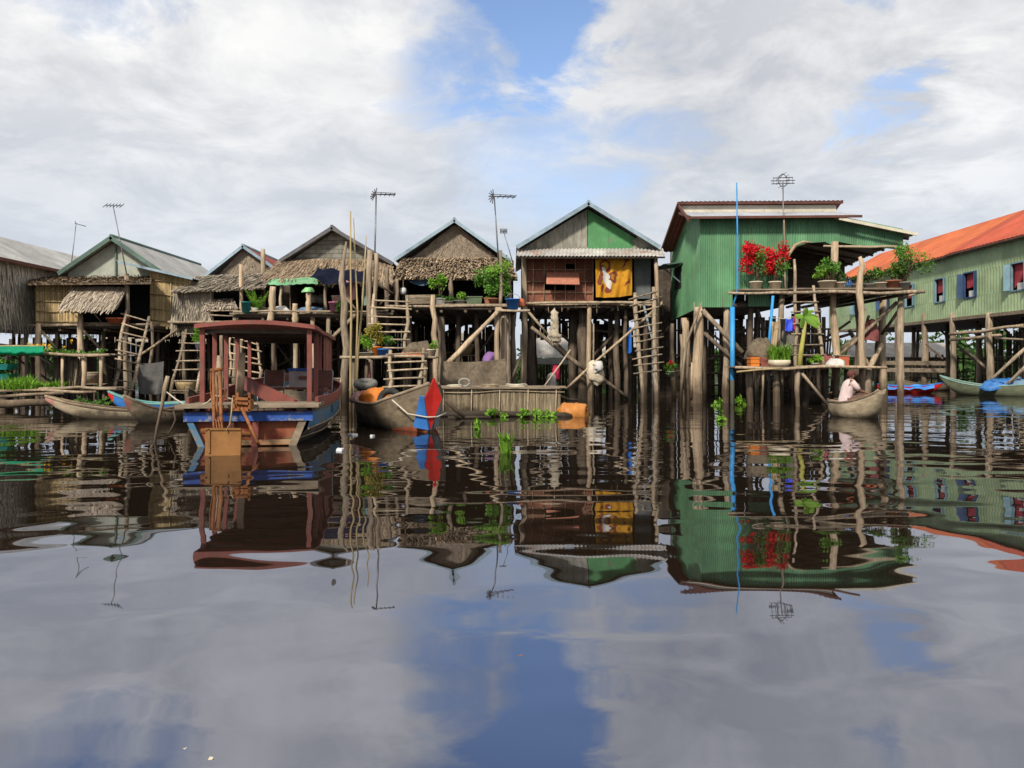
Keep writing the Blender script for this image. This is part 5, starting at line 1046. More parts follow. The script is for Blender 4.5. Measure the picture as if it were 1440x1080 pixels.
    mb.build('shirt', M['cloth_pink'], t)
    mb = MB()
    for s_ in 'lr': mb.tube([V(*J[s_ + 'h']) - V(.08, 0, 0), V(*J[s_ + 'h']), V(*J[s_ + 'k']), V(*J[s_ + 'k']).lerp(V(*J[s_ + 'a']), .85)], [.11, .11, .082, .06], 10)
    mb.build('trousers', M['trousers'], t)
    hc = V(*J['hd']); mb = MB(); rows = []
    for i in range(7):
        v = -0.35 + 1.9 * i / 6; cr = math.cos(v) if v < 1.5 else .05
        rows.append([hc + V(-.012 + math.cos(2 * math.pi * k / 12) * .112 * cr, math.sin(2 * math.pi * k / 12) * .098 * cr, .035 + .115 * math.sin(v)) + (V(-.0, 0, 0.04) if (i == 0 and math.cos(2 * math.pi * k / 12) > .3) else V(0, 0, 0)) for k in range(12)])
    mb.grid(rows, smooth=True, close=True); mb.build('hair', M['hair'], t)
    mb = MB()
    mb.tube([hc + V(.088, 0, .02), hc + V(.108, 0, -.012)], [.012, .018], 6); mb.build('nose', M['skin'], t)
    mb = MB(); mb.lathe(hc + V(.083, -.03, .018), [(.012, 0), (.001, .01)], 6); mb.lathe(hc + V(.083, .03, .018), [(.012, 0), (.001, .01)], 6); mb.box(hc.x + .08, hc.x + .094, hc.y - .025, hc.y + .025, hc.z - .045, hc.z - .037); mb.build('eyes_and_mouth', M['hair'], t)
    mb = MB()
    for sg in (-1, 1): mb.lathe(hc + V(0, sg * .09, -.02), [(.012, -.02), (.02, 0), (.012, .025)], 6, squash=(1, .5))
    mb.build('ear', M['skin'], t)
person()

# ---- boats moored under the long green building
b7, L_ = boat_at('moored_boat', 'blue topped boat with red hull moored beyond the rower', V(X(1234, 38.5), 38.5), V(X(1325, 37.2), 37.2))
canoe(b7, L_, 1.0, .3, .18, .1, M['red_paint'], M['sky_plastic'], draft=.1, thwarts=())
one('tarp', lambda m: m.grid([[W(1237 + 7 * i, 541 + 3.5 * abs(j - 2) ** 1.3 * .7 - 1.5 * math.sin(i * 1.9), 38.3 - i * .1 - .4 + .2 * j) for i in range(12)] for j in range(5)], smooth=True), M['tarp_bright'], 'bright blue tarp spread over the red hulled moored boat', 'tarp', loc=W(1275, 545, 38))
b8, L_ = boat_at('moored_boat', 'long green and teal rimmed boat moored under the right building', V(X(1475, 32.5), 32.5), V(X(1322, 36.0), 36.0))
canoe(b8, L_, 1.3, .42, .42, .2, mat('dull olive hull', (.1, .12, .07), (.2, .21, .13), (2, 6, 6)), mat('pale teal rim', (.2, .34, .3), (.3, .45, .4), (6, 6, 6)), draft=.15)
drape('tarp', 'crumpled blue tarp heaped in the long green boat', 'tarp', W(1408, 548, 33.8), .85, .5, .46, M['tarp_bright'])
drape('tarp', 'small pale blue cloth heaped in the long green boat near its stern', 'tarp', W(1436, 548, 33.3), .4, .4, .5, M['tarp_blue'])
b9, L_ = boat_at('moored_boat', 'low dark moored boat half hidden under the rear of the right building', V(X(1270, 41), 41), V(X(1350, 41.5), 41.5))
canoe(b9, L_, 1.0, .32, .25, .2, M['boat_wood'], M['post_pale'], draft=.1)
b10, L_ = boat_at('moored_boat', 'grey boat end showing behind the lower platform by the rower', V(X(1120, 26.8), 26.8), V(X(1205, 27.5), 27.5))
canoe(b10, L_, .9, .3, .25, .2, M['boat_wood'], M['plank'])
# ------------------------------------------------------------------ ladders
def ladder(label, lt, rt, lb, rb, n, r=.045, ext=.12, m='pole', y0=0.02, y1=0.94, cat='ladder', more=None):
    """rails from bottom lb / rb up to lt / rt; n rungs"""
    t = thing('ladder', label, cat, (lb + rb) / 2)
    for a, b_ in ((lb, lt), (rb, rt)):
        mb = MB(); mb.pole(a, b_, r, r * .85, wob=.05, segs=7); mb.build('rail', M[m], t)
    if more is not None: mb = MB(); mb.pole(lt, more, r * .85, r * .8); mb.build('rail_end', M[m], t)
    for i in range(n):
        v = y0 + (y1 - y0) * i / (n - 1); a, b_ = lb.lerp(lt, v), rb.lerp(rt, v); d = (b_ - a).normalized()
        o = V(0, -r * 1.1, R.uniform(-.03, .03)); mb = MB(); mb.pole(a - d * R.uniform(.4, 1.5) * ext + o, b_ + d * R.uniform(.4, 1.5) * ext + o + V(0, 0, R.uniform(-.03, .03)), .03, wob=.012, n=6); mb.build('rung', M[m], t)
    return t
ladder('tall leaning ladder rising to the deck beside the tan matting house', W(178, 436, 28.6), W(210, 446, 28.6), W(157, 565, 25.6), W(180, 566, 25.6), 10, .06, m='post')
ladder('ladder with wide rungs below the hanging thatch wall', W(262, 464, 28.6), W(289, 464, 28.6), W(238, 566, 25.4), W(274, 566, 25.4), 8, .05, m='post')
ladder('pale bamboo ladder seen through the maroon boat cabin', W(325, 468, 28), W(362, 480, 27.6), W(318, 556, 26), W(366, 556, 26), 8, .045, m='post_pale')
ladder('upper ladder from the potted platform to the leaf skirted deck', W(526, 414, 27.2), W(573, 416, 27.2), W(524, 505, 25.6), W(569, 505, 25.6), 8, .06, m='pole', y1=.9)
ladder('lower ladder from the kite prow boat up to the potted platform', W(549, 493, 23.4), W(596, 490, 23.4), W(546, 568, 22.6), W(590, 568, 22.6), 6, .06, m='pole', y0=.15, y1=.92)
ladder('tall ladder standing in the water at the matting house doorway', W(893, 412, 28.3), W(919, 404, 28.3), W(904, 575, 27.2), W(924, 575, 27.2), 11, .085, .2, m='post', y0=.3, y1=.96)
ladder('ladder with long left rail up to the green house porch', W(1118, 402, 25.8), W(1144, 402, 25.8), W(1119, 519, 24.8), W(1158, 519, 24.8), 8, .06, m='post', y0=.03, y1=.92, more=W(1117, 365, 26.1))
one('blue_pipe', lambda m: m.tube([W(918, 568, 28) + V(0, 0, -.3), W(918, 480, 28.1), W(905, 428, 28.2)], .04, 7), mat('pale blue grey pipe', (.2, .25, .3), (.3, .35, .4), stain=WET), 'pale blue grey pipe standing among the rails of the doorway ladder', 'pipe', loc=W(918, 568, 28))

# ------------------------------------------------------------------ poles, masts, aerials
def bpole(label, pts, r0, m='bamboo', name='bamboo_pole', cat='pole', group=None):
    mb = MB(); n = len(pts); mb.tube(pts, [r0 * (1 - .55 * i / (n - 1)) for i in range(n)], 7); o = mb.build(name, M[m], loc=pts[0]); return tag(o, label, cat, group)
bpole('tallest yellow bamboo pole with dark tip in front of the thatch porch house', [W(493, 575, 22) + V(0, 0, -.4), W(493, 520, 22), W(494, 440, 22), W(493, 370, 22), W(493, 297, 22)], .042)
bpole('yellow bamboo pole bowing slightly just right of the tallest one', [W(499, 575, 22.2) + V(0, 0, -.4), W(500, 520, 22.2), W(503, 440, 22.2), W(500, 380, 22.2), W(497, 306, 22.2)], .038)
bpole('shortest of the three yellow bamboo poles, leaning right', [W(499, 575, 22.4) + V(0, 0, -.4), W(504, 490, 22.4), W(510, 420, 22.4), W(513, 370, 22.4), W(515, 332, 22.4)], .034)
def aerial(label, px, yt, pxb, yb, Y, kind, s=1.0, r=.025):
    t = thing('tv_aerial', label, 'aerial', W(pxb, yb, Y)); top = W(px, yt, Y); mb = MB(); mb.tube([W(pxb, yb, Y), top], [r, r * .7], 6); mb.build('mast', M['metal'], t)
    s *= 1.15; mb = MB(); c = top; d = V(1, .25, .02).normalized()
    if kind == 'bow':       # boom with rear rods and a loop forward
        mb.tube([c - d * .12 * s, c + d * .5 * s], .024, 5); mb.tube([c + V(0, 0, .07) - d * .1, c + d * .5 * s + V(0, 0, .05)], .012, 5); mb.tube([c + d * .5 * s, c + d * .5 * s + V(0, 0, .05)], .012, 5)
        for k in range(7): a = k * .45 - 1.35; mb.tube([c - d * .02, c - d * .02 + V(-.12 * math.cos(a), .35 * math.sin(a) , .24 * math.sin(a)) * s], .018, 5)
        for k in range(4): q = c + d * (.12 + .12 * k) * s; mb.tube([q - V(-.05, .2, 0) * s, q + V(-.05, .2, .0) * s], .014, 4)
    elif kind == 'comb':
        mb.tube([c - d * .3 * s, c + d * .35 * s], .014, 5)
        for k in range(6): q = c + d * (-.28 + .12 * k) * s; mb.tube([q - V(0, .18, .0) * s - V(0, 0, .1), q + V(0, .18, 0) * s + V(0, 0, .1)], .015, 4)
    elif kind == 'stick':
        mb.tube([c - d * .05, c + d * .3 * s - V(0, 0, .12)], .016, 5); mb.tube([c, c + V(-.05, 0, .1)], .012, 5)
    elif kind == 'yagi':    # wide spread elements and a round cluster
        for z_, l in ((.0, .4), (-.1, .38), (.1, .32)): mb.tube([c + V(-l, .05, z_), c + V(l, -.05, z_)], .014, 4)
        for k in range(9): a = 2 * math.pi * k / 9; mb.tube([c + V(math.cos(a) * .15, -.25, math.sin(a) * .22), c + V(math.cos(a) * .15, .25, math.sin(a) * .22)], .01, 4); a2 = a + .7; mb.tube([c + V(math.cos(a) * .15, 0, math.sin(a) * .22), c + V(math.cos(a2) * .15, 0, math.sin(a2) * .22)], .012, 4)
        for x_ in (-.33, -.2, .2, .33): mb.tube([c + V(x_, 0, -.12), c + V(x_, 0, .12)], .007, 4)
    mb.build('antenna_head', M['metal_dark'], t)
aerial('bent stick aerial above the far left zinc roof', 107, 314, 98, 392, 33, 'stick', 1.1)
aerial('comb aerial on a leaning mast by the sage gable', 159, 289, 178, 385, 28.7, 'comb', .8)
aerial('fork shaped aerial on the mast between the porch house and the leaf skirted house', 529, 273, 526, 405, 27.4, 'bow', 1.15, .035)
aerial('largest dark fork aerial right of the plain palm gable', 695, 276, 702, 380, 28, 'bow', 1.35, .03)
aerial('small low aerial on a slanting thin rod near the largest dark one', 708, 325, 722, 372, 29, 'comb', .35, .018)
aerial('wide rod aerial standing before the green corrugated house', 1101, 254, 1103, 410, 26.7, 'yagi', 1.0, .03)
one('wooden_mast', lambda m: m.pole(W(1105, 412, 26.4), W(1102, 300, 26.6), .035, .028, n=6), M['pole'], 'thin wooden pole propping the wide rod aerial', 'pole', loc=W(1105, 412, 26.4))
ms = thing('blue_mast', 'tall bright blue pole running up past the cream roof board', 'pole', W(1030, 570, 26.3))
mb = MB(); mb.tube([W(1030, 575, 26.3) + V(0, 0, -.3), W(1030, 432, 26.3)], .082, 10); mb.build('sleeve', M['sky_pipe'], ms)
mb = MB(); mb.tube([W(1030, 432, 26.3), W(1037, 410, 26.3), W(1037, 330, 26.3), W(1036, 257, 26.3)], [.03, .035, .03, .022], 7); mb.build('mast', M['sky_pipe'], ms)
one('blue_pipe', lambda m: m.tube([W(1081, 560, 26.2) + V(0, 0, -.3), W(1082, 478, 26.2), W(1087, 416, 26.2)], .05, 8), M['sky_pipe'], 'bright blue pipe under the red flowering balcony', 'pipe', loc=W(1081, 560, 26.2))

# ------------------------------------------------------------------ platforms
def platform(label, x0, x1, yrow, Yf, Yb, feet, m='plank', edge='pole'):
    z = Z(yrow, Yf); t = thing('platform', label, 'platform', (X((x0 + x1) / 2, Yf), (Yf + Yb) / 2, 0)); a, b_ = X(x0, Yf), X(x1, Yf)
    mb = MB(); mb.strips((a, Yf, z), (a, Yb, z), (b_, Yb, z), (b_, Yf, z), max(5, int((Yb - Yf) / .16)), .04, .1, .05, .2, .008); mb.build('deck', M[m], t)
    mb = MB(); mb.pole((a - .2, Yf - .06, z + .01), (b_ + .2, Yf - .06, z), .045, wob=.05); mb.build('edge_pole', M[edge], t)
    for px, dy, r, mm in feet:
        mb = MB(); y = Yf + dy; x = X(px, y); mb.pole((x + R.uniform(-.05, .05), y, -.6), (x, y, z - .05), r, r * .9, n=8); mb.build('post', M[mm], t)
    return t
p1 = platform('planted platform on thin stilts at the left with yellow flowers', -40, 146, 499, 24.6, 26.6, [(12, .1, .06, 'post'), (46, 1.6, .07, 'post_dark'), (88, .1, .05, 'post_pale'), (118, .15, .08, 'post_pale'), (142, .1, .055, 'post_pale'), (78, 1.8, .06, 'post')], 'plank', 'post_pale')
p2 = platform('platform holding orange and blue pots between the two ladders', 488, 604, 503, 23.6, 25.8, [(497, .1, .06, 'post'), (516, .2, .06, 'post_dark'), (550, .3, .1, 'post'), (574, 1.2, .06, 'post_dark'), (598, .1, .07, 'post'), (606, 1.4, .06, 'post_dark')])
p3 = platform('lower right platform with banana plant on stout stilts', 1042, 1237, 517, 24.8, 26.6, [(1054, .6, .13, 'post'), (1073, .1, .04, 'post_pale'), (1091, .6, .11, 'post'), (1122, .1, .085, 'post'), (1133, 1.2, .13, 'post_dark'), (1190, .6, .08, 'post_dark'), (1221, .4, .1, 'post'), (1160, 1.3, .12, 'post_dark')], 'plank', 'post_pale')
pole3(p3, W(1127, 524, 24.9), W(1166, 572, 24.7), .055, 'post', 'brace'); pole3(p3, W(1208, 540, 25), W(1192, 566, 25), .05, 'post_dark', 'brace'); pole3(p3, W(1036, 523, 24.75), W(1100, 518, 24.7), .03, 'bamboo', 'edge_pole')
for k in range(14): px = R.uniform(1060, 1150); p = W(px, 520, 25.0 + R.random()); l = R.uniform(.15, .5); mb = MB(); mb.pole(p, p + V(R.uniform(-.08, .08), 0, -l), R.uniform(.02, .05), n=5, segs=2); mb.build('hanging_stick', M['pole'], p3)
p4 = platform('small shelf of sticks holding the blue bucket between two houses', 708, 737, 437, 27.0, 27.6, [(711, .1, .04, 'post_dark')])
p5 = platform('low weedy bed on logs beside the pale canoe', -60, 128, 551, 23.4, 25.4, [(5, .1, .1, 'post'), (60, .1, .07, 'post_dark'), (110, .2, .06, 'post')], 'soil', 'post_pale')
mb = MB(); mb.pole(W(-20, 559, 22.6), W(90, 553, 23.2), .05); mb.build('edge_pole', M['post_pale'], p5); mb = MB(); mb.pole(W(-40, 568, 22.4), W(70, 566, 22.6), .12); mb.build('edge_log', M['post_pale'], p5)
p6 = platform('low board walkway behind the pale canoe', 66, 156, 547, 23.4, 24.6, [(88, .1, .05, 'post'), (118, .1, .05, 'post'), (146, .1, .05, 'post_dark')], 'plank')
# bundle of sticks under the planted platform
one('stick_bundle', lambda m: [m.pole(W(97 + 1.1 * k + R.uniform(-1, 1), 551, 25 + R.uniform(0, .4)), W(99 + 1.0 * k + R.uniform(-2, 2), 502 + R.uniform(0, 6), 25 + R.uniform(0, .4)), .025, n=5, segs=3) for k in range(17)], M['plank'], 'bundle of upright sticks stacked beneath the planted platform', 'sticks', loc=W(105, 551, 25))
# fish pen
fp = thing('fish_pen', 'floating slatted fish pen moored below the leaf skirted house', 'pen', (X(705, 20.6), 20.6, 0))
xa, xb, zt_ = X(616, 20), X(788, 20), Z(548, 20)
for a, b_ in (((xa, 20), (xb, 20)), ((xb, 20), (xb, 21.5)), ((xb, 21.5), (xa, 21.5)), ((xa, 21.5), (xa, 20))):
    ln = (V(*b_) - V(*a)).length; mb = MB(); mb.strips((a[0], a[1], -.12), (b_[0], b_[1], -.12), (b_[0], b_[1], zt_), (a[0], a[1], zt_), int(ln / .034), .015, .18, .03, .02, .008); mb.build('slat_wall', M['pen_wall'], fp)
mb = MB()
for z_ in (zt_ - .06,): mb.pole((xa - .1, 19.96, z_), (xb + .1, 19.96, z_), .014, wob=.03, n=6)
for k in range(5): x = xa + (xb - xa) * (.04 + .23 * k); mb.pole((x, 19.95, -.3), (x + .02, 19.95, zt_ + .05), .013, n=6)
mb.build('binding_stick', M['pole'], fp)
mb = MB(); mb.strips((xa - .1, 19.9, zt_ + .03), (xa - .1, 21.5, zt_ + .03), (xb + .1, 21.5, zt_ + .03), (xb + .1, 19.9, zt_ + .03), 9, .03, .15, .1, .2, .01); mb.build('top_boards', M['plank'], fp)
mb = MB(); mb.pole((xa - .3, 19.85, .06), (xb + .3, 19.9, .03), .08, wob=.03); mb.build('float_log', M['post_dark'], fp)
def coil(name, label, c, r, n, material):
    mb = MB(); pts = []
    for i in range(n * 14): a = i * 2 * math.pi / 14; pts.append(Vector(c) + V(math.cos(a) * r * (1 + .1 * math.sin(i * .7)), math.sin(a) * r, .02 + .012 * (i / 14) + .01 * math.sin(i)))
    mb.tube(pts, .013, 5); tag(mb.build(name, material, loc=c), label, 'rope')
coil('rope_coil', 'loose rope coil near the left end of the fish pen top', W(640, 546.5, 20.6) + V(0, 0, .03), .2, 4, M['rope'])
coil('rope_coil', 'loose rope coil midway along the fish pen top', W(688, 546.5, 20.4) + V(0, 0, .03), .22, 5, M['pole'])
coil('rope_coil', 'wide rope coil near the right end of the fish pen top', W(726, 546.5, 20.5) + V(0, 0, .03), .26, 6, M['rope'])
tag(one('ring_float', lambda m: m.tube([W(653, 538, 20.9) + V(math.cos(a) * .14, 0, math.sin(a) * .1) for a in [2 * math.pi * k / 16 for k in range(17)]], .03, 6), M['pot_grey']), 'grey ring float propped on the fish pen before the brown net', 'float')
brl = thing('drum', 'orange plastic drum floating at the right end of the fish pen', 'drum', W(803, 580, 20.2))
mb = MB(); c = W(803, 580, 20.1) + V(0, 0, -.02); ax = V(.94, -.34, 0).normalized(); sd = V(.34, .94, 0).normalized(); rows = []
for (u, r_) in ((-.42, .02), (-.42, .2), (-.4, .24), (-.2, .265), (-.19, .28), (-.15, .28), (-.14, .265), (.12, .265), (.13, .28), (.17, .28), (.18, .265), (.38, .25), (.42, .21), (.42, .19), (.40, .18), (.40, .02)):
    rows.append([c + ax * u + (sd * math.cos(2 * math.pi * k / 20) + V(0, 0, 1) * math.sin(2 * math.pi * k / 20)) * r_ for k in range(20)])
mb.grid(rows, smooth=True, close=True); mb.build('drum_shell', M['barrel'], brl)
mb = MB(); mb.tube([c + ax * .4 + V(0, 0, .1), c + ax * .45 + V(0, 0, .1)], .035, 8); mb.build('drum_cap', M['rust'], brl)
one('bent_pipe', lambda m: m.tube([W(786, 556, 20.3), W(800, 562, 20.6), W(812, 563, 20.9)], .035, 6), M['post'], 'curved grey pole end above the orange drum', 'pole', loc=W(786, 556, 20.3))
one('leaning_pole', lambda m: [m.pole(W(626, 562, 18.6), W(653, 587, 18.7), .05, n=7)], M['post'], 'grey pole leaning from the fish pen into the water by the kite prow boat', 'pole', loc=W(640, 575, 18.6))
one('floating_pipe', lambda m: m.pole(W(630, 588, 19.0), W(690, 587, 19.2), .045, n=7), M['post_dark'], 'dark pole floating low along the foot of the fish pen', 'pole', loc=W(660, 588, 19.1))

# ------------------------------------------------------------------ cloths, nets and clutter
def cloth(name, label, cat, a, b_, c, d, material, sag=.03, wv=4, part=None, nx=24, ny=14, mi=None):
    """hanging sheet: a b top edge, c d bottom (c under b, d under a), gently wavy"""
    mb = MB(); rows = []
    for j in range(ny + 1):
        v = j / ny; rows.append([a.lerp(b_, i / nx).lerp(d.lerp(c, i / nx), v) + V(0, -sag * math.sin(i / nx * wv * math.pi + .8) * (.25 + v) - sag * .5 * math.sin(v * 5 + i * .5), -sag * .8 * math.sin(math.pi * i / nx)) for i in range(nx + 1)])
    mb.grid(rows, smooth=True)
    if mi:
        for f in range(len(mb.f)): mb.mi[f] = mi((f % nx + .5) / nx, (f // nx + .5) / ny)
    o = mb.build(name, material, loc=a); return tag(o, label, cat)
yel = mat('golden yellow cloth', (.6, .26, .015), (.72, .36, .03), (6, 6, 6), rough=.85, rv=.05, bump=.2, translucent=.15)
mar = mat('maroon print', (.16, .035, .02), (.24, .06, .035), (20, 20, 20), rough=.85, rv=.1)
def ell(u, v, cx, cy, rx, ry, ang=0):
    du, dv = u - cx, v - cy; c_, s_ = math.cos(ang), math.sin(ang); x, y = du * c_ + dv * s_, -du * s_ + dv * c_
    return (x / rx) ** 2 + (y / ry) ** 2 < 1
def print_mi(u, v):
    n = mnoise.noise(Vector((u * 9, v * 9, 3))); u += .07 * mnoise.noise(Vector((u * 6, v * 6, 8))); v += .06 * mnoise.noise(Vector((u * 7, v * 7, 1)))
    if ell(u, v, .3, .52, .075, .27, -.3): return 2                       # pale curved streak
    if ell(u, v, .27, .2, .19, .17) and not ell(u, v, .27, .2, .1, .09): return 1
    if ell(u, v, .17, .45, .1, .24, .2) or ell(u, v, .47, .5, .13, .17) and not ell(u, v, .46, .48, .055, .09): return 1
    if ell(u, v, .36, .8, .09, .1) or ell(u, v, .18, .78, .05, .1): return 1
    if .0 < u - .58 - (0.85 - v) * .28 < .075 and .12 < v < .5 and n > -.15: return 1
    if .8 < u < .95 and .6 < v < .71: return 1
    if .78 < u < .92 and .03 < v < .12 and n > -.2: return 1
    return 0
cloth('hanging_cloth', 'golden yellow cloth with maroon print hanging on the matting house', 'cloth', W(837, 361, 28.9), W(889, 361, 28.9), W(889, 415, 28.95), W(838, 418, 28.95), [yel, mar, M['cloth_white']], .05, 5, nx=56, ny=56, mi=print_mi)
cloth('net_sheet', 'brown net sheet stretched between stilts above the fish pen', 'net', W(624, 508, 25.4), W(711, 504, 25.4), W(712, 553, 25.2), W(622, 553, 25.2), M['net_brown'], .08, 4)
cloth('grey_tarp', 'flat grey tarp hanging beneath the house between two ladders', 'tarp', W(192, 510, 26.8), W(230, 508, 26.8), W(229, 553, 26.6), W(196, 553, 26.6), mat('mouse grey tarp', (.09, .085, .08), (.15, .14, .13)), .06, 3)
def net_bag(label, pts, rr, material):
    mb = MB(); rows = []; n = 14
    for (p, r_) in zip(pts, rr): rows.append([p + V(math.cos(2 * math.pi * k / n) * r_ * (1 + .14 * math.sin(k * 3.1)), math.sin(2 * math.pi * k / n) * r_ * .7, .04 * r_ * math.sin(k * 2)) for k in range(n)])
    rows = [[a_.lerp(b_, t_) for a_, b_ in zip(rows[i], rows[i + 1])] for i in range(len(rows) - 1) for t_ in (0, .33, .67)] + [rows[-1]]
    for row in rows:
        for q in row: q += Vector((.07, .05, .05)) * mnoise.noise(q * 9) + Vector((.03, .02, .03)) * mnoise.noise(q * 23)
    mb.grid(rows, smooth=True, close=True); mb.poly(rows[0][::-1]); mb.poly(rows[-1]); o = mb.build('net_bag', material, loc=pts[0]); tag(o, label, 'net')
net_bag('long pale net bundle hanging under the red brown matting wall', [W(780, 434, 28.6), W(779, 440, 28.6), W(780, 448, 28.6), W(780, 456, 28.6), W(780, 464, 28.6), W(780, 472, 28.6), W(782, 479, 28.6), W(783, 482, 28.6)], [.05, .13, .15, .12, .16, .22, .2, .08], M['net_pale'])
net_bag('tan net bundle tied where the long braces cross', [W(834, 507, 28.3), W(835, 512, 28.3), W(837, 520, 28.2), W(838, 528, 28.2), W(839, 536, 28.2), W(840, 541, 28.2)], [.08, .2, .28, .3, .26, .1], M['net_pale'])
net_bag('white knotted cloth above the tan net bundle', [W(840, 507, 28.0), W(841, 512, 27.95), W(841, 519, 27.95), W(840, 523, 28)], [.05, .17, .19, .1], M['cloth_white'])
def bucket(name, label, cat, p, r0, r1, h, material, rim=None, handle=False):
    t = thing(name, label, cat, p); mb = MB(); mb.lathe(p, [(.01, .004), (r0, 0), (r1, h), (r1 * 1.07, h), (r1 * 1.07, h + .03), (r1 * .93, h + .03), (r1 * .9, h - .02), (r0 * .85, .03)], 16); mb.build('body', material, t)
    if handle: mb = MB(); mb.tube([p + V(math.cos(a) * r1 * 1.05, 0, h + .02 + math.sin(a) * r1 * .8) for a in [math.pi * k / 8 for k in range(9)]], .008, 5); mb.build('handle', M['metal'], t)
    return t
bucket('bucket', 'blue bucket on the stick shelf between two houses', 'bucket', W(721, 437, 27.2), .17, .24, .38, M['sky_plastic'], handle=True)
drape('heap_of_cloth', 'dull red bundle behind the blue bucket', 'cloth', W(730, 430, 27.5), .2, .2, .25, M['brick_red'])
bucket('bucket', 'blue tub at the left end of the porch deck beside the fern', 'bucket', W(346, 440, 27.8), .13, .17, .36, M['teal_tub'])
bucket('bucket', 'pink bucket holding green plants on the porch deck', 'bucket', W(471, 438, 27.7), .16, .22, .3, M['pink'])
bucket('pot', 'cream pot standing behind the pink bucket', 'pot', W(476, 437, 28.0), .2, .24, .5, M['pot_cream'])
drape('tarp', 'low pale blue tarp spread on the porch deck', 'tarp', W(437, 440, 28.4), .55, .3, .2, M['tarp_blue'])
drape('heap_of_cloth', 'white and tan heap on the porch deck behind the rail', 'cloth', W(390, 440, 28.4), .45, .3, .22, M['cloth_white'])
drape('heap_of_net', 'brown heap on the porch deck near the fern', 'net', W(362, 441, 28.3), .5, .3, .25, M['net_brown'])
drape('hat', 'light green hat set on top of a deck post', 'hat', W(434, 411, 27.85), .19, .19, .17, M['lime'])
bucket('basin', 'salmon basin on the floor under the raised thatch flap', 'basin', W(166, 455, 28.5), .3, .38, .16, M['brick_red'])
cloth('hanging_cloth', 'pink cloth hung behind the bamboo poles', 'cloth', W(487, 394, 27.6), W(500, 396, 27.6), W(500, 420, 27.6), W(488, 424, 27.6), mat('rose cloth', (.36, .15, .15), (.48, .24, .23)), .05, 3, nx=10, ny=8)
cloth('hanging_cloth', 'grey green cloth hung right of the bamboo poles', 'cloth', W(508, 402, 27.7), W(518, 402, 27.7), W(518, 428, 27.7), W(509, 428, 27.7), mat('grey green cloth', (.12, .2, .17), (.2, .29, .25)), .05, 3, nx=10, ny=8)
cloth('hanging_cloth', 'reddish rag dangling beneath the potted platform', 'cloth', W(515, 508, 24), W(520, 508, 24), W(523, 536, 24), W(517, 538, 24), mat('rag red', (.36, .13, .12), (.46, .2, .18)), .04, 2, nx=8, ny=8)
drape('bag', 'purple bag hanging in shade behind the brown net', 'bag', W(690, 512, 28), .26, .2, .42, M['purple'])
bucket('paint_pot', 'blue plastic pot on the potted platform', 'pot', W(540, 503, 23.8), .17, .2, .24, M['sky_plastic'])
t_ = thing('tray', 'long orange red tray at the head of the lower ladder', 'tray', W(579, 502, 24)); mb = MB(); a = W(564, 502, 24); c = W(594, 496, 24); mb.box(a.x, c.x, 23.8, 24.4, a.z, a.z + .1); mb.build('base', M['brick_red'], t_); mb = MB(); [mb.lathe((a.x + .07 + .1 * k, 24 + .1 * (k % 3), a.z + .1), [(.05, 0), (.06, .04), (.01, .06)], 7) for k in range(6)]; mb.build('drying_fish', M['terracotta'], t_)
drape('heap_of_net', 'dark net heap beside the upper ladder foot', 'net', W(588, 500, 25.4), .5, .35, .4, M['net_brown'])
cloth('hanging_cloth', 'vivid blue cloth drying left of the porch ladder', 'cloth', W(1104, 448, 25.5), W(1115, 447, 25.5), W(1116, 464, 25.5), W(1104, 465, 25.5), M['cloth_blue'], .04, 3, nx=10, ny=8)
cloth('hanging_cloth', 'pink red cloth drying beside the vivid blue one', 'cloth', W(1115, 445, 25.5), W(1121, 444, 25.5), W(1120, 462, 25.5), W(1116, 464, 25.5), M['cloth_red'], .03, 2, nx=8, ny=8)
cloth('hanging_cloth', 'black cloth drying left of the vivid blue one', 'cloth', W(1097, 448, 25.55), W(1105, 448, 25.55), W(1105, 480, 25.55), W(1097, 478, 25.55), M['black'], .03, 2, nx=8, ny=8)
cloth('hanging_cloth', 'ochre cloth tied round the blue pipe below the balcony', 'cloth', W(1085, 452, 25.9), W(1097, 449, 25.9), W(1092, 488, 25.9), W(1084, 484, 25.9), M['cloth_ochre'], .06, 3, nx=10, ny=8)
cloth('hanging_cloth', 'long olive grey cloth drooping below the vivid blue one', 'cloth', W(1097, 464, 25.6), W(1119, 464, 25.6), W(1120, 496, 25.6), W(1095, 496, 25.6), M['cloth_grey'], .06, 3, nx=12, ny=8)
one('clothes_line', lambda m: m.tube([W(1084, 447, 25.55), W(1103, 448, 25.52), W(1124, 444, 25.5)], .012, 5), M['rope'], 'short line carrying the drying clothes by the porch ladder', 'line', loc=W(1084, 447, 25.55))
drape('hay_stack', 'round brown net mound on the lower right platform', 'net', W(1069, 505, 25.9), .46, .4, .62, M['net_brown'])
t_ = thing('crate', 'orange crate under the brown net mound', 'crate', W(1063, 516, 25.3)); a = W(1056, 516, 25.2); c = W(1068, 501, 25.2); mb = MB(); mb.box(a.x, c.x, 25.2, 25.6, a.z, c.z - .03); mb.build('body', M['orange'], t_); mb = MB(); [mb.box(a.x - .015, c.x + .015, 25.18, 25.62, a.z + k * .13, a.z + k * .13 + .03) for k in range(3)]; mb.build('rim', M['orange'], t_)
t_ = thing('crate', 'brown wooden box beside the orange crate', 'crate', W(1076, 516, 25.5)); a = W(1069, 516, 25.4); c = W(1083, 503, 25.4); mb = MB(); mb.strips((a.x, 25.4, a.z), (c.x, 25.4, a.z), (c.x, 25.4, c.z), (a.x, 25.4, c.z), 1); mb.box(a.x, c.x, 25.42, 25.8, a.z, c.z); mb.build('body', M['boat_red'], t_)
drape('bag', 'dull red bag on the lower right platform beside the ladder', 'bag', W(1160, 514, 25.6), .26, .2, .36, mat('dull red bag', (.3, .07, .07), (.42, .13, .12)))
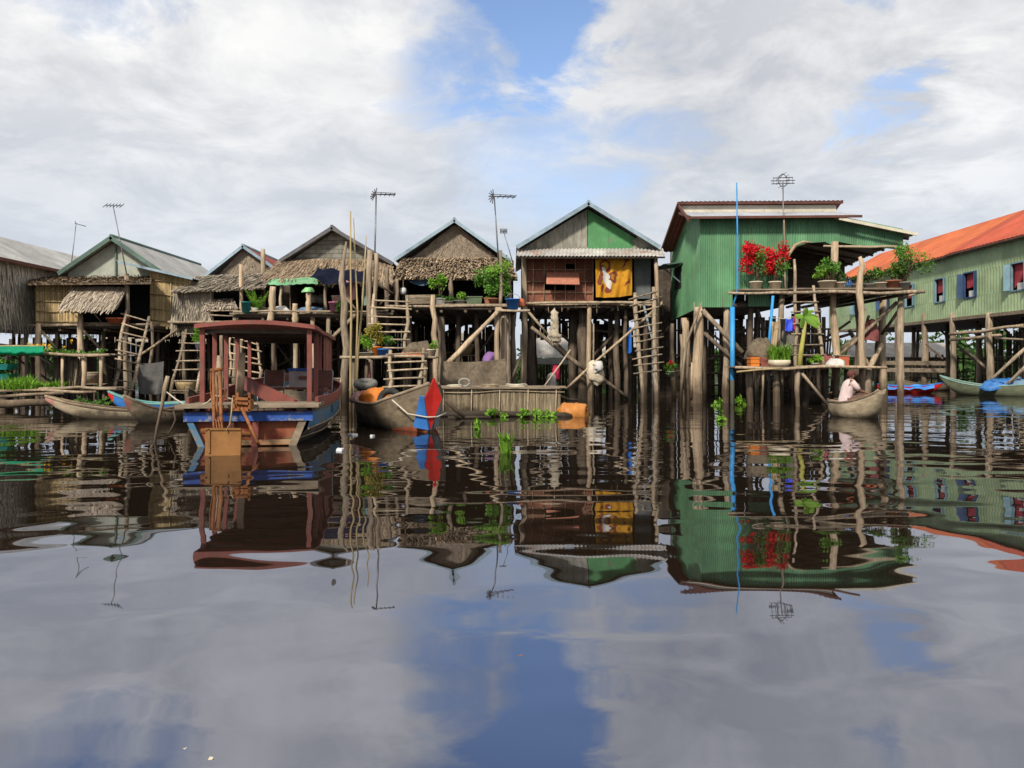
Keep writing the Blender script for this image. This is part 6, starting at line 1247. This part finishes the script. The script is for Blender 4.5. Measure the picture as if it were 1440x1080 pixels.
drape('bag', 'white sack lying on the lower right platform', 'bag', W(1175, 515, 25.2), .34, .24, .24, M['cloth_white'])
t_ = thing('crate', 'brown red box right of the white sack', 'crate', W(1186, 514, 25.6)); a = W(1180, 515, 25.6); c = W(1194, 501, 25.6); mb = MB(); mb.box(a.x, c.x, 25.6, 25.95, a.z, c.z); mb.build('body', M['brick_red'], t_); mb = MB(); mb.box(a.x - .02, c.x + .02, 25.58, 25.97, c.z + .003, c.z + .04); mb.build('lid', M['plank'], t_)
drape('red_jacket', 'dark red jacket hanging under the porch right end', 'jacket', W(1224, 478, 27), .28, .12, .6, mat('dark red jacket', (.22, .06, .055), (.32, .11, .1)))
drape('bag', 'red cloth bundle behind the crossed braces of the matting house', 'bag', W(782, 533, 31), .16, .15, .55, M['cloth_red'])
drape('bag', 'white bag behind the crossed braces of the matting house', 'bag', W(775, 545, 30.4), .22, .15, .5, M['cloth_white'])
cloth('hanging_cloth', 'blue cloth hanging in the shade left of the doorway ladder', 'cloth', W(882, 460, 30), W(888, 459, 30), W(888, 495, 30), W(882, 497, 30), M['sky_plastic'], .04, 2, nx=8, ny=8)
cloth('hanging_cloth', 'white cloth hanging close left of the doorway ladder', 'cloth', W(890, 456, 29.6), W(897, 455, 29.6), W(897, 486, 29.6), W(891, 488, 29.6), M['cloth_white'], .04, 2, nx=8, ny=8)
# green net trough and tubs at the far left
t_ = thing('net_trough', 'bright green shade net slung along the planted platform', 'net', W(20, 495, 24.4)); mb = MB(); rows = []
for j in range(9):
    v = j / 8; rows.append([W(-40 + 101 * i / 30, 487 + 12 * math.sin(math.pi * v * .5) + 1.2 * math.sin(i * .8) * v, 24.45 - .28 * math.sin(math.pi * v) + .03 * math.sin(i * 1.3 + j)) for i in range(31)])
mb.grid(rows, smooth=True); mb.build('net', M['green_net'], t_)
mb = MB(); mb.pole(W(-40, 486, 24.5), W(63, 487, 24.5), .03); mb.build('edge_pole', M['bamboo'], t_)
for i, (yy, nm) in enumerate(((516, 'upper'), (530, 'lower'))):
    t_ = thing('planter_tub', 'teal planter tub hung on the %s rung below the green net' % nm, 'planter', W(4, yy, 24.4)); a = W(-14, yy + 4, 24.3); c = W(17, yy - 4, 24.3); mb = MB(); mb.hexa([(a.x, 24.2, a.z), (c.x - .12, 24.2, a.z), (c.x, 24.1, c.z), (a.x, 24.1, c.z), (a.x, 24.6, a.z), (c.x - .12, 24.6, a.z), (c.x, 24.7, c.z), (a.x, 24.7, c.z)]); mb.build('tub', M['teal_tub'], t_)
    mb = MB(); mb.leaves(((a.x + c.x) / 2, 24.4, c.z + .06), (.38, .25, .13), 160, .1); mb.build('foliage', M['leaf'], t_)

# ------------------------------------------------------------------ plants
def pot_plant(label, px, yb, Y, pr, ph, pm, crown, cat='pot plant', name='potted_plant', stems=5):
    """crown: list of (material, dx, dz, (rx, ry, rz), n, size)"""
    p = W(px, yb, Y); t = thing(name, label, cat, p)
    if ph: mb = MB(); mb.lathe(p, [(.01, .003), (pr * .72, 0), (pr, ph * .88), (pr * 1.12, ph * .9), (pr * 1.12, ph), (pr * .95, ph), (pr * .9, ph - .04), (.01, ph - .05)], 14); mb.build('pot', M[pm], t)
    for i, (m_, dx, dz, rr, n, s_) in enumerate(crown):
        mb = MB(); mb.leaves(p + V(dx, 0, ph + dz), rr, n, s_, blobs=7); mb.build('foliage' if 'petal' not in m_ else 'blossom', M[m_], t)
    if stems:
        mb = MB(); c0 = crown[0]
        for k in range(stems): e = p + V(c0[1] + R.uniform(-.6, .6) * c0[3][0], R.uniform(-.6, .6) * c0[3][1], ph + c0[2] + R.uniform(-.2, .4) * c0[3][2]); mb.tube([p + V(R.uniform(-.3, .3) * pr, 0, ph - .06), (p + V(0, 0, ph)).lerp(e, .5) + V(R.uniform(-.06, .06), 0, .03), e], [.018, .013, .006], 5)
        mb.build('stem', M['twig'], t)
    return t
# deck of the leaf skirted house
pot_plant('rounded bright green shrub at the left of the leaf skirted deck', 619, 428, 27.7, .16, .22, 'pot_grey', [('leaf_lime', 0, .55, (.42, .35, .42), 620, .1)])
pot_plant('largest spreading green shrub at the right of the leaf skirted deck', 694, 428, 27.7, .22, .2, 'terracotta', [('leaf', -.05, .8, (.9, .6, .75), 1500, .11), ('leaf_lime', .1, .95, (.75, .5, .62), 800, .1), ('leaf', .35, .3, (.3, .3, .35), 260, .1)])
pot_plant('small pale plant in a round bowl in the middle of the leaf skirted deck', 647, 429, 27.6, .2, .16, 'pot_grey', [('leaf_lime', 0, .12, (.22, .2, .2), 150, .12)], stems=3)
pot_plant('low leafy plant in a short pot just left of the round bowl', 631, 429, 27.6, .18, .13, 'pot_grey', [('leaf', 0, .08, (.25, .2, .12), 150, .1)], stems=3)
def trough(label, x0, x1, y0, y1, Y, m_, leafm=None):
    t = thing('planter_box', label, 'planter', W((x0 + x1) / 2, y1, Y)); a, c = W(x0, y1, Y), W(x1, y0, Y); mb = MB(); mb.hexa([(a.x + .04, Y, a.z), (c.x - .04, Y, a.z), (c.x, Y - .03, c.z), (a.x, Y - .03, c.z), (a.x + .04, Y + .35, a.z), (c.x - .04, Y + .35, a.z), (c.x, Y + .38, c.z), (a.x, Y + .38, c.z)]); mb.build('box', M[m_], t)
    mb = MB(); mb.box(a.x - .02, c.x + .02, Y - .05, Y + .4, c.z, c.z + .03); mb.build('rim', M[m_], t)
    if leafm: mb = MB(); mb.leaves(((a.x + c.x) / 2, Y + .17, c.z + .08), ((c.x - a.x) * .5, .18, .12), 160, .08); mb.build('foliage', M[leafm], t)
    return t
trough('drab green planter box between the bowl and the largest shrub', 655, 678, 418, 429, 27.6, 'trough_green')
trough('brown planter box at the foot of the largest shrub', 681, 697, 420, 429, 27.62, 'terracotta', 'leaf')
trough('pale planter box at the left end of the leaf skirted deck', 609, 626, 421, 428, 27.5, 'pot_grey', 'leaf_dark')
# porch house
t_ = thing('fern', 'bright feathery fern at the left end of the porch deck', 'fern', W(358, 441, 28)); p = W(358, 441, 28)
mb = MB()
for k in range(26):
    th = R.uniform(0, 6.28); l = R.uniform(.55, 1.15); o = V(math.cos(th), math.sin(th) * .6, 0)
    for s_ in range(14):
        v = s_ / 13; q = p + o * l * .45 * v + V(.1, 0, l * v * (1 - .25 * v)); side = V(-o.y, o.x, .15)
        for sg in (-1, 1): mb.leaf(q, .17 * (1 - .6 * v), .3, 0, None, side * sg + o * .4 + V(0, 0, .3))
mb.build('frond', M['leaf_lime'], t_); mb = MB(); mb.lathe(p, [(.01, 0), (.15, 0), (.2, .2), (.01, .19)], 12); mb.build('pot', M['pot_grey'], t_)
one('hanging_leaves', lambda m: m.leaves(W(480, 428, 27.5), (.22, .2, .3), 180, .09), M['leaf_dark'], 'dark green leafy sprig beside the pink bucket', 'plant', loc=W(480, 438, 27.5))
# potted platform
pot_plant('olive yellow bush in the orange pot on the potted platform', 530, 503, 23.9, .17, .34, 'orange', [('leaf_yellow', .05, .42, (.42, .3, .38), 560, .09), ('leaf', .3, .15, (.25, .25, .2), 160, .09)])
pot_plant('pale lime plant in a low grey bowl left of the orange pot', 516, 503, 23.9, .26, .16, 'pot_grey', [('leaf_lime', 0, .25, (.32, .25, .28), 420, .1)], stems=4)
pot_plant('small green plant in a cream tin right of the lower ladder', 606, 503, 24, .12, .26, 'pot_cream', [('leaf_lime', .1, .1, (.2, .2, .22), 180, .08)], stems=3)
# hanging pot on the wide-rung ladder
pot_plant('spiky green plant in a white pot on the wide runged ladder', 280, 490, 25.2, .13, .18, 'white', [('leaf_lime', 0, .28, (.18, .16, .3), 260, .12)], stems=3)
# planted platform and weedy bed
t_ = thing('flower_row', 'row of low green plants with yellow flowers on the planted platform', 'plants', W(60, 498, 25.2)); mb = MB()
for k in range(30): mb.leaves(W(-30 + 172 * k / 29, 496 - 3 * (k < 18), 25.2 + R.uniform(-.3, .5)), (.22, .2, .14 + .1 * (k < 18)), 34, .09, blobs=3)
mb.build('foliage', M['leaf'], t_); mb = MB()
for px, py in ((39, 484), (50, 487), (54, 485), (63, 484), (69, 486), (70, 488), (100, 480), (24, 486), (46, 486), (91, 489)): p = W(px, py, 25); [mb.leaf(p, .09, .8) for _ in range(6)]
mb.build('blossom', M['petal_yellow'], t_)
mb = MB()
for k in range(34): mb.blades(W(R.uniform(-30, 86), R.uniform(547, 552), R.uniform(23.4, 25)), 42, R.uniform(.3, .55), .35, .035, .3, .2, .2)
tag(mb.build('bed_of_weeds', M['leaf_lime']), 'thick bright green weeds covering the low bed on logs', 'weeds', kind='stuff')
mb = MB()
for k in range(10): mb.leaves(W(112 + 4.5 * k, 566 + R.uniform(-2, 1), 20.5), (.12, .12, .12), 26, .08, blobs=2)
tag(mb.build('water_plants', M['leaf']), 'green water plants growing between the pale canoe and the walkway', 'plants', kind='stuff')
# balcony of the green house
def bougain(label, px, yb, tall, wide, dx):
    pot_plant(label, px, yb, 26.5, .2, .36, 'pot_cream', [('leaf', dx, tall * .48, (wide * .75, .35, tall * .4), 330, .09), ('petal_red', dx, tall * .62, (wide, .4, tall * .46), 1150, .095), ('petal_red', dx - wide * .5, tall * .28, (wide * .5, .3, .16), 130, .08)], stems=9)
bougain('taller red flowering bush in the left cream pot on the balcony', 1063, 411, 1.35, .78, .1)
bougain('slighter red flowering bush in the right cream pot on the balcony', 1090, 411, 1.2, .58, .1)
# porch row
pot_plant('leafy green bush in a cream pot on the porch at the big post', 1163, 408, 26.2, .27, .3, 'pot_cream', [('leaf', 0, .4, (.5, .35, .42), 620, .1), ('leaf_lime', -.2, .25, (.3, .3, .25), 180, .1)])
pot_plant('small bush in a cream pot just right of the big porch post', 1182, 408, 26.2, .17, .26, 'pot_cream', [('leaf_dark', 0, .2, (.25, .25, .2), 220, .09)])
pot_plant('dark bush in a grey pot right of the white trunk', 1222, 408, 26.2, .18, .2, 'pot_grey', [('leaf_dark', 0, .28, (.36, .3, .28), 320, .1)])
pot_plant('olive bush in a cream pot in the middle of the porch rail row', 1238, 408, 26.1, .19, .25, 'pot_cream', [('leaf', 0, .24, (.36, .3, .28), 320, .1)])
pot_plant('reddish green bush in a terracotta pot near the porch right end', 1256, 408, 26.1, .24, .32, 'terracotta', [('leaf', 0, .28, (.36, .3, .3), 300, .1), ('leaf_yellow', .1, .35, (.25, .2, .2), 90, .09)])
pot_plant('low shrub in a grey pot left of the white trunk', 1203, 408, 26.3, .15, .2, 'pot_grey', [('leaf_dark', 0, .15, (.24, .2, .18), 180, .09)])
one('plastic_rack', lambda m: [m.tube([W(1186 + 3 * k, 408, 26.9), W(1186 + 3 * k, 392, 26.9)], .02, 5) for k in range(7)] + [m.tube([W(1184, y, 26.9), W(1206, y, 26.9)], .025, 5) for y in (392, 400)], M['sky_plastic'], 'blue slatted rack on the porch floor behind the pots', 'rack', loc=W(1195, 408, 26.9))
pot_plant('airy small leaved tree overhanging the porch right corner', 1271, 408, 26.0, .2, .26, 'pot_grey', [('leaf', .2, .75, (.75, .5, .75), 1000, .085), ('leaf_dark', .1, .4, (.5, .4, .45), 360, .085), ('leaf_lime', .35, .9, (.5, .4, .45), 200, .08)], name='small_tree', cat='tree', stems=12)
# lower platform plants
t_ = thing('grass_pot', 'tuft of bright grass in a squat grey bowl on the lower right platform', 'pot plant', W(1096, 516, 25.1)); p = W(1096, 516, 25.1); mb = MB(); mb.lathe(p, [(.01, .003), (.26, 0), (.36, .12), (.34, .22), (.28, .22), (.01, .2)], 16); mb.build('pot', M['pot_cream'], t_); mb = MB(); mb.blades(p + V(0, 0, .2), 260, .62, .55, .03, .35, .28, .2); mb.build('foliage', M['leaf_lime'], t_)
t_ = thing('banana_plant', 'young banana plant with yellow stem beside the porch ladder', 'plant', W(1125, 513, 24.9)); mb = MB(); mb.tube([W(1124, 516, 24.9), W(1127, 490, 24.9), W(1131, 465, 24.9), W(1133, 447, 24.9), W(1130, 434, 24.9)], [.09, .075, .06, .045, .02], 8); mb.build('stem', M['banana_stem'], t_)
for (dx, dz, l, tw) in ((.55, -.12, .7, 0), (.4, .12, .6, .2), (-.25, .14, .4, .4), (.5, -.3, .65, -.3), (.1, .5, .55, .1), (.3, .35, .6, .3), (.6, .05, .6, .15), (-.15, -.3, .4, 0)):
    b0 = W(1131, 446, 24.85); d = V(dx, -.1 + tw * .5, dz).normalized(); sd_ = d.cross(V(0, 1, .2)).normalized(); mb = MB(); rows = []
    for i in range(9):
        v = i / 8; q = b0 + d * l * .78 * v + V(0, 0, -.18 * l * v * v); ww = .085 * math.sin(math.pi * min(.98, v * .9 + .08)) ** .7; rows.append([q - sd_ * ww + V(0, .03, -.02), q, q + sd_ * ww + V(0, .03, -.02)])
    mb.grid(rows, smooth=True); mb.build('leaf_blade', M['leaf_lime'], t_)
pot_plant('leafy cabbage like plant in a white tub beside the banana plant', 1146, 516, 25, .13, .12, 'white', [('leaf_lime', 0, .12, (.24, .2, .15), 160, .13)], stems=0)
pot_plant('red flowered small plant in the dark gap left of the green house', 943, 530, 29, .16, .2, 'pot_grey', [('leaf', 0, .15, (.28, .25, .25), 200, .1), ('petal_red', 0, .35, (.18, .18, .12), 50, .08)], stems=3)
# floating weeds
def weed(label, px, py, Y, s_, n, spiky=False, group=None):
    p = V(X(px, Y), Y, 0.0); mb = MB()
    if spiky: mb.blades(p, n, .42 * s_, .2 * s_, .05 * s_, .35, .07 * s_, .07 * s_)
    mb.leaves(p + V(0, 0, .06 * s_), (.16 * s_, .16 * s_, .09 * s_), n, .1 * s_, blobs=4); o = mb.build('water_hyacinth', M['leaf_lime'], loc=p); tag(o, label, 'water plant', group)
weed('upright bright green water plant floating alone in open water', 711, 640, 11.5, .85, 46, True)
weed('small faint water plant floating left of the upright one', 671, 604, 15.9, .6, 24, True)
weed('round floating green clump in front of the blue pole', 1014, 592, 18.3, .9, 60)
weed('floating green clump at the foot of the thick pale stilt', 1008, 569, 25.3, 1.3, 60)
weed('wider floating green clump right of the blue pole foot', 1040, 566, 26, 1.7, 90)
for k, (px, s_) in enumerate(((690, 1.2), (708, 1.0), (736, 1.4), (754, 1.2), (772, 1.4))):
    weed(('leaf clump floating at the fish pen wall, %s' % ('the leftmost of five', 'second from the left of five', 'the middle one of five', 'second from the right of five', 'the rightmost of five')[k]), px, 583, 19.6, s_ * .95, 55, group='leaf clumps along the fish pen')
def scrap(label, px, py, sx_, sy_, material=None, h=.035):
    Y = CH * F / (py - HZ); p = V(X(px, Y), Y, 0); mb = MB(); a = R.uniform(0, 3); c_, s2 = math.cos(a), math.sin(a)
    pts = [(-sx_, -sy_), (sx_ * .9, -sy_ * .8), (sx_, sy_), (-sx_ * .8, sy_ * .9)]; q = [p + V(x * c_ - y * s2, x * s2 + y * c_, -.01) for x, y in pts]; mb.hexa(q + [v + V(R.uniform(-.01, .01), R.uniform(-.01, .01), h + R.uniform(0, .015)) for v in q]); o = mb.build('floating_scrap', material or M['foam'], loc=p); tag(o, label, 'litter')
scrap('white foam scrap floating right of the maroon boat stern corner', 496, 612, .075, .05)
scrap('white foam scrap floating close to the maroon boat side', 478, 634, .06, .05)
scrap('thin pale scrap floating under the kite prow boat', 524, 614, .06, .03)
scrap('tiny pale scrap floating far from the boats at lower left', 296, 1068, .012, .007, M['pot_cream'], .006)
scrap('tiny brown leaf floating in open water at lower centre', 730, 921, .012, .008, M['terracotta'], .006)
scrap('tiny pale leaf floating at lower left of centre', 265, 1052, .007, .005, M['pot_cream'], .006)

mb = MB()
for k in range(150):
    Y = R.choice([R.uniform(15, 20), R.uniform(19, 27), R.uniform(20, 30)]); x = X(R.uniform(-10, 1440), Y); p = V(x, Y, .004); l = R.uniform(.02, .07)
    a = R.uniform(0, 6.28); d = V(math.cos(a), math.sin(a), 0) * l; e = V(-d.y, d.x, 0) * R.uniform(.2, .7); mb.poly([p - d, p - e, p + d, p + e])
tag(mb.build('plant_litter', M['leaf_yellow']), 'scattered specks of plant litter floating before the houses', 'litter', kind='stuff')

# a little more household clutter
def jar(label, px, yb, Y, r, h, m):
    t = thing('jar', label, 'jar', W(px, yb, Y)); mb = MB(); mb.lathe(W(px, yb, Y), [(.01, 0), (r * .7, 0), (r, h * .45), (r * .8, h * .85), (r * .45, h * .95)], 14); mb.build('body', M[m], t); mb = MB(); mb.lathe(W(px, yb, Y) + V(0, 0, h * .955), [(r * .5, 0), (r * .5, h * .08), (.01, h * .1)], 12); mb.build('lid', M['pot_grey'], t)
jar('round cream jar at the back of the thatch porch, left of a pair', 441, 426, 31.5, .2, .34, 'pot_cream')
jar('round pale grey jar at the back of the thatch porch, right of a pair', 452, 427, 31.5, .22, .36, 'pot_grey')
jar('white jug on the grey low board behind the upper ladder', 567, 414, 28.6, .13, .26, 'white')
for k, (lab, px, yb, Y) in enumerate((('brown basket stored under the tan matting house beside a stilt', 128, 540, 29), ('tan basket stored below the hanging thatch wall', 262, 552, 29), ('brown basket stored under the thatch porch house behind the forked trunk', 470, 548, 29.5), ('tan basket stored in the dark under the leaf skirted house', 652, 500, 30))):
    t = thing('basket', lab, 'basket', W(px, yb, Y)); mb = MB(); mb.lathe(W(px, yb, Y), [(.01, 0), (.26, 0), (.38, .3), (.4, .42), (.36, .42), (.01, .3)], 16); mb.build('body', M['mat_tan' if k % 2 else 'plank'], t); mb = MB(); mb.tube([W(px, yb, Y) + V(math.cos(a) * .39, math.sin(a) * .39, .42) for a in [2 * math.pi * q / 16 for q in range(17)]], .025, 5); mb.build('rim', M['pole'], t)
    st = thing('stand', 'rough stick stand carrying the ' + lab.split(' stored')[0] + ' ' + lab.split('stored ')[1], 'stand', V(X(px, Y), Y, 0))
    for dx in (-.3, .3):
        for dy in (-.3, .3): mb = MB(); mb.pole((X(px, Y) + dx, Y + dy, -.6), (X(px, Y) + dx, Y + dy, Z(yb, Y) - .02), .035, n=6); mb.build('leg', M['post'], st)
    mb = MB(); mb.strips((X(px, Y) - .5, Y - .4, Z(yb, Y) - .015), (X(px, Y) - .5, Y + .4, Z(yb, Y) - .015), (X(px, Y) + .5, Y + .4, Z(yb, Y) - .015), (X(px, Y) + .5, Y - .4, Z(yb, Y) - .015), 6, .03, .1, .05, .08); mb.build('top', M['plank'], st)
